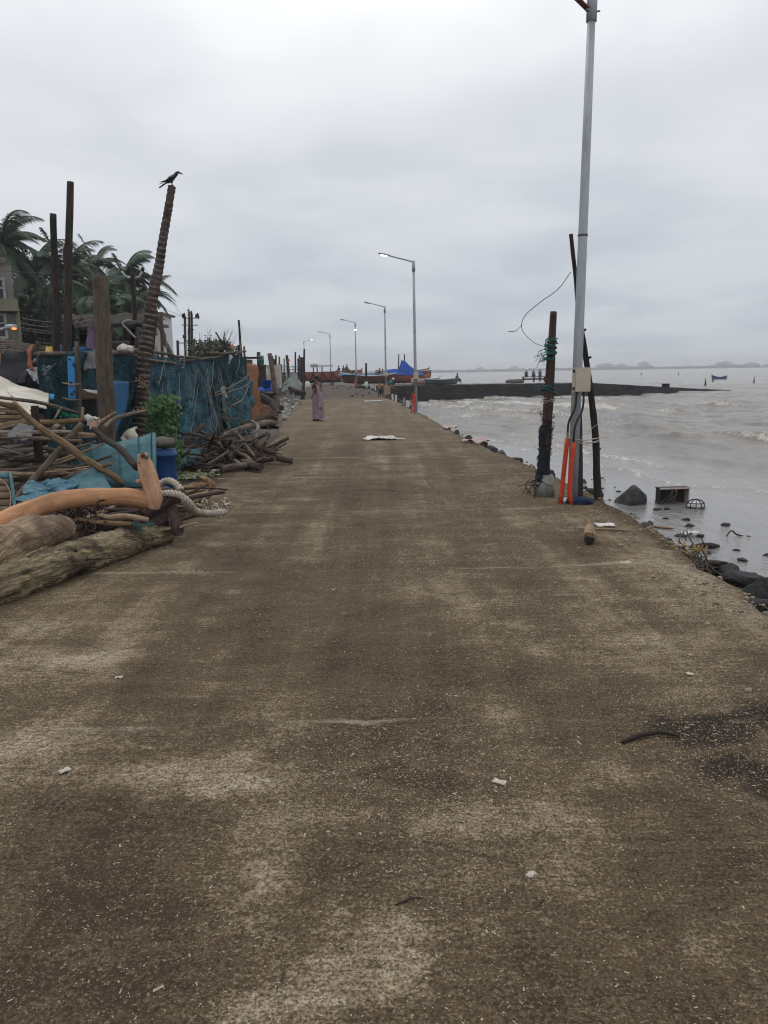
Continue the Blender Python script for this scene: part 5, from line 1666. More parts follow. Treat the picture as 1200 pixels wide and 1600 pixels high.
solo('root_tangle', net_tangle(c, (0.20, 0.2, 0.13), 70, 0.0055, 4, 0.4), M_bark_purple, 'tangle of fine dark rootlets in the hollow under the forked branch', 'roots', c)
c = at(222, 821, 6.6)
solo('net_scrap', net_tangle(c, (0.08, 0.08, 0.03), 22, 0.0035, 14, 0.2), M_tealnet, 'small tangle of pale teal twine on the tip of the mossy log', 'twine', c)
q_ = random.Random(41)
for k in range(46):
    px = q_.uniform(20, 285); py = q_.uniform(768, 826)
    Y = q_.uniform(7.25, 8.3) if py < 800 else q_.uniform(6.75, 7.4)
    c = at(px, py, Y)
    if c.z < 0.05: c.z = q_.uniform(0.05, 0.2)
    a = q_.choice((0.25, 0.5, 0.1, -0.3, 1.1)) + q_.uniform(-.25, .25)
    L_ = q_.uniform(0.22, 0.55)
    d = Vector((math.cos(a), math.sin(a), q_.uniform(-.12, .16))) * L_
    P_ = [c - d, c + Vector((0, 0, q_.uniform(-.03, .04))), c + d]
    for p in P_: p.z = max(p.z, 0.03)
    m = MB(); r_ = q_.uniform(0.008, 0.032); m.tube(lerp_path(P_, 14, 0.04, k), [r_, r_ * 0.9, r_ * 0.6], 8, 0.18, 8, seed=k, rough=0.08)
    if k % 3 == 0: m.tube(lerp_path([c, c + d * 0.4 + Vector((0.02, -0.05, 0.08)), c + d * 0.7 + Vector((0.03, -0.1, 0.12))], 6, 0.02, k), [r_ * 0.6, r_ * 0.25], 5)
    solo('branch', m, (M_bark_purple, M_twig, M_wood_grey, M_bamboo)[(k * 7) % 4], 'thin branch in the tangle under and behind the orange forked branch', 'branch', None, 'branches under the forked branch')
# low rubbish under the pile so that the logs rest on it
m = MB()
q_ = random.Random(9)
for i in range(240):
    p = Vector((q_.uniform(-4.6, -2.35), q_.uniform(5.6, 9.0), q_.uniform(0.02, 0.16)))
    if p.x > -2.0 - 0.25 * (9 - p.y) * 0.6 - 0.1: continue
    a = q_.uniform(-0.5, 1.2); L_ = q_.uniform(0.15, 0.5)
    d = Vector((math.cos(a), math.sin(a), q_.uniform(-.15, .15))) * L_
    m.tube(lerp_path([p - d, p, p + d], 6, 0.03, i), q_.uniform(0.006, 0.02), 5)
tag(structure('brushwood_litter', m, M_twig), None, None, None, 'stuff')


# white braided rope
def braid(path, r, name, lab, pitch=0.11):
    C = lerp_path(path, max(30, int(sum((Vector(b) - Vector(a)).length for a, b in zip(path, path[1:])) / 0.012)))
    m = MB()
    for s_ in range(3):
        P_ = []
        L_ = 0
        for i, p in enumerate(C):
            T = (C[min(i + 1, len(C) - 1)] - C[max(i - 1, 0)]).normalized()
            if i: L_ += (C[i] - C[i - 1]).length
            N = T.cross(Vector((0.2, 0.3, 1))).normalized(); B = T.cross(N)
            a = 2 * math.pi * (L_ / pitch + s_ / 3)
            P_.append(p + (N * math.cos(a) + B * math.sin(a)) * r * 0.62)
        m.tube(P_, r * 0.54, 6)
    return solo(name, m, M_rope, lab, 'rope')


braid([at(242, 766, 7.4), at(250, 756, 7.35), at(263, 751, 7.3), at(276, 757, 7.2), at(284, 770, 7.15), at(288, 783, 7.1), at(296, 793, 7.15), at(305, 800, 7.35), at(318, 803, 7.6), at(345, 805, 7.75)], 0.030, 'rope', 'thick white braided rope arching over the log ends, upper loop')
braid([at(243, 773, 7.05), at(258, 771, 7.0), at(274, 771, 6.95), at(288, 778, 6.95), at(299, 790, 7.0), at(306, 798, 7.2), at(325, 802, 7.4), at(352, 800, 7.6)], 0.030, 'rope', 'thick white braided rope across the log ends, lower strand')
c = gp(322, 800)
solo('rope_coil', net_tangle(c + Vector((0, 0, 0.06)), (0.24, 0.15, 0.05), 34, 0.012, 31, 0.2), M_rope, 'frayed white rope end heaped on the road by the log ends', 'rope', c)

# ================================================================== POLE PILE AT FAR LEFT
PIL = 'brown poles stacked at the left edge'


def pole(label, pts, r, mat=None, name='pole', group=None, seed=0, n=18, bump=0.07):
    return log(name, label, 'pole', pts, r if isinstance(r, list) else [r] * len(pts), mat or M_bamboo, 9, bump, 5, n, 0.012, group, seed=seed)


pole('long brown pole slanting down to the teal boards, uppermost of the crossing pair', [(20, 628, 7.7), (48, 656, 7.75), (78, 678, 7.8), (108, 698, 7.85), (132, 717, 7.9), (165, 735, 7.95), (194, 756, 8.0)], [4.5, 5, 5.5, 6, 6, 5.5, 5], M_bamboo, seed=1)
pole('greyish pole slanting down to the lower left, under the crossing long brown pole', [(128, 662, 8.15), (98, 696, 8.0), (65, 735, 7.8), (38, 765, 7.55), (8, 798, 7.2)], [4.5, 5, 5.5, 5.5, 5], M_bamboo_grey, seed=2)
pole('short black post standing upright in the pole pile', [(62, 722, 8.3), (59, 690, 8.3), (54, 634, 8.3)], [7, 6.5, 6], M_wood_dark, name='post', seed=3)
pole('thick jointed pole lying level across the pile behind the black post', [(-40, 672, 8.2), (0, 667, 8.4), (30, 661, 8.5), (80, 660, 8.6), (134, 656, 8.7)], [6.5, 6, 5.5, 4.5, 3], M_bamboo, seed=4)
pole('thin dark bent pole along the top of the pile under the white sheet', [(-30, 618, 8.4), (0, 621, 8.5), (52, 627, 8.6), (90, 636, 8.7), (124, 646, 8.8)], [2.5, 2.5, 3, 3, 2], M_wood_grey, seed=5)
pole('dark heavy pole ending at the upright orange fork', [(146, 670, 8.3), (165, 686, 8.0), (190, 704, 7.6), (214, 730, 7.15)], [4, 5, 5.5, 6], M_wood_dark, seed=6)
pole('short bamboo stick standing upright beside the plastic bag', [(128, 656, 8.7), (129.5, 637, 8.7)], [2.3, 2.0], M_bamboo, seed=7)
pole('pale pole tied to the palm post, pointing down left', [(162, 668, 9.0), (180, 654, 9.3), (226, 642, 9.9)], [3.5, 3.5, 2.5], M_bamboo_grey, seed=8)
pole('thin tied pole between the thick post and the bag, lower one', [(155, 660, 9.0), (180, 645, 9.6)], [3, 2.5], M_bamboo, seed=9)
stacked = 'brown pole in the level stack at the left edge of the photo'
for k, (x0, y0, x1, y1, r) in enumerate(((-60, 622, 30, 637, 4.2), (-60, 634, 35, 645, 3.6), (-60, 642, 36, 649, 3.8), (-60, 652, 33, 652, 3.4), (-60, 655, 60, 658, 3.4), (-60, 676, 16, 668, 4.2), (-50, 629, 24, 633, 3.2), (-60, 640, 30, 641, 3.0))):
    pole('brown pole, %s in the stack at the left edge' % ('topmost', 'third from the top', 'fifth from the top', 'second from the bottom', 'bottom one', 'lowest by itself', 'second from the top', 'fourth from the top')[k], [(x0, y0, 8.5 + 0.1 * (k % 3)), ((x0 + x1) / 2, (y0 + y1) / 2 + R.uniform(-2, 1), 8.55 + 0.1 * (k % 3)), (x1, y1, 8.6 + 0.1 * (k % 3))], r, M_bamboo, group=PIL, seed=20 + k)
LOWER = ['thick grey pole, topmost of three ending behind the black post', 'thick grey pole, middle of three ending behind the black post', 'thick grey pole, lowest of three behind the black post', 'grey pole right of the crossing poles, second from top', 'thin grey pole right of the crossing poles, topmost in the lower stack', 'curved grey pole low between the crossing poles', 'thinnest grey stick lowest in the stack above the teal board', 'grey pole slanting down right behind the crossing poles',
         'grey pole running right behind the long crossing pole', 'short grey stick standing steeply right of the black post', 'short thick pale pole end just right of the black post', 'second short pole end right of the black post', 'thin grey pole under the grey sack', 'grey pole end directly right of the foot of the black post', 'thin stick slanting down at the top of the teal boards', 'grey pole lowest at the left edge above the crate', 'thin stick slanting up below the plastic bag', 'thin upright stick in front of the lower stack']
for k, (x0, y0, x1, y1, r) in enumerate(((-40, 716, 56, 702, 4.5), (-40, 728, 46, 710, 4.2), (-40, 738, 70, 714, 4.5), (62, 722, 128, 716, 3.8), (70, 714, 126, 706, 3), (66, 738, 114, 726, 3.2), (60, 748, 122, 744, 2.5), (64, 700, 110, 712, 3.2), (80, 730, 150, 728, 3.0), (76, 690, 100, 668, 2.2), (84, 668, 98, 664, 3.8), (70, 672, 96, 676, 3.0), (-30, 700, 40, 690, 3.2), (64, 684, 92, 680, 2.8), (90, 742, 130, 752, 2.6), (-30, 745, 30, 742, 3.6), (110, 700, 150, 690, 2.6), (100, 668, 112, 745, 2.2))):
    pole(LOWER[k], [(x0, y0, 8.5), ((x0 + x1) / 2, (y0 + y1) / 2 + R.uniform(-3, 2), 8.6), (x1, y1, 8.7)], r, M_bamboo_grey, group='grey poles in the lower stack', seed=40 + k)
for k, (a, b, lab) in enumerate((((76, 668, 8.7), (92, 640, 8.8), 'thin twig rising left of the green twine, nearest the black post'), ((78, 664, 8.6), (96, 636, 8.7), 'thin twig rising beside the green twine'), ((120, 672, 8.6), (124, 708, 8.6), 'thin twig hanging down below the plastic bag'), ((20, 668, 8.4), (50, 678, 8.4), 'thin pale twig across the grey sack'), ((0, 672, 8.3), (14, 690, 8.2), 'thin dark twig at the left edge below the jointed pole'))):
    pole(lab, [a, ((a[0] + b[0]) / 2 + 2, (a[1] + b[1]) / 2, a[2]), b], 1.4, M_bamboo_grey, name='twig', seed=70 + k, n=8)
q_ = random.Random(52)
for k in range(26):
    Y = q_.uniform(8.0, 8.9)
    px, py = q_.uniform(-20, 130), q_.uniform(672, 752)
    c = at(px, py, Y)
    L_ = q_.uniform(0.25, 0.6); a = q_.gauss(0.05, 0.25); e_ = q_.gauss(0.1, 0.22)
    d = Vector((math.cos(a), math.sin(a), e_)) * L_
    m = MB(); r_ = q_.uniform(0.012, 0.030); m.tube(lerp_path([c - d, c, c + d], 12, 0.03, k), [r_, r_ * 0.8], 8, 0.1, 6, seed=k)
    solo('stick', m, (M_bamboo_grey, M_bamboo, M_wood_grey, M_twig)[k % 4], 'loose stick jammed among the stacked poles at the left', 'stick', None, 'loose sticks among the stacked poles')
# dark mound added under the poles for the shaded inside of the pile
M_pileshade = cloth('pile_shade_dark', (0.022, 0.026, 0.026), (0.05, 0.047, 0.042), 22)
m = MB()
m.grid(lambda u, v: Vector((-9.0 + 5.4 * u, 8.35 + 2.0 * v, -0.05 + (0.95 - 0.25 * u) * math.sin(min(1, v * 1.15) * 1.5) * min(1, (1 - u) * 3.2) * (1 + 0.0 * v) + 0.10 * mn.noise((u * 9, v * 6, 2)) + 0.06 * mn.noise((u * 25, v * 14, 2)))), 80, 40)
m.grid(lambda u, v: Vector((-9.0 + 5.4 * u, 10.35 + 0.5 * v, (-0.05 + (0.95 - 0.25 * u) * min(1, (1 - u) * 3.2)) * (1 - v))), 20, 3)
solo('pile_shade_fill', m, M_pileshade, 'big dark mound added under the poles at the left for the shaded inside of the pile', 'net heap')
c = at(92, 648, 9.0)
solo('twine_coil', net_tangle(at(113, 650, 8.75), (0.11, 0.1, 0.03), 22, 0.005, 21, 0.2), cloth('green_twine', (0.01, 0.20, 0.10), (0.01, 0.10, 0.06)), 'loose coil of green twine on the pole pile', 'twine', c)


def sheet(name, lab, cat, quad, mat, nu=16, nv=12, thick=0.015, wr=0.03, fr=2.5, seed=0.0, origin=None, group=None, parent=None, rag=0.0):
    """quad: four (px,py,Y) corners tl tr br bl"""
    A, B, C, D = [at(*q) for q in quad]

    def f(u, v):
        p = A.lerp(B, u).lerp(D.lerp(C, u), v)
        if rag:
            p = p + (D - A) * (rag * mn.noise((u * 6 + seed, seed, v)) * v) + (D - A) * (rag * 0.6 * mn.noise((u * 6, seed + 4, 1)) * (1 - v))
        q = p * fr + Vector((seed, seed, 0))
        return p + Vector((mn.noise(q), mn.noise(q + Vector((9, 2, 5))), 0.5 * mn.noise(q + Vector((3, 7, 1))))) * wr + Vector((0, mn.noise(q * 3.1) * wr * 0.4, 0))
    m = MB(); m.slab(f, nu, nv, thick)
    if parent is not None:
        return part(name, m, mat, parent)
    return solo(name, m, mat, lab, cat, origin, group)


M_bluetarp_old = mottle('worn_light_blue_sheet', (0.045, 0.140, 0.205), (0.085, 0.205, 0.275), 9, 0.6, 1.0, c3=(0.22, 0.30, 0.34), bd=0.04)
M_teal_board = mottle('worn_teal_paint_board', (0.075, 0.180, 0.210), (0.042, 0.115, 0.150), 5, 0.65, 0.4, c3=(0.13, 0.19, 0.18), stretch=(1, 1, 3))
M_blue_paint = mottle('chipped_blue_paint', (0.035, 0.20, 0.46), (0.045, 0.25, 0.52), 5, 0.6, 0.15, c3=(0.05, 0.12, 0.2))
M_blue_plastic = mottle('blue_drum_plastic', (0.016, 0.062, 0.21), (0.012, 0.045, 0.16), 4, 0.45, 0.05)
M_blue_sheet = mottle('faded_blue_plastic', (0.035, 0.13, 0.27), (0.025, 0.10, 0.21), 4, 0.5, 0.1)
M_sail = cloth('dirty_white_tarp', (0.56, 0.53, 0.47), (0.40, 0.37, 0.31), 7)
M_greycloth = cloth('grey_cloth', (0.40, 0.42, 0.44), (0.26, 0.28, 0.30), 10)
M_darkcloth = cloth('black_cloth', (0.015, 0.016, 0.02), (0.03, 0.03, 0.036), 8)
M_orangecloth = cloth('rust_orange_cloth', (0.30, 0.100, 0.062), (0.20, 0.068, 0.045), 9)
M_purple = cloth('purple_cloth', (0.11, 0.075, 0.13), (0.065, 0.045, 0.08), 8)
M_brownboard = mottle('brown_card', (0.17, 0.12, 0.08), (0.11, 0.078, 0.05), 4, 0.9, 0.2)
M_greysack = cloth('grey_sack', (0.16, 0.16, 0.165), (0.10, 0.10, 0.105), 9)

sheet('tarp', 'crumpled light blue sheet lying low behind the forked branch', 'tarp', [(38, 756, 7.5), (112, 748, 7.7), (122, 786, 7.2), (30, 800, 6.9)], M_bluetarp_old, 70, 46, 0.006, 0.11, 6, 3, rag=0.25)
sheet('boat_board', 'slanting teal blue board behind the forked branch, left of three', 'board', [(92, 760, 7.6), (152, 728, 8.1), (178, 770, 7.6), (100, 790, 7.3)], M_teal_board, 8, 6, 0.025, 0.012, 2, 5)
t = thing('boat_boards', 'pair of upright teal painted boards leaning together behind the upright fork', 'boards', at(215, 750, 8.3))
for nm, q4 in (('board', [(139, 696, 8.7), (191, 692, 8.45), (194, 764, 8.1), (146, 752, 8.4)]), ('board', [(187, 693, 8.44), (218, 685, 8.40), (222, 762, 8.05), (192, 764, 8.08)]), ('board', [(218.5, 685, 8.38), (237, 679, 8.36), (238, 758, 8.0), (222.5, 762, 8.04)])):
    sheet(nm, None, None, q4, M_teal_board, 6, 6, 0.03, 0.010, 2, q4[0][0], parent=t)
m = MB(); m.tube([at(240.5, 677, 8.35), at(241.5, 762, 7.98)], 0.022, 6); part('edge_batten', m, M_teal_board, t)
sheet('tarp', 'dull teal scrap of sheet hanging left of the upright boards', 'tarp', [(126, 700, 8.7), (186, 700, 8.6), (184, 740, 8.3), (134, 752, 8.3)], cloth('dull_teal_sheet', (0.035, 0.10, 0.11), (0.02, 0.055, 0.065), 6), 14, 10, 0.01, 0.06, 4, 8, rag=0.3)
t = thing('crate', 'brown slatted crate with a pale blue edge at the far left of the pile', 'crate', at(0, 780, 6.9))
for k in range(5):
    sheet('slat', None, None, [(-60, 752 + k * 11, 6.9 - k * 0.05), (14 + k * 2, 750 + k * 10.5, 7.0 - k * 0.05), (15 + k * 2, 759 + k * 10.5, 6.96 - k * 0.05), (-60, 761 + k * 11, 6.86 - k * 0.05)], M_brownboard, 6, 2, 0.02, 0.008, 3, k, parent=t)
sheet('edge', None, None, [(-60, 742, 6.95), (16, 741, 7.05), (17, 749, 7.02), (-60, 751, 6.9)], M_teal_board, 6, 2, 0.03, 0.006, 3, 2, parent=t)
sheet('edge', None, None, [(14, 741, 7.04), (19, 741, 7.05), (27, 800, 6.75), (21, 800, 6.74)], M_teal_board, 2, 6, 0.03, 0.004, 3, 2, parent=t)
m = MB(); m.tube(lerp_path([at(0, 748, 6.9), at(12, 760, 6.86), at(17, 778, 6.8), at(14, 800, 6.7)], 10), 0.006, 5); part('cord', m, M_bamboo, t)
sheet('sack', 'grey sack slumped on the pole pile left of the black post', 'sack', [(26, 668, 8.25), (52, 672, 8.3), (50, 694, 8.05), (14, 692, 8.0)], M_greysack, 16, 12, 0.06, 0.05, 5, 4, rag=0.2)
sheet('sail_sheet', 'dirty white sheet draped over the pole pile at the left edge', 'tarp', [(-60, 584, 10.0), (-2, 590, 10.0), (40, 650, 8.75), (-60, 634, 8.6)], M_sail, 24, 24, 0.012, 0.06, 3, 6, rag=0.12)
sheet('sail_sheet', 'dirty white sheet tapering to a pale blue tip by the tall posts', 'tarp', [(-2, 590, 10.0), (76, 616, 9.9), (72, 634, 8.9), (36, 648, 8.8)], M_sail, 24, 16, 0.012, 0.06, 3, 9, rag=0.1)
sheet('blue_patch', 'small light blue patch at the tip of the white sheet', 'cloth', [(76, 616, 9.88), (85, 617, 9.88), (84, 625, 9.80), (76, 625, 9.80)], M_blue_paint, 4, 4, 0.01, 0.01, 3, 1)
t = thing('plastic_bag', 'torn white and orange plastic bag hung on the end of the level pole', 'bag', at(145, 660, 8.75))
sheet('bag', None, None, [(134, 648, 8.7), (155, 652, 8.7), (152, 668, 8.7), (138, 664, 8.7)], M_whitecloth, 12, 12, 0.03, 0.045, 9, 3, parent=t, rag=0.2)
sheet('bag_bottom', None, None, [(139, 662, 8.66), (155, 656, 8.66), (151, 668, 8.66), (144, 672, 8.66)], cloth('orange_plastic', (0.58, 0.27, 0.20), (0.45, 0.30, 0.25)), 8, 8, 0.03, 0.02, 9, 4, parent=t, rag=0.15)

# ---- standing posts
Mp = M_wood_dark
log('timber_post', 'thick grey weathered timber post with a flat top, nearest of the tall left posts', 'post', [(172, 790, 9.6), (166, 640, 9.7), (160, 520, 9.75), (157, 432, 9.8)], [13.5, 13, 12.5, 11.5], M_wood_grey, 14, 0.07, 3, 40, 0.02)
log('tall_post', 'tall black post, highest of the pair in front of the palms', 'post', [(101, 720, 11.2), (104, 560, 11.2), (108, 400, 11.2), (110, 284, 11.2)], [7.5, 7, 6, 5], Mp, 10, 0.08, 3, 30, 0.03)
log('tall_post', 'tall dark post, lower of the pair in front of the palms', 'post', [(89, 720, 11.4), (88, 560, 11.4), (85, 430, 11.4), (83, 334, 11.4)], [7.5, 7, 6, 4.5], Mp, 10, 0.08, 3, 30, 0.03, seed=2)
t = thing('palm_post', 'leaning ringed palm trunk post with the crow on its top', 'post', at(215, 700, 12.3))
P_ = [(212, 735, 12.4), (217, 660, 12.45), (224, 580, 12.5), (237, 480, 12.55), (252, 390, 12.6), (264, 320, 12.62), (268.5, 291, 12.65)]
rr = [12, 11.5, 11, 9.5, 7.8, 6.3, 5.6]
C_ = lerp_path([at(*p) for p in P_], 52 * 4 + 1, 0.02, 3)
LEN_ = sum((b_ - a_).length for a_, b_ in zip(C_, C_[1:]))
r0_ = np.interp(np.linspace(0, 1, len(C_)), np.linspace(0, 1, len(rr)), [q * p[2] / 1200 for q, p in zip(rr, P_)])
m = MB(); m.tube(C_, [float(r_ * (0.93, 0.97, 1.03, 1.10)[i % 4]) for i, r_ in enumerate(r0_)], 12, 0.06, 6)


def ringmat():
    n = NT('ringed_palm_trunk')
    sp = n.n('ShaderNodeSeparateXYZ')
    n.t.links.new(n.vec('UV'), sp.inputs[0])
    o = n.vec('Object')
    a = n.noise(o, 6, 5, 0.65)
    fr = n.math('FRACT', n.math('ADD', n.math('MULTIPLY', sp.outputs[1], 52 / LEN_), n.math('MULTIPLY', n.math('SUBTRACT', n.noise(o, 3, 3), 0.5), 0.5)))
    col = n.mix(n.step(a, 0.35, 0.65), (0.040, 0.031, 0.028), (0.078, 0.061, 0.053))
    lip = n.math('MULTIPLY', n.step(fr, 0.62, 0.78), n.step(n.noise(o, 9, 4, 0.7), 0.38, 0.58))
    col = n.mix(n.math('MULTIPLY', lip, 0.75), col, (0.20, 0.165, 0.14))
    return n.fin(col, 0.9, n.bump(a, 0.5, 0.02), 0, 0.2)


part('trunk', m, ringmat(), t)
part('rope_lashing', net_tangle(at(222, 642, 12.2), (0.13, 0.14, 0.04), 20, 0.010, 41, 0.1), M_bamboo, t)
part('rope_lashing', net_tangle(at(222, 602, 12.2), (0.10, 0.12, 0.08), 12, 0.008, 42, 0.1), M_bamboo, t)
log('thin_post', 'slim dark post standing close left of the ringed palm post', 'post', [(205, 640, 13.5), (208, 520, 13.5), (207, 425, 13.5)], [4, 3.5, 3], Mp, 8, 0.1, 3, 20, 0.04)
t = thing('blue_plank_post', 'upright sky blue painted plank lashed to a brown pole', 'plank', at(114, 640, 9.9))
m = MB(); a, b = at(115, 640, 9.9), at(112, 557, 9.9)
sheet('plank', None, None, [(107, 557, 9.9), (117.5, 557, 9.9), (118.5, 626, 9.9), (108, 626, 9.9)], M_blue_paint, 4, 10, 0.03, 0.006, 3, 3, parent=t)
for px, py in ((114, 569), (116, 572), (110, 598), (111, 616), (115, 612), (108, 561)):
    c = at(px, py, 9.85); m = MB(); m.blob(c + Vector((0, 0.012, 0)), (0.018, 0.012, 0.02), px, 0.5, 2, 1); part('paint_chip', m, M_wood_dark, t)
m = MB(); m.tube(lerp_path([at(126, 680, 9.95), at(123, 600, 9.95), at(120, 535, 9.95)], 12), [0.035, 0.032, 0.028], 8, 0.07, 5); part('pole', m, M_wood_grey, t)
for py in (600, 624):
    m = MB(); m.tube(lerp_path([at(98, py - 2, 9.9), at(112, py + 1, 9.82), at(126, py, 9.84)], 8), 0.011, 5); part('lashing', m, M_bamboo, t)
# card box, blue sheet, barrel
t = thing('card_box', 'dark brown box with a torn white top wedged left of the timber post', 'box', at(141, 660, 9.9))
c = at(142, 640, 10.2)
m = MB(); m.box(c, (0.24, 0.24, 0.36)); part('box_body', m, M_darkcloth, t)
sheet('flap', None, None, [(127, 611, 10.05), (156, 612, 10.05), (156, 623, 10.05), (128, 625, 10.05)], M_brownboard, 6, 4, 0.01, 0.01, 3, 2, parent=t)
sheet('torn_paper', None, None, [(127, 609, 10.0), (155, 611, 10.0), (155, 616, 9.98), (140, 614, 9.98)], M_whitecloth, 8, 5, 0.008, 0.02, 6, 4, parent=t, rag=0.3)
sheet('blue_sheet', 'light blue plastic sheet hanging between the timber post and the palm post', 'sheet', [(174, 594, 11.0), (201, 596, 11.2), (197, 640, 11.2), (178, 682, 11.0)], M_blue_sheet, 10, 12, 0.01, 0.02, 2, 3)
c = gp(258, 752)
c = Vector((c.x, c.y, 0)); bc = at(258, 726, 10.8)
t = thing('blue_drum', 'blue plastic drum standing beside the teal boards with a stone on its lid', 'drum', (bc.x, 10.8, 0))
zt = at(258, 703, 10.8).z
m = MB(); m.lathe((bc.x, 10.8, 0), [(0.135, 0.0), (0.15, 0.02), (0.155, 0.2), (0.16, zt - 0.09), (0.172, zt - 0.085), (0.172, zt - 0.05), (0.165, zt - 0.045), (0.165, zt), (0.14, zt + 0.005)], 24)
part('drum_body', m, M_blue_plastic, t)
m = MB(); m.lathe((bc.x, 10.8, 0), [(0.150, zt - 0.002), (0.155, zt + 0.012), (0.12, zt + 0.018)], 24); part('lid', m, M_blue_plastic, t)
p = at(256, 691, 10.75)
m = MB(); m.blob(p, (0.155, 0.12, 0.085), 4, 0.22, 1.3, 3)
solo('stone', m, mottle('grey_brown_stone', (0.15, 0.135, 0.115), (0.09, 0.08, 0.07), 5, 0.9, 0.5), 'grey-brown stone block resting on top of the blue drum', 'stone')

# ---- the crow
def crow():
    base = at(268.7, 289.5, 12.65)
    k = 0.0106          # metres per photo pixel there
    V_ = lambda x, z, y=0.0: base + Vector((x * k, y * k, z * k))
    t = thing('crow', 'grey-black crow perched on top of the leaning palm post, facing right', 'bird', base)
    m = MB()
    body = [(-9.0, 3.4), (-5, 5.6), (-1.5, 8.4), (2.5, 11.2), (5.6, 13.6), (8.0, 16.4), (10.2, 17.6), (12.0, 17.2), (13.3, 16.6)]
    rr = [1.0, 2.7, 4.1, 4.3, 3.6, 2.7, 2.75, 1.9, 0.9]
    m.tube(lerp_path([V_(*b) for b in body], 26), [q * k for q in rr], 12)
    part('body', m, mottle('grey_black_plumage', (0.028, 0.029, 0.034), (0.045, 0.047, 0.055), 20, 0.6, 0.2), t)
    blk = plain('glossy_black_plumage', (0.009, 0.010, 0.013), 0.4)
    m = MB(); m.tube([V_(12.6, 16.6), V_(14.8, 16.0), V_(17.4, 14.6)], [1.25 * k, 0.95 * k, 0.12 * k], 8); part('beak', m, blk, t)
    for y, e in ((-1, 0.0), (1, 1.6)):
        m = MB()
        pts = [V_(5.0, 11.8 + e, y * 3.0), V_(0, 9.6 + e, y * 4.0), V_(-6, 6.5 + e * 1.2, y * 3.4), V_(-13, 3.2 + e * 1.9, y * 2.4), V_(-18.5, 1.2 + e * 2.6, y * 1.7)]
        m.tube(lerp_path(pts, 16), [1.4 * k, 3.3 * k, 2.8 * k, 1.3 * k, 0.4 * k], 8, squash=0.45)
        part('wing', m, blk, t)
    for q in (-0.9, 0, 0.9):
        m = MB(); m.tube([V_(-7, 4.2, q), V_(-13, 0.6, q * 1.3), V_(-19, -3.4, q * 1.8)], [1.6 * k, 1.5 * k, 0.8 * k], 6, squash=0.4); part('tail_feather', m, blk, t)
    for y in (-1.3, 1.3):
        m = MB(); m.tube([V_(0.5, 5.2, y), V_(-0.2, 2.6, y), V_(0.6, 0.5, y)], [1.5 * k, 0.55 * k, 0.4 * k], 6)
        m.tube([V_(-1.2, 0.3, y), V_(2.4, 0.3, y * 1.2)], 0.35 * k, 5); part('leg', m, blk, t)
    m = MB(); m.blob(V_(11.4, 17.8, -2.0), (0.4 * k,) * 3, 1, 0, 1, 1); part('eye', m, plain('bird_eye', (0.004, 0.004, 0.004), 0.15), t)


crow()

# ================================================================== NET FENCE ALONG THE ROADSIDE
def netmat(name, c1, c2, c3, hole=0.25):
    n = NT(name)
    o = n.vec('Object')
    a = n.noise(n.vec('Object', (1.3, 1.3, 0.7)), 1.7, 7, 0.66, 1.4)
    b = n.noise(o, 9, 5, 0.65, 1.0)
    col = n.mix(n.step(a, 0.36, 0.62), c1, c2)
    col = n.mix(n.step(b, 0.55, 0.72), col, c3)
    fine = n.noise(n.vec('Object', (30, 30, 90)), 1.0, 2, 0.5)
    col = n.mix(n.step(fine, 0.3, 0.7, 0.0, 0.4), col, tuple(q * 0.4 for q in c1))
    st = n.noise(n.vec('Object', (1.5, 1.5, 22), (0, 0, 0), (0.3, 0.2, 0)), 1.0, 4, 0.7, 1.2)
    col = n.mix(n.step(st, 0.64, 0.70, 0.0, 0.4), col, (0.13, 0.21, 0.23))
    dk = n.noise(n.vec('Object', (0.8, 0.8, 1.3), (3, 1, 7)), 1.3, 7, 0.68, 1.0)
    col = n.mix(n.step(dk, 0.50, 0.64, 0.0, 0.75), col, (0.010, 0.018, 0.024))
    al = n.math('SUBTRACT', 1.0, n.math('MULTIPLY', n.step(n.noise(o, 2.2, 5, 0.65, 0.8), 0.42, 0.66), n.step(fine, 0.40, 0.60, 0.0, hole)))
    m = n.fin(col, 0.9, n.bump(n.math('ADD', a, n.math('MULTIPLY', b, 0.6)), 0.6, 0.06), 0, 0.15, al)
    return m


M_net1 = netmat('blue_teal_shade_net', (0.030, 0.075, 0.105), (0.064, 0.140, 0.180), (0.120, 0.195, 0.215), 1.0)
M_net2 = netmat('dark_green_shade_net', (0.014, 0.040, 0.052), (0.032, 0.078, 0.094), (0.060, 0.110, 0.118), 0.8)
M_net3 = netmat('pale_teal_net', (0.035, 0.115, 0.150), (0.070, 0.180, 0.220), (0.13, 0.22, 0.245), 1.0)
FX = lambda Y: np.interp(Y, [10, 11, 12.2, 14, 16, 18.5, 21.5], [-4.35, -4.12, -3.98, -3.96, -3.98, -3.95, -3.72])


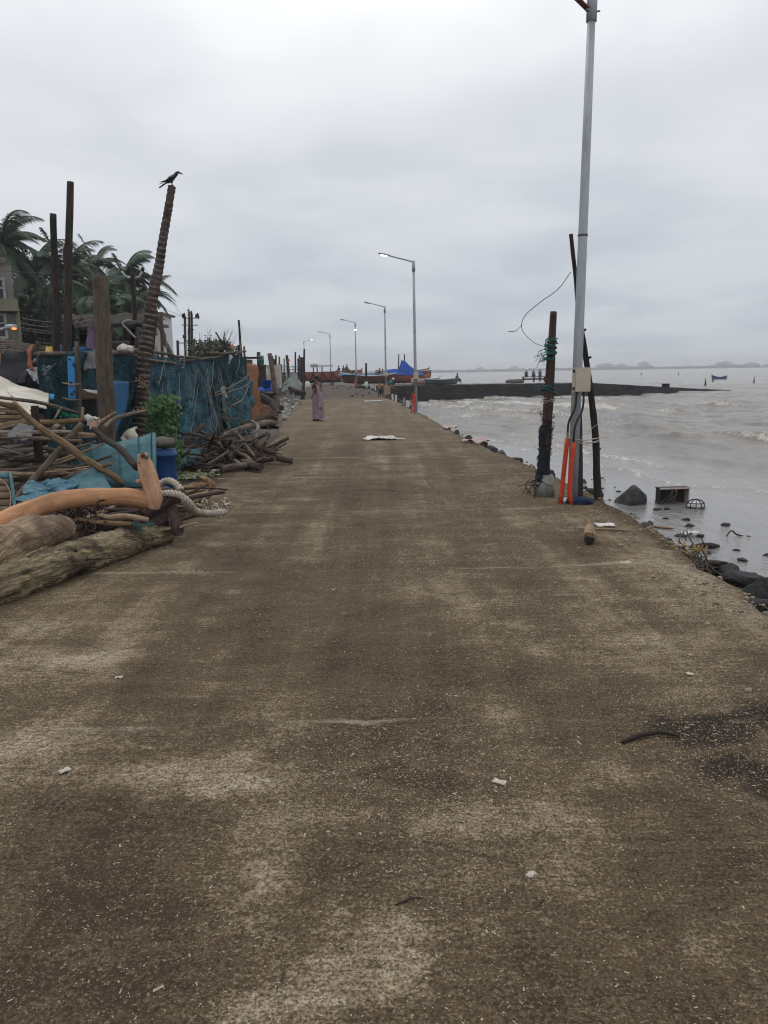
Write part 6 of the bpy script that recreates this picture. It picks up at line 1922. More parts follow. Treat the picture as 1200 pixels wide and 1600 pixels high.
def net_panel(label, Y0, Y1, ztop, mat, seed, zbot=0.0, off=0.0, parent=None, nu=90, nv=52, wr=0.10):
    zt = lambda u: np.interp(u, np.linspace(0, 1, len(ztop)), ztop)

    def f(u, v):
        Y = Y0 + (Y1 - Y0) * u
        z = zbot + (zt(u) - zbot) * (1 - v)
        z += (0.05 * mn.noise((u * 8, seed, 2))) * (1 - v)
        x = FX(Y) + off
        q = Vector((x * 1.5, Y * 1.5, z * 1.1 + seed))
        w_ = wr * (mn.noise(q) + 0.6 * mn.noise(q * 2.3) + 0.35 * mn.noise(q * 5)) + 0.05 * math.sin(Y * 5 + seed + 1.5 * z) * (0.3 + 0.7 * v)
        w_ += 0.10 * abs(mn.noise(Vector((Y * 2.6 + z * 1.1, seed, z * 0.7)))) + 0.05 * abs(mn.noise(Vector((Y * 6 - z * 2.0, z * 1.6, seed)))) + 0.03 * abs(mn.noise(Vector((Y * 11 + z * 5, z * 6, seed))))
        return Vector((x + w_ - 0.06, Y, z))
    m = MB(); m.slab(f, nu, nv, 0.008)
    return part('net_sheet', m, mat, parent)


tf = thing('net_fence', 'long blue-green net fence on sticks running along the left of the road', 'fence', (-4.0, 15, 0))
net_panel('', 10.0, 12.4, [1.85, 1.92, 1.85], M_net2, 1, parent=tf)
net_panel('', 12.3, 15.2, [1.86, 1.93, 1.90, 1.84], M_net1, 4, parent=tf)
net_panel('', 15.1, 18.4, [1.84, 1.86, 1.88, 1.96], M_net1, 8, parent=tf)
net_panel('', 18.3, 21.4, [1.98, 2.06, 2.10, 2.02], M_net2, 12, parent=tf, wr=0.12)
net_panel('', 18.8, 21.5, [0.9, 1.35, 1.5, 1.4], M_net3, 15, parent=tf, off=0.12, nu=60, nv=40, wr=0.16)
net_panel('', 14.9, 16.6, [1.0, 1.15, 0.5], M_net3, 19, parent=tf, off=0.10, nu=40, nv=40, wr=0.14)
# end return of the fence, facing the camera beyond the twig heap
mret = MB(); mret.slab(lambda u, v: Vector((-7.5 + 3.8 * u, 21.5 + 0.12 * mn.noise((u * 6, v * 4, 3)), 2.05 * (1 - v) + 0.08 * mn.noise((u * 5, 4, v)))), 20, 14, 0.008); part('net_sheet', mret, M_net2, tf)
for Y, zt_, r_ in ((10.2, 2.0, 0.03), (11.6, 1.95, 0.03), (13.6, 2.0, 0.028), (15.2, 1.98, 0.03), (16.9, 1.96, 0.03), (18.4, 2.15, 0.035), (20.0, 2.2, 0.035), (21.45, 2.35, 0.05)):
    x = FX(Y) - 0.10
    m = MB(); m.tube(lerp_path([Vector((x, Y, 0)), Vector((x + R.uniform(-.06, .06), Y, zt_))], 8, 0.03, Y), r_, 7, 0.1, 5); part('stake', m, M_wood_dark, tf)
for (Y0, z0, Y1, z1) in ((11.3, 1.97, 15.6, 1.76), (13.0, 1.98, 18.5, 1.92), (15.2, 1.82, 19.2, 2.02), (10.0, 1.86, 13.1, 2.0), (17.9, 2.05, 21.5, 2.18)):
    m = MB(); m.tube(lerp_path([Vector((FX(Y0) - 0.02, Y0, z0)), Vector((FX((Y0 + Y1) / 2) + 0.03, (Y0 + Y1) / 2, (z0 + z1) / 2 - 0.03)), Vector((FX(Y1), Y1, z1))], 14, 0.03, Y0), 0.028, 7, 0.12, 5); part('rail', m, M_wood_grey, tf)
q_ = random.Random(77)
for k in range(22):
    Y = q_.uniform(12.6, 21)
    z = q_.uniform(0.3, 1.8)
    x = FX(Y) + 0.13
    P_ = [Vector((x, Y, z))]
    dz_ = q_.uniform(-.25, .05)
    for j in range(5):
        P_.append(P_[-1] + Vector((0.02 * q_.uniform(-1, 1), q_.uniform(0.05, .30), dz_ + 0.11 * j + q_.uniform(-.05, .05))))
    m = MB(); m.tube(lerp_path(P_, 18, 0.02, k), q_.uniform(0.002, 0.0045), 4); part('twine', m, M_rope if k % 3 else M_bluenet, tf)
m = MB()
for k in range(13):
    Y = q_.uniform(17.0, 18.7); x = FX(Y) + 0.16
    m.tube(lerp_path([Vector((x, Y - 0.3 * q_.random(), 1.5 + q_.uniform(-.2, .25))), Vector((x + 0.05, Y, 0.9 + q_.uniform(-.2, .2))), Vector((x + 0.12, Y + q_.uniform(-.1, .3), 0.25 + q_.uniform(-.1, .2)))], 12, 0.08, k), q_.uniform(0.002, 0.0042), 4)
part('hanging_strands', m, M_rope, tf)
for Y0, z0, Y1, z1 in ((17.4, 1.15, 21.2, 1.62), (17.4, 1.10, 21.3, 1.40), (18.6, 0.72, 20.8, 1.28), (18.2, 0.95, 20.5, 0.55), (19.0, 1.05, 20.9, 0.6), (17.8, 0.8, 20.0, 0.3), (18.0, 0.6, 20.9, 0.35)):
    m = MB(); m.tube(lerp_path([Vector((FX(Y0) + 0.22, Y0, z0)), Vector((FX((Y0 + Y1) / 2) + 0.30, (Y0 + Y1) / 2, (z0 + z1) / 2 - 0.05)), Vector((FX(Y1) + 0.2, Y1, z1))], 10, 0.05, z0), 0.018, 6); part('loose_stick', m, M_bamboo_grey, tf)
sheet('red_cloth', 'small red cloth caught on the net fence above the twig heap', 'cloth', [(308, 598, 17.2), (320, 600, 17.3), (320, 609, 17.3), (310, 608, 17.2)], cloth('red_cloth', (0.36, 0.03, 0.03), (0.2, 0.02, 0.02)), 8, 6, 0.02, 0.05, 6, 3, rag=0.3)
sheet('grey_scrap', 'grey plastic scrap hanging on the net fence right of the red cloth', 'cloth', [(345, 606, 19.2), (352, 604, 19.3), (354, 622, 19.2), (347, 622, 19.1)], M_greycloth, 8, 8, 0.02, 0.05, 5, 5, rag=0.2)
sheet('white_bag', 'white plastic bag tied at the top of the net fence end', 'bag', [(350, 555, 19.8), (361, 556, 19.8), (360, 569, 19.8), (352, 568, 19.8)], M_whitecloth, 8, 8, 0.05, 0.07, 6, 6, rag=0.2)
sheet('pink_scrap', 'small salmon pink scrap fluttering on a dry branch over the fence', 'cloth', [(360, 539, 20.2), (366, 538, 20.2), (366, 546, 20.2), (361, 546, 20.2)], cloth('pink_scrap', (0.6, 0.2, 0.16), (0.5, 0.15, 0.13)), 5, 5, 0.02, 0.03, 6, 7)
# dry branch over the fence
t = thing('dry_branch', 'bare dry branch standing up above the end of the net fence', 'branch', at(360, 575, 20.2))
for pts, r_ in (([(361, 572, 20.2), (356, 545, 20.2), (346, 533, 20.2), (337, 519, 20.2)], 0.035), ([(354, 541, 20.2), (350, 530, 20.2), (351, 519, 20.2)], 0.018), ([(348, 536, 20.2), (341, 532, 20.2)], 0.015), ([(361, 566, 20.2), (366, 552, 20.2), (372, 544, 20.2)], 0.02)):
    m = MB(); m.tube(lerp_path([at(*p) for p in pts], 10, 0.03, r_), [r_, r_ * 0.5], 6, 0.1, 5); part('limb', m, M_wood_dark, t)

# vine on the fence
M_leaf = mottle('bright_vine_leaf', (0.040, 0.098, 0.026), (0.075, 0.155, 0.045), 14, 0.45, 0.1, c3=(0.018, 0.050, 0.015))
M_stem = plain('green_brown_stem', (0.05, 0.06, 0.03), 0.8)
c = at(258, 700, 11.9)
t = thing('climbing_vine', 'leafy green vine climbing the net fence behind the blue drum', 'vine', (c.x, 11.9, 0))
q_ = random.Random(3)
lm = MB(); big = []
def leaf(mb, c, d, s_, nrm):
    d = d.normalized(); n_ = nrm.normalized(); x = d.cross(n_).normalized()
    b = len(mb.v)
    pts = [c, c + x * 0.5 * s_ + d * 0.15 * s_, c + x * 0.45 * s_ + d * 0.55 * s_ - n_ * 0.08 * s_, c + d * s_ - n_ * 0.2 * s_, c - x * 0.45 * s_ + d * 0.55 * s_ - n_ * 0.08 * s_, c - x * 0.5 * s_ + d * 0.15 * s_, c + d * 0.5 * s_ + n_ * 0.06 * s_]
    mb.v += [tuple(p) for p in pts]
    for q in ((0, 1, 6), (1, 2, 6), (2, 3, 6), (3, 4, 6), (4, 5, 6), (5, 0, 6)):
        mb.face([b + i for i in q])
vines = [[(262, 745), (266, 700), (268, 660), (264, 632)], [(262, 720), (272, 690), (274, 650), (268, 630)], [(250, 680), (242, 655), (240, 632)], [(262, 690), (258, 650), (255, 628)], [(270, 745), (276, 715), (277, 690)], [(264, 630), (252, 624), (240, 640)]]
for k, vp in enumerate(vines):
    P_ = lerp_path([at(x, y, 11.9 - 0.05 * k) for x, y in vp], 24, 0.05, k)
    m = MB(); m.tube(P_, 0.006, 5); part('stem', m, M_stem, t)
    for p in P_:
        for _ in range(5):
            o_ = Vector((q_.gauss(0, 0.055), q_.gauss(-0.03, 0.05), q_.gauss(0, 0.05)))
            leaf(lm, p + o_, Vector((q_.uniform(-1, 1), q_.uniform(-0.9, 0.2), q_.uniform(-1, 0.5))), q_.uniform(0.035, 0.08), Vector((q_.uniform(-.5, .5), -0.8, q_.uniform(0.2, 1))))
for _ in range(230):
    p = at(q_.gauss(252, 12), q_.gauss(652, 18), 12.0)
    leaf(lm, p + Vector((0, q_.uniform(-.1, .1), 0)), Vector((q_.uniform(-1, 1), -0.4, q_.uniform(-1, .3))), q_.uniform(0.03, 0.06), Vector((q_.uniform(-.5, .5), -1, 0.5)))
lo = part('foliage', lm, M_leaf, t)
lo['kind'] = 'stuff'
sheet('plastic_sheet', 'cream plastic sheet bunched at the foot of the palm post', 'sheet', [(190, 690, 11.2), (212, 668, 11.4), (220, 690, 11.2), (186, 700, 11.0)], M_sail, 12, 12, 0.03, 0.10, 5, 8, rag=0.3)

# ================================================================== TWIG HEAP ON THE ROADSIDE
bmesh_list = []
q_ = random.Random(19)
for k in range(9):
    m = MB()
    L_ = q_.uniform(0.8, 1.6)
    P_ = lerp_path([Vector((-L_ / 2, 0, 0)), Vector((-L_ * 0.1, q_.uniform(-.12, .12), q_.uniform(-.05, .08))), Vector((L_ / 2, q_.uniform(-.15, .15), q_.uniform(-.05, .1)))], 14, 0.05, k)
    r0 = (0.018, 0.026, 0.036, 0.05, 0.022, 0.030, 0.065, 0.020, 0.040)[k]
    m.tube(P_, [r0, r0 * 0.85, r0 * 0.6], 7, 0.16, 7, seed=k)
    if k % 2 == 0:
        p = P_[8]; m.tube(lerp_path([p, p + Vector((0.12, 0.1, 0.06)), p + Vector((0.30, 0.16, 0.05))], 6, 0.02, k), [r0 * 0.6, r0 * 0.3], 5, 0.1, 8)
    bmesh_list.append(m.mesh('branch', M_twig))
cH = Vector((-3.05, 13.6, 0))
for i in range(150):
    a = q_.uniform(0, 6.28); rr_ = math.sqrt(q_.random())
    x, y = 0.95 * rr_ * math.cos(a), 1.35 * rr_ * math.sin(a)
    top = 0.52 * (1 - 0.85 * rr_ ** 1.5)
    z = q_.uniform(0.03, max(0.05, top))
    k = q_.randrange(9)
    o = link('branch', bmesh_list[k], None, cH + Vector((x, y, z)), (q_.uniform(-.5, .5), q_.gauss(0, .38), q_.uniform(0, 6.28)))
    s_ = q_.uniform(0.5, 1.0)
    o.scale = (s_, s_ * 0.85, s_ * 0.85)
    tag(o, 'brown branch in the tangled heap on the left roadside', 'branch', 'branches in the roadside heap')
for k, (lab, pts, rr, mt) in enumerate((
        ('straight reddish stick poking out of the left of the branch heap', [(312, 674, 14.8), (328, 681, 14.3), (346, 685, 13.9)], [2.5, 2.5, 2], M_bark_purple),
        ('long thin stick leaning across the front of the branch heap', [(306, 738, 12.4), (330, 722, 12.5), (358, 704, 12.7)], [1.6, 2, 1.6], M_bamboo_grey),
        ('pale straight branch lying diagonally across the heap top', [(368, 676, 14.2), (386, 697, 13.4), (398, 714, 12.8)], [3, 3, 2.5], M_bamboo_grey),
        ('pale straight branch lying low across the heap front', [(352, 704, 13.0), (366, 718, 12.6), (380, 727, 12.4)], [2.6, 2.8, 2.4], M_bamboo_grey),
        ('curved smooth branch rising at the back of the branch heap', [(394, 658, 17.4), (402, 668, 16.8), (398, 684, 16.2), (392, 690, 16)], [2.5, 3, 3, 2], M_bamboo_grey),
        ('dark curled piece of bark at the right end of the branch heap', [(396, 694, 13.6), (412, 703, 13.4), (425, 708, 13.3)], [4, 7, 3], M_bark_purple),
        ('thin twig sticking out onto the road right of the branch heap', [(418, 704, 13.4), (440, 710, 13.2)], [1.5, 1.0], M_twig),
        ('short log with round end at the front of the branch heap', [(345, 733, 12.3), (365, 729, 12.4), (392, 727, 12.5)], [5.5, 5.5, 5], M_twig),
        ('dark round log end at the front right of the branch heap', [(380, 722, 12.8), (398, 729, 12.35), (408, 730, 12.2)], [6, 7, 6], M_bark_purple),
        ('medium log end at the right edge of the branch heap', [(392, 722, 13), (414, 719, 12.8), (429, 716, 12.7)], [5, 4.5, 3.5], M_bark_purple),
        ('long thick branch lying behind the heap toward the road', [(330, 690, 16.5), (352, 678, 17), (375, 670, 17.6), (400, 664, 18.2), (418, 660, 18.6), (430, 662, 18.8)], [3, 4, 4, 4.5, 5, 4], M_twig),
        ('big dark branch stub reaching the road behind the heap', [(380, 668, 18.8), (405, 656, 19.2), (424, 650, 19.6), (430, 655, 19.6)], [6, 5.5, 5.5, 3], M_twig),
        ('forked twig hanging below the branch stub behind the heap', [(412, 655, 19), (416, 665, 18.9), (421, 671, 18.8)], [3, 2, 1], M_twig),
        ('white broken stick on the road in front of the branch heap', [(331, 736, 12.3), (345, 734, 12.4)], [2.2, 1.5], M_whitep))):
    log('branch', lab, 'branch', pts, rr, mt, 8, 0.14, 7, 16, 0.02, seed=k + 90)
sheet('blue_net_scrap', 'blue net scrap on the ground left of the branch heap', 'net', [(284, 705, 12.8), (312, 702, 13.2), (308, 724, 12.4), (278, 732, 12.2)], M_net3, 14, 10, 0.03, 0.09, 4, 11, rag=0.3)
m = MB()
q_ = random.Random(8)
for _ in range(260):
    p = Vector((q_.gauss(-3.05, 0.18), q_.gauss(11.9, 0.22), 0.02))
    leaf(m, p, Vector((q_.uniform(-1, 1), q_.uniform(-1, 1), q_.uniform(0, .5))), q_.uniform(0.03, 0.07), Vector((0.1, -.3, 1)))
tag(structure('weeds', m, mottle('pale_green_leaf', (0.13, 0.17, 0.07), (0.20, 0.21, 0.11), 6, 0.7, 0.1)), None, None, None, 'stuff')

# rust coloured sheet and fibre heap at the end of the fence
sheet('rusty_sheet', 'upright rust-orange metal sheet at the far end of the net fence', 'sheet', [(386, 569, 22.4), (402, 571, 22.6), (406, 655, 22.2), (391, 660, 22.0)], mottle('rusty_iron', (0.26, 0.115, 0.055), (0.19, 0.082, 0.042), 1.6, 0.85, 0.3, c3=(0.13, 0.06, 0.035), stretch=(1, 1, 0.4)), 8, 14, 0.03, 0.07, 2.0, 3, rag=0.05)
m = MB(); m.blob(gp(408, 664) + Vector((-0.1, 0.3, 0.16)), (0.55, 0.6, 0.42), 6, 0.35, 1.8, 4, flatb=-0.2)
solo('fibre_heap', m, mottle('brown_coir_fibre', (0.13, 0.062, 0.033), (0.085, 0.042, 0.025), 18, 0.95, 1.0, bd=0.05), 'shaggy red-brown fibre heap at the foot of the rusty sheet', 'fibre heap')

# ================================================================== HUTS, CLOTHES AND CLUTTER AT FAR LEFT
M_thatch = mottle('dark_thatch', (0.030, 0.025, 0.021), (0.055, 0.046, 0.038), 5, 0.95, 0.8, stretch=(4, 4, 1), bd=0.05)
M_tile = mottle('brown_roof_tile', (0.085, 0.062, 0.050), (0.135, 0.105, 0.085), 4, 0.9, 0.5, stretch=(1, 1, 2))
M_wallgrey = mottle('stained_grey_plaster', (0.20, 0.185, 0.165), (0.13, 0.118, 0.105), 1.2, 0.9, 0.2, c3=(0.09, 0.085, 0.08))
M_wallyel = mottle('stained_ochre_plaster', (0.20, 0.19, 0.135), (0.15, 0.14, 0.105), 1.2, 0.9, 0.2)
M_wallpink = mottle('pale_pink_plaster', (0.48, 0.42, 0.38), (0.38, 0.33, 0.30), 1.2, 0.9, 0.1)
M_glass = plain('dark_window_glass', (0.02, 0.022, 0.026), 0.2)
M_frame = plain('grey_window_frame', (0.30, 0.30, 0.30), 0.7)


def block(t, name, c, size, mat, rz=None):
    m = MB(); m.box(c, size, rz); return part(name, m, mat, t)


def window(t, c, w_, h_, dep=0.08, mull=True, rz=None):
    rz = rz or Matrix.Identity(3)
    m = MB()
    for dx in (-1, 1): m.box(c + rz @ Vector((dx * w_ / 2, 0, 0)), (0.09, dep, h_ + 0.09), rz)
    for dz in (-1, 1): m.box(c + rz @ Vector((0, 0, dz * h_ / 2)), (w_ - 0.092, dep, 0.09), rz)
    f = part('window', m, M_frame, t)
    m = MB(); m.box(c + rz @ Vector((0, 0.03, 0)), (w_ - 0.094, 0.02, h_ - 0.094), rz); part('pane', m, M_glass, f)
    if mull:
        m = MB(); m.box(c + rz @ Vector((0, -0.002, h_ * 0.12)), (w_ - 0.096, dep * 0.6, 0.05), rz); part('bar', m, M_frame, f)


# grey two-storey house cut off by the left edge
Yh = 28.0
a, b = at(31, 528, Yh), at(26, 430, Yh)
t = thing('old_house', 'grey two storey concrete house cut off by the left edge, behind the palms', 'house', (a.x - 3, Yh, 0))
xr = a.x
HR = Matrix.Rotation(rad(25.5), 3, 'Z')
HC = Vector((xr, Yh, 0))
hp = lambda x, y, z: HC + HR @ Vector((x, y, z))
block(t, 'wall', hp(-3.0, 3, 1.55), (6.0, 6.0, 3.1), M_wallgrey, HR)
z1 = at(30, 487, Yh).z; z2 = at(26, 470, Yh).z; z3 = at(24, 412, Yh).z
block(t, 'lintel_band', hp(-3.0, 2.9, (z1 + z2) / 2 + 0.02), (6.1, 6.4, 0.42), M_wallyel, HR)
block(t, 'wall', hp(-3.03, 3.03, (3.1 + z1) / 2 - 0.1), (5.98, 5.98, max(0.2, z1 - 3.1) + 0.1), M_wallgrey, HR)
block(t, 'wall', hp(-2.95, 2.9, (z2 + z3) / 2), (5.8, 5.7, z3 - z2), M_wallgrey, HR)
block(t, 'roof', hp(-3.4, 3.2, z3 + 0.1), (6.4, 6.4, 0.2), M_wallgrey, HR)
window(t, hp(-0.62, -0.04, at(6, 510, Yh).z), 0.42, 0.80, rz=HR)
window(t, hp(-0.62, 0.01, at(18, 455, Yh).z), 0.55, 0.80, rz=HR)
window(t, hp(-2.2, -0.04, at(-40, 510, Yh).z), 0.9, 0.9, rz=HR)
m = MB(); m.box((xr + 0.02, Yh - 0.04, (at(30, 528, Yh).z + z1) / 2), (0.10, 0.10, z1 - at(30, 540, Yh).z)); part('corner_pipe', m, M_wallyel, t)
# low tiled roof of a hut in front of it
t = thing('tiled_hut', 'low hut with a sloping brown tiled roof at the left edge', 'hut', at(0, 600, 20) * 1)
P0, P1, P2, P3 = at(-120, 512, 22.5), at(72, 546, 22.5), at(74, 566, 19.6), at(-120, 566, 19.6)
for r_ in range(9):
    for c_ in range(16):
        u0, u1, v0, v1 = c_ / 16, (c_ + 0.97) / 16, r_ / 9, (r_ + 1.12) / 9
        f = lambda u, v: P0.lerp(P1, u).lerp(P3.lerp(P2, u), min(1, v))
        A, B, C, D = f(u0, v0), f(u1, v0), f(u1, v1), f(u0, v1)
        nn = Vector((0, -0.4, 1)).normalized()
        k = R.uniform(0.0, 0.02)
        m = MB(); m.slab(lambda u, v: A.lerp(B, u).lerp(D.lerp(C, u), v) + nn * (0.03 + k + 0.04 * v + 0.03 * math.sin(math.pi * u)), 3, 1, 0.03); o = part('tile', m, M_tile, t)
m = MB(); m.slab(lambda u, v: P0.lerp(P1, u).lerp(P3.lerp(P2, u), v), 2, 2, 0.08); part('roof_deck', m, M_wood_dark, t)
m = MB(); m.box((P3.lerp(P2, 0.5).x, 21.2, P2.z / 2 - 0.1), ((P2 - P3).length - 0.5, 2.4, P2.z - 0.2)); part('wall', m, M_wallgrey, t)
# sodium street lamp in front of the house
p = at(20, 511, 18)
t = thing('lamp_arm', 'small lamp head glowing orange on an arm at the left edge', 'lamp', at(-60, 530, 18))
m = MB(); m.tube(lerp_path([Vector((at(-60, 530, 18).x, 18, 0)), at(-60, 530, 18), at(-30, 521, 18), at(8, 513, 18)], 14), 0.03, 7); part('arm', m, M_galv, t)
m = MB(); m.tube([at(6, 514, 18), at(12, 511, 18), at(25, 510.5, 18)], [0.03, 0.06, 0.05], 8); hd = part('lamp_head', m, M_galv, t)
m = MB(); m.blob(at(22, 513.5, 17.98), (0.055, 0.05, 0.03), 1, 0, 1, 2); part('lens', m, lit('orange_lens', (1.0, 0.25, 0.05), 1.6), hd)

# hanging clothes and covers in front of the hut
sheet('dark_cover', 'black cover draped over a bulky stack at the left edge', 'cover', [(2, 556, 10.8), (44, 552, 10.8), (46, 600, 10.4), (-4, 606, 10.3)], M_darkcloth, 20, 18, 0.05, 0.10, 2.5, 3, rag=0.1)
m = MB(); m.blob(at(16, 558, 10.9), (0.10, 0.1, 0.09), 3, 0.25, 2, 3)
solo('dark_bundle', m, M_darkcloth, 'round dark bundle on top of the black cover', 'bundle')
m = MB(); m.blob(at(-6, 564, 10.9), (0.11, 0.1, 0.10), 5, 0.35, 2, 3)
solo('orange_bundle', m, cloth('salmon_cloth', (0.52, 0.25, 0.15), (0.4, 0.17, 0.1)), 'salmon orange bundle at the very left edge beside the dark bundle', 'bundle')
t = thing('dark_crates', 'stack of dark boxes and covers filling the gap behind the white sheet', 'boxes', at(30, 600, 11.5))
block(t, 'box_body', at(20, 590, 11.6), (1.0, 0.6, 0.55), M_darkcloth)
block(t, 'box_body', at(72, 606, 11.9), (0.7, 0.6, 0.55), M_wood_dark)
block(t, 'box_body', at(95, 600, 12.3), (0.7, 0.5, 0.9), M_darkcloth)
sheet('orange_cloth', 'rust-orange cloth hanging over a pole above the black cover', 'cloth', [(47, 544, 10.6), (52, 540, 10.6), (51, 582, 10.4), (44, 574, 10.4)], M_orangecloth, 10, 16, 0.02, 0.05, 4, 4, rag=0.12)
pole('grey stick with the rust-orange cloth hung over it', [(38, 572, 10.7), (50, 550, 10.7), (59, 534, 10.7)], 2.2, M_wood_grey, name='stick', n=8)
pole('short dark crosspiece between two grey sticks above the hanging cloth', [(58, 536, 10.8), (80, 538, 10.8)], 2.0, M_wood_dark, name='stick', n=8)
sheet('grey_cloth', 'pale grey cloth slung like a hammock between the poles', 'cloth', [(43, 578, 10.5), (84, 570, 10.6), (74, 594, 10.4), (54, 596, 10.4)], M_greycloth, 22, 16, 0.015, 0.10, 5, 6, rag=0.3)
sheet('grey_cloth', 'hanging corner of pale grey cloth pointing down beside the tall posts', 'cloth', [(46, 588, 10.45), (76, 586, 10.45), (71, 610, 10.4), (64, 606, 10.4)], M_greycloth, 14, 14, 0.012, 0.07, 5, 9, rag=0.2)
m = MB(); m.blob(at(68, 565, 11.2), (0.16, 0.12, 0.06), 8, 0.3, 2, 3)
solo('grey_roll', m, M_greysack, 'grey rolled sack with yellow bits on the stack left of the tall posts', 'sack')
m = MB(); a_, b_, c_ = at(71, 557, 11.2), at(81, 557, 11.2), at(77, 543, 11.3)
m.slab(lambda u, v: c_.lerp(a_.lerp(b_, u), max(0.08, v)) + Vector((0, 0.02 * math.sin(u * 7), 0)), 6, 6, 0.05)
solo('yellow_bag', m, plain('yellow_plastic', (0.50, 0.33, 0.05), 0.6), 'small yellow pointed bag left of the tall posts', 'bag')
for k, (px, py, sx, sz_, lab) in enumerate(((93, 570, 0.09, 0.10, 'white crumpled plastic seen between the two tall posts, upper piece'), (94, 580, 0.07, 0.04, 'white crumpled plastic seen between the two tall posts, lower piece'), (140, 566, 0.16, 0.07, 'white crumpled plastic left of the timber post, under the dark cover'), (196, 545, 0.12, 0.06, 'white scrap of plastic on the net fence top between timber post and palm post'))):
    m = MB(); m.blob(at(px, py, 11.6 if k < 3 else 11.9), (sx, 0.05, sz_), k * 3 + 2, 0.5, 2, 3)
    solo('plastic_scrap', m, M_whitecloth, lab, 'plastic')
sheet('dark_cover', 'dark cover humped over the net fence left of the timber post', 'cover', [(124, 560, 11.0), (156, 548, 11.0), (158, 578, 10.8), (130, 578, 10.8)], M_greysack, 14, 10, 0.03, 0.06, 4, 12, rag=0.15)
t = thing('blue_tank', 'bright blue plastic tub seen in the gap left of the timber post', 'tub', at(130, 560, 12.6))
m = MB(); p = at(131, 553, 12.6); m.lathe((p.x, 12.6, p.z - 0.10), [(0.10, 0), (0.13, 0.02), (0.14, 0.10), (0.155, 0.18), (0.16, 0.2), (0.14, 0.2)], 20); part('tub', m, M_blue_paint, t)
m = MB(); m.box((p.x - 0.05, 12.7, (p.z - 0.11) / 2), (0.6, 0.4, p.z - 0.12)); part('stand', m, M_wood_dark, t)
t = thing('blue_drum', 'dark blue drum seen between the tall posts above the white plastic', 'drum', at(95, 560, 12.8))
m = MB(); p = at(94, 552, 12.8); m.lathe((p.x, 12.8, p.z - 0.9), [(0.12, 0), (0.14, 0.1), (0.14, 0.8), (0.13, 1.0), (0.1, 1.02)], 16); part('drum_body', m, M_blue_plastic, t)
sheet('purple_cloth', 'purple cloth hung on a line left of the timber post', 'cloth', [(138, 512, 12.5), (150, 508, 12.5), (158, 548, 12.3), (136, 545, 12.3)], M_purple, 12, 14, 0.015, 0.07, 4, 4, rag=0.15)
# rough dark frame of the hut: posts and beams between the posts
for k, (pts, lab) in enumerate((([(110, 600, 13.5), (112, 500, 13.5)], 'dark hut post behind the blue plank, left of three'), ([(125, 590, 13.6), (127, 496, 13.6)], 'dark hut post behind the blue plank, middle of three'), ([(129, 590, 13.9), (133, 500, 13.9)], 'dark hut post behind the blue plank, right of three'), ([(200, 590, 15), (202, 500, 15)], 'dark hut post behind the palm post, left one'), ([(188, 590, 15), (196, 500, 15)], 'leaning dark hut post right of the timber post'), ([(232, 590, 14.5), (244, 494, 14.5)], 'dark thin forked post right of the palm post'), ([(184, 545, 17), (176, 520, 17)], 'short slanting dark strut right of the timber post'))):
    pole(lab, [pts[0], ((pts[0][0] + pts[1][0]) / 2 + 1, (pts[0][1] + pts[1][1]) / 2, pts[0][2]), pts[1]], 3.2 if k < 5 else 2.0, M_wood_dark, name='hut_post', n=10)
sheet('hut_roof', 'dark thatched awning edge between the tall posts and the timber post', 'awning', [(98, 498, 14.5), (230, 494, 14.5), (232, 510, 12.9), (104, 514, 12.9)], M_thatch, 40, 8, 0.06, 0.10, 3, 5, rag=0.5)
sheet('hut_roof', 'dark sagging awning above the net fence behind the palm post', 'awning', [(112, 540, 14.5), (212, 536, 14.5), (212, 548, 12.9), (118, 548, 12.9)], M_thatch, 40, 8, 0.05, 0.09, 3, 8, rag=0.5)
sheet('plank_wall', 'dark plank side of the hut behind the net fence', 'wall', [(60, 545, 15.2), (215, 548, 15.2), (215, 660, 15.2), (60, 700, 15.2)], M_wood_dark, 18, 8, 0.06, 0.04, 3, 2)
pole('curved white pipe rising behind the net fence left of the palm post', [(212, 528, 12.6), (200, 515, 12.6), (192, 506, 12.6), (197, 501, 12.6), (206, 501, 12.6)], 1.6, M_frame, name='pipe', n=18)

# far pale houses behind the palms
for k, (x0, x1, y0, y1, Y, mt, lab) in enumerate(((60, 92, 494, 600, 62, M_wallpink, 'pale house far behind the left palms, seen between trunks at the left'), (118, 152, 506, 600, 60, M_wallpink, 'pale pink house behind the purple cloth'), (168, 232, 508, 600, 58, M_wallpink, 'long pale pink house behind the palm post'), (216, 250, 492, 600, 75, M_whitep, 'white house behind the right palm, just left of the leaning post'))):
    a, b = at(x0, y0, Y), at(x1, y0, Y)
    t = thing('pale_house', lab, 'house', (a.x, Y, 0))
    block(t, 'wall', Vector(((a.x + b.x) / 2, Y + 2, a.z / 2)), (b.x - a.x, 4, a.z), mt)
    block(t, 'roof', Vector(((a.x + b.x) / 2, Y + 1.9, a.z + 0.1)), (b.x - a.x + 0.6, 5, 0.2), M_tile)
    nw = max(1, int((b.x - a.x) // 1.5))
    for w_ in range(nw):
        window(t, Vector((a.x + (b.x - a.x) * (w_ + 0.5) / nw, Y - 0.04, a.z - 1.3)), 0.7, 1.0)

# ================================================================== PALMS AND TREES
M_frond = mottle('palm_frond_green', (0.036, 0.066, 0.036), (0.060, 0.098, 0.052), 3, 0.55, 0.1, c3=(0.085, 0.092, 0.055), tint=0.25)
M_trunk = woodmat('palm_trunk', (0.075, 0.062, 0.052), (0.12, 0.10, 0.085), (0.045, 0.038, 0.033), 0.5, grain=0.4)
q_ = random.Random(23)
WIND = Vector((0.85, 0.1, -0.05))


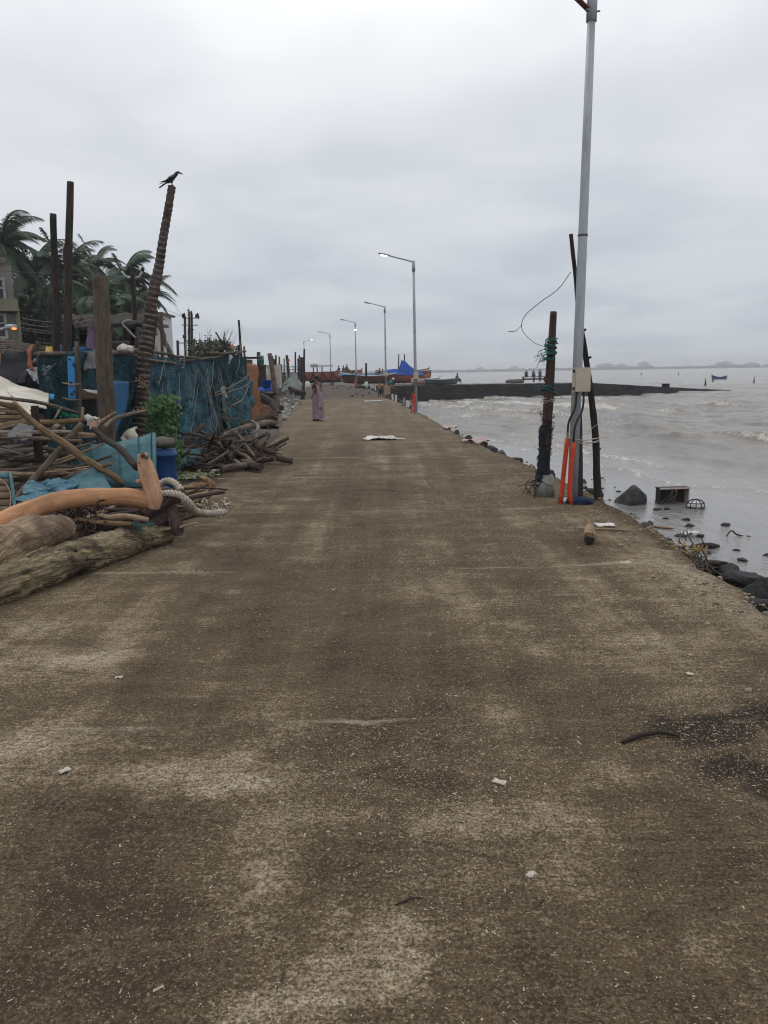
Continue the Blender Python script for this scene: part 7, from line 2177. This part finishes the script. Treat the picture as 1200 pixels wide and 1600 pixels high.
def frond_mesh(el, az, L_, seed):
    """one coconut frond in crown space, blown by the wind; el = start elevation, az = direction"""
    q = random.Random(seed)
    d = Vector((math.cos(az) * math.cos(el), math.sin(az) * math.cos(el), math.sin(el)))
    P_ = [Vector((0, 0, 0))]
    n = 16
    for i in range(n):
        d = (d + Vector((0, 0, -0.085 - 0.06 * i / n)) + WIND * 0.060 * (i / n + 0.2)).normalized()
        P_.append(P_[-1] + d * L_ / n)
    m = MB(); m.tube(P_, [0.035, 0.022, 0.006], 4)
    for i in range(3, n * 5):
        u = i / (n * 5)
        k = min(n - 1, int(u * n)); p = P_[k].lerp(P_[k + 1], u * n - k)
        T = (P_[k + 1] - P_[k]).normalized()
        side = T.cross(Vector((0, 0, 1)))
        side = side.normalized() if side.length > 0.05 else Vector((1, 0, 0))
        ll = L_ * 0.25 * (math.sin(math.pi * min(1, 0.12 + 0.86 * u)) ** 0.6) * q.uniform(0.8, 1.15)
        for s_ in (-1, 1):
            if q.random() < 0.08: continue
            dd = (side * s_ * 0.8 + T * 0.55 + Vector((0, 0, -0.25)) + WIND * 0.30 + Vector((q.uniform(-.15, .15), q.uniform(-.15, .15), q.uniform(-.15, .1)))).normalized()
            mid = p + dd * ll * 0.5
            dd2 = (dd + Vector((0, 0, -0.75)) + WIND * 0.4).normalized()
            tip = mid + dd2 * ll * 0.5
            wv = T * 0.0075
            b = len(m.v)
            m.v += [tuple(p - wv * 0.7), tuple(p + wv * 0.7), tuple(mid + wv), tuple(mid - wv), tuple(tip)]
            m.face((b, b + 1, b + 2, b + 3)); m.face((b + 3, b + 2, b + 4))
    return m.mesh('frond', M_frond)


FR = []
for i in range(30):
    el = (1.25, 0.95, 0.7, 0.4, 0.1, -0.35)[i % 6] + q_.uniform(-.15, .15)
    az = i * 2.399 + q_.uniform(-.3, .3)
    FR.append((frond_mesh(el, az, q_.uniform(0.85, 1.15), 100 + i), el))


def palm(label, px, py, Y, L_, skip=0, lean=0.5, nf=44):
    top = at(px, py, Y)
    base = Vector((top.x - lean, Y + 0.3, 0))
    t = thing('coconut_palm', label, 'palm tree', base, 'coconut palms behind the huts')
    m = MB(); m.tube(lerp_path([base, base + Vector((lean * 0.2, 0, top.z * 0.4)), Vector(top)], 30, 0.1, px), [0.20, 0.14, 0.12], 9, 0.05, 3, ring=0.03)
    part('trunk', m, M_trunk, t)
    cr = link('crown', None, t, top - base)
    cr.empty_display_size = 0.1
    for i in range(nf):
        if q_.random() < skip: continue
        o = link('frond', FR[(i + int(px)) % 30][0], cr, (0, 0, 0), (0, 0, q_.uniform(-.35, .35)))
        s_ = L_ * q_.uniform(0.6, 1.12)
        o.scale = (s_, s_, s_)
    m = MB()
    for i in range(7):
        a = q_.uniform(0, 6.28); m.blob((0.22 * math.cos(a), 0.22 * math.sin(a), -0.25), (0.11, 0.11, 0.14), i, 0.05, 1, 1)
    c = link('coconuts', m.mesh('coconuts', M_trunk), cr)
    return t


palm('palm with the biggest crown, behind the pair of tall dark posts', 104, 434, 40, 2.7, 0.0, 0.6)
palm('palm crown at the left edge, highest of the palms', 4, 384, 40, 3.0)
palm('palm between the left edge and the tall posts, a little behind', 52, 428, 46, 2.7)
palm('wind-blown palm standing between the timber post and the leaning palm post', 196, 440, 42, 2.7, 0.05, -0.6)
palm('thin palm with a ragged tuft, seen between tall post and timber post', 148, 415, 52, 2.3, 0.55, 0.3)
palm('low small palm crown right of the leaning palm post', 236, 462, 46, 1.8, 0.35, -1.0)
palm('low palm crown hanging over the huts behind the timber post', 160, 478, 36, 2.0, 0.1, 0.4)
palm('shorter palm filling the gap under the left edge crown', 40, 474, 50, 2.6)
palm('dim palm farthest back, behind the thick timber post', 132, 470, 58, 3.0, 0.1)
palm('low young palm behind the palm post, under the wind-blown crown', 205, 500, 40, 2.0, 0.1)


def leafy_tree(label, px, py, Y, rx, rz_, n_, mat, lsize, seed, name='broadleaf_tree', limbs=6, group=None):
    q = random.Random(seed)
    c = at(px, py, Y)
    t = thing(name, label, 'tree', (c.x, Y, 0), group)
    m = MB(); m.tube(lerp_path([Vector((c.x + 0.2, Y, 0)), Vector((c.x, Y, c.z * 0.6)), c], 12, 0.1, seed), [0.2, 0.14, 0.07], 8, 0.1, 3)
    for i in range(limbs):
        a = q.uniform(0, 6.28); e_ = c + Vector((math.cos(a) * rx * 0.8, math.sin(a) * rx * 0.6, q.uniform(-.2, .8) * rz_))
        m.tube(lerp_path([Vector((c.x, Y, c.z * q.uniform(.5, .9))), c.lerp(e_, 0.5), e_], 8, 0.1, i), [0.07, 0.02], 5)
    part('trunk', m, M_wood_dark, t)
    lm = MB()
    cl = []
    for i in range(26):
        while True:
            v = Vector((q.uniform(-1, 1), q.uniform(-1, 1), q.uniform(-1, 1)))
            if v.length < 1: break
        cl.append((c + Vector((v.x * rx, v.y * rx * 0.8, v.z * rz_)), q.uniform(0.2, 0.42)))
    for i in range(n_):
        cc, k = q.choice(cl)
        p = cc + Vector((q.gauss(0, k * rx * 0.5), q.gauss(0, k * rx * 0.5), q.gauss(0, k * rz_ * 0.5)))
        d = Vector((q.uniform(-1, 1), q.uniform(-1, 1), q.uniform(-.8, .6))).normalized()
        s_ = lsize * q.uniform(0.6, 1.3)
        x = d.orthogonal().normalized() * s_ * 0.35
        lm.tri(p - x, p + x, p + d * s_); lm.tri(p + x, p - x + d * s_ * 0.2, p + d * s_ * 0.9 + x)
    o = part('crown', lm, mat, t, smooth=False)
    o['kind'] = 'stuff'
    return t


M_leafdark = mottle('dark_green_leaf', (0.022, 0.040, 0.020), (0.040, 0.060, 0.030), 2, 0.6, 0.1)
M_leafdry = mottle('dull_olive_leaf', (0.075, 0.085, 0.045), (0.11, 0.115, 0.070), 2, 0.7, 0.1)
leafy_tree('dark leafy tree behind the grey house at the far left', 48, 512, 44, 2.3, 1.8, 3600, M_leafdark, 0.26, 5)
leafy_tree('dark leafy tree low between the timber post and the palm post', 182, 500, 50, 1.9, 1.3, 3000, M_leafdark, 0.26, 6)
leafy_tree('dark leafy tree low behind the pair of tall posts', 112, 492, 54, 2.2, 1.4, 3000, M_leafdark, 0.26, 7)
leafy_tree('feathery olive bush rising over the net fence beside the utility poles', 333, 553, 38, 1.15, 0.70, 2600, M_leafdry, 0.13, 8, 'olive_bush', 14)
q_ = random.Random(4)
bt = [o for o in bpy.data.objects if o.name == 'olive_bush'][0]
m = MB()
for i in range(60):
    b0 = at(q_.uniform(318, 352), 575, 38); e_ = b0 + Vector((q_.uniform(-0.3, 0.7), 0, q_.uniform(0.9, 1.9)))
    m.tube(lerp_path([b0, b0.lerp(e_, 0.5) + Vector((-0.1, 0, 0.1)), e_], 6, 0.06, i), 0.008, 3)
part('wispy_twigs', m, M_leafdry, bt)

# ================================================================== UTILITY POLES AND WIRES
Yu = 58
p = at(297, 590, Yu)
t = thing('utility_frame', 'cluster of dark utility poles with crossarms and ladder rungs beyond the net fence', 'utility pole', (p.x, Yu, 0))
for px, ytop in ((288.5, 494), (294.8, 487), (299.0, 490), (302.5, 532)):
    a = at(px, 590, Yu); b = at(px + 0.3, ytop, Yu)
    m = MB(); m.tube([Vector((a.x, Yu, 0)), b], [0.11, 0.09], 7); part('pole', m, M_wood_dark, t)
for x0, x1, py in ((285, 311, 497), (284, 309, 508), (280, 304, 536), (294, 303, 515)):
    m = MB(); m.tube([at(x0, py, Yu - 0.12), at(x1, py, Yu - 0.12)], 0.035, 6); part('crossarm', m, M_wood_dark, t)
for k in range(11):
    py = 532 + k * 4
    m = MB(); m.tube([at(289, py, Yu), at(299, py, Yu)], 0.025, 5); part('rung', m, M_wood_dark, t)
for px, py in ((285.5, 493.5), (288, 492), (294.8, 486), (299, 489), (306.5, 494), (310, 495.5), (309, 492), (287, 526), (303, 533)):
    m = MB(); m.lathe(at(px, py, Yu - 0.1) + Vector((0, 0, -0.12)), [(0.05, 0), (0.09, 0.05), (0.06, 0.12), (0.09, 0.18), (0.04, 0.26)], 8); part('insulator', m, M_wood_dark, t)
p = at(252, 590, 34)
t = thing('lone_post', 'lone straight dark post rising beyond the net fence right of the palm post', 'post', (p.x, 34, 0))
m = MB(); m.tube([Vector((p.x, 34, 0)), at(252, 491, 34)], [0.075, 0.06], 7); part('post', m, M_wood_dark, t)
p = at(278, 590, 40); m = MB(); m.tube([Vector((p.x, 40, 0)), at(277.5, 532, 40)], [0.08, 0.07], 7)
solo('lone_post', m, M_wood_dark, 'short dark post left of the utility pole cluster', 'post', (p.x, 40, 0))


def wire(label, pts, r_=0.012, group=None, sag=0.0):
    P_ = [at(*p_) for p_ in pts]
    m = MB(); m.tube(lerp_path(P_, 24), r_, 4)
    solo('overhead_wire', m, M_wire, label, 'wire', group=group)


wire('overhead wire sagging from the utility poles up toward the wind-blown palm, upper one', [(222, 412, 40), (250, 455, 48), (286, 492, 57.8)])
wire('overhead wire sagging from the utility poles toward the palm post, middle one', [(236, 455, 42), (262, 484, 50), (286, 493, 57.8)])
wire('overhead wire sagging lowest left of the utility poles', [(246, 480, 44), (262, 492, 50), (285, 494, 57.8)])
wire('overhead wire crossing in front of all the palms', [(-20, 421, 24), (60, 427, 25), (130, 430, 26), (242, 436, 28)], 0.011)
wire('overhead wire dropping steeply at the left edge', [(-20, 398, 24), (10, 410, 25), (30, 424, 26)], 0.014)
for k, (y0, y1) in enumerate(((497, 492), (505, 498), (515, 512), (512, 520))):
    wire('dark clothes line below the palms, %s' % ('topmost of four', 'second from the top', 'second from the bottom', 'lowest of four')[k], [(34, y0, 15), (80, y0 + 6, 14), (150, y1 + 2, 13)], 0.007, 'clothes lines below the palms')
t = thing('street_pole', 'pole with a curved bracket in front of the wind-blown palm', 'utility pole', at(208, 600, 22))
p = at(208, 600, 22)
m = MB(); m.tube([Vector((p.x, 22, 0)), at(209, 425, 22)], [0.07, 0.05], 7); part('pole', m, M_wood_dark, t)
m = MB(); m.tube(lerp_path([at(190, 424, 22), at(197, 432, 22), at(209, 434, 22), at(218, 432, 22), at(222, 424, 22)], 14), 0.03, 6); part('bracket', m, M_galv, t)
m = MB(); m.tube([at(188, 439, 22), at(228, 438, 22)], 0.02, 6); part('crossarm', m, M_wood_dark, t)
m = MB(); m.lathe(at(223, 424, 22), [(0.04, 0), (0.06, 0.04), (0.03, 0.12)], 8); part('insulator', m, M_wood_dark, t)

# ================================================================== STAKES AND CLUTTER BEYOND THE FENCE
stk = [(421, 552, 434, 640, 3.2, 'thick rough stake leaning nearest the rubble, left of a pair'), (424, 556, 436, 639, 2.4, 'rough stake leaning close beside the thick one, right of the pair'), (427, 561, 443, 622, 2.0, 'thin dark stake leaning just right of the rough pair'), (438, 569, 440, 623, 2.6, 'dark stake right of the rough pair, with a blunt top'), (448, 555, 455, 606, 1.9, 'leaning dark stake with a small red flag'),
       (431, 555, 432, 606, 1.3, 'thin stake between the rough pair and the railing'), (436.5, 557, 436, 600, 1.3, 'slim stake just left of the blunt dark one'), (461.5, 550, 461, 592, 1.2, 'tall thin stake before the white sail shape'), (467.5, 555, 469, 600, 1.2, 'thin stake left of the two thick far stakes'), (469.5, 558, 470, 598, 2.2, 'thick far stake, left of two side by side'), (471.5, 558, 472, 598, 2.2, 'thick far stake, right of two side by side'),
       (475.5, 545, 473.5, 602, 1.3, 'long leaning stake in front of the farthest lamp'), (444, 560, 444, 590, 0.9, 'hair thin stake behind the railing'), (465.5, 560, 465, 590, 0.9, 'hair thin stake at the end of the railing'), (373, 500, 382, 560, 1.5, 'long thin pole leaning over the far end of the fence'), (381.5, 541, 382, 562, 1.4, 'short dark stick beside the long thin leaning pole'), (404, 550, 405, 590, 2.6, 'dark stake beside the green tank'), (372, 545, 372, 562, 1.0, 'short thin stick at the far fence top'), (410.5, 565, 411, 600, 1.2, 'thin pale stake below the green tank')]
for k, (x0, y0, x1, y1, w_, lab) in enumerate(stk):
    Y = 1.55 * 1200 / max(30, (y1 - 585)) if y1 > 612 else (24 if x0 < 400 else 46 + (k % 5) * 2)
    Y = min(Y, 52)
    a, b = at(x1, y1, Y), at(x0, y0, Y)
    a = Vector((a.x, Y, min(a.z, 0)))
    m = MB(); m.tube(lerp_path([a, a.lerp(b, 0.5), b], 10, 0.03, k), [1.35 * w_ * Y / 1200, 1.1 * w_ * Y / 1200], 7, 0.12, 5)
    solo('fence_stake', m, M_wood_dark if k % 3 else M_wood_grey, lab, 'stake', a)
p = at(450.5, 563, 46); m = MB(); m.box(p, (0.16, 0.02, 0.13)); solo('red_flag', m, M_orange_pipe, 'small red flag tied to the leaning stake', 'flag')
t = thing('railing', 'grey metal railing of level bars beyond the stakes', 'railing', (at(450, 600, 54).x, 54, 0))
for py in (573, 577.5, 582, 587):
    m = MB(); m.tube([at(412, py, 54), at(469, py, 54)], 0.035, 6); part('bar', m, M_galv, t)
for px in (414, 425, 436, 447, 458, 468):
    a = at(px, 571, 54); m = MB(); m.tube([Vector((a.x, 54, 0)), a], 0.04, 6); part('upright', m, M_galv, t)
sheet('grey_tarp', 'grey tarp humped over gear behind the stakes', 'tarp', [(452, 586, 42), (463, 586, 42), (474, 612, 40), (438, 613, 40)], cloth('grey_tarp', (0.15, 0.165, 0.165), (0.09, 0.10, 0.10), 2), 20, 16, 0.05, 0.22, 1.6, 4, rag=0.08)
p = at(434, 588, 45)
m = MB(); m.box(p + Vector((-0.5, 0, 0)), (1.3, 1.0, 1.3)); solo('cement_block_wall', m, M_wallpink, 'pale bit of wall behind the rough pair of stakes', 'wall')
p = at(408, 560, 40)
t = thing('green_tank', 'small green water tank on a stand behind the rusty sheet', 'tank', (p.x, 40, 0))
m = MB(); m.lathe((p.x, 40, p.z - 0.3), [(0.11, 0), (0.14, 0.04), (0.14, 0.2), (0.15, 0.22), (0.14, 0.24), (0.14, 0.40), (0.09, 0.45)], 16); part('tank', m, plain('green_plastic', (0.02, 0.17, 0.085), 0.5), t)
m = MB(); m.box((p.x, 40, (p.z - 0.31) / 2), (0.4, 0.4, p.z - 0.32)); part('stand', m, M_wood_dark, t)
p = at(380, 565, 32)
t = thing('low_shed', 'low grey flat roofed shed behind the far end of the net fence', 'shed', (p.x, 30, 0))
zt = at(390, 559, 32).z
block(t, 'wall', Vector((p.x - 0.25, 32.4, zt / 2 - 0.02)), (1.0, 0.8, zt - 0.1), M_wallgrey)
block(t, 'roof', Vector((p.x - 0.1, 32.3, zt)), (1.5, 1.2, 0.06), M_wood_dark)
p = at(416, 604, 35)
t = thing('blue_tub', 'bright blue tub standing on blue covered gear beside the stakes', 'tub', (p.x, 35, 0))
m = MB(); m.lathe((at(417, 604, 35).x, 35, at(417, 607, 35).z), [(0.12, 0), (0.16, 0.02), (0.22, 0.3), (0.27, 0.34), (0.27, 0.38), (0.2, 0.38)], 16); part('tub', m, M_tarp, t)
m = MB(); m.box((p.x, 35.1, 0.32), (0.75, 0.7, 0.62)); part('stand', m, M_darkcl, t)
sheet('blue_tarp', 'blue and white sheet spread on the gear under the blue tub', 'tarp', [(402, 607, 35.2), (428, 606, 35.2), (427, 612, 34.5), (402, 613, 34.5)], M_tarp, 14, 6, 0.03, 0.15, 1.5, 3, rag=0.2)
m = MB(); m.blob(at(415, 585, 41), (0.16, 0.15, 0.3), 2, 0.3, 2, 3); solo('white_sack', m, M_whitecloth, 'white sack among the gear under the green tank', 'sack')
m = MB(); m.blob(gp(477, 606, 0.3) + Vector((0.2, 0, 0.0)), (0.32, 0.3, 0.62), 2, 0.15, 1, 3)
solo('white_sack', m, M_sail, 'tall off-white sack standing at the road edge beside the far stakes', 'sack')
p = gp(437, 617); m = MB(); m.lathe((p.x, p.y, 0.05), [(0.1, 0), (0.13, 0.3), (0.14, 0.35), (0.1, 0.36)], 12); solo('teal_pot', m, M_tealnet, 'small turquoise pot among the stakes', 'pot')
# fallen timbers and rubble on the far left verge
for k, (pts, rr, lab) in enumerate((([(408, 618, 33), (425, 630, 32), (440, 638, 31)], [5, 6, 4], 'dark fallen timber lying under the rough pair of stakes'), ([(425, 633, 30), (432, 640, 29.5), (437, 647, 29)], [4, 5, 4], 'dark stump at the foot of the rough pair of stakes'), ([(452, 606, 40), (466, 612, 39), (476, 615, 38.5)], [3, 4, 3], 'dark timber lying below the grey tarp'), ([(462, 598, 44), (464, 608, 43), (466, 614, 42)], [3, 4, 4], 'dark leaning timber before the grey tarp'), ([(408, 612, 34), (420, 616, 33.5), (432, 615, 33)], [2, 2.5, 2], 'thin dark beam under the blue tarp gear'))):
    log('fallen_timber', lab, 'timber', pts, rr, M_wood_dark, 8, 0.2, 3, 14, 0.05, seed=k + 140)
M_rubble = mottle('pale_rubble', (0.30, 0.285, 0.26), (0.20, 0.19, 0.17), 4, 0.9, 0.4, c3=(0.42, 0.41, 0.38), tint=0.35)
rub = []
for k in range(5):
    m = MB(); m.blob((0, 0, 0), (1, 0.8, 0.6), k * 5 + 40, 0.35, 1.2, 2)
    me = m.mesh('stone', M_rubble); me.polygons.foreach_set('use_smooth', [False] * len(me.polygons)); rub.append(me)
q_ = random.Random(66)
for i in range(170):
    y = 24 + 26 * q_.random() ** 1.2
    x = edge_l(y) - abs(q_.gauss(0.15, 0.75)) + 0.15
    o = link('stone', rub[q_.randrange(5)], None, (x, y, hump(y) + 0.02 + 0.12 * max(0, edge_l(y) - x) * q_.random()), (q_.uniform(-.5, .5), q_.uniform(-.5, .5), q_.uniform(0, 6)))
    s_ = q_.uniform(0.05, 0.17); o.scale = (s_, s_, s_)
    tag(o, 'pale broken stone in the rubble along the left road edge', 'stone', 'rubble stones along the left road edge')
m = MB()
for y in [23 + 1.0 * i for i in range(34)]:
    for k in range(7):
        dx = -k * 0.6
        m.v.append((edge_l(y) + dx + 0.1, y, hump(y) + 0.32 * math.sin(min(1, k / 5) * 1.5) + 0.15 * mn.noise((k * 0.9, y * 0.7, 2))))
for j in range(33):
    for k in range(6):
        m.face((j * 7 + k, (j + 1) * 7 + k, (j + 1) * 7 + k + 1, j * 7 + k + 1))
structure('rubble_bank', m, mottle('rubble_soil', (0.085, 0.077, 0.066), (0.045, 0.041, 0.034), 2.0, 0.95, 0.8, c3=(0.17, 0.16, 0.14), bd=0.06))

# ================================================================== HAZE
m = MB(); m.box((0, 0, 9.5), (6060, 6060, 26.0))
hz = NT('sea_haze')
hz.t.nodes.remove(hz.b)
pv = hz.n('ShaderNodeVolumePrincipled', Density=0.00065)
pv.inputs['Color'].default_value = (0.93, 0.95, 1.0, 1)
pv.inputs['Anisotropy'].default_value = 0.2
hz.t.links.new(pv.outputs[0], hz.out.inputs['Volume'])
structure('haze', m, hz.m, False, 'stuff')
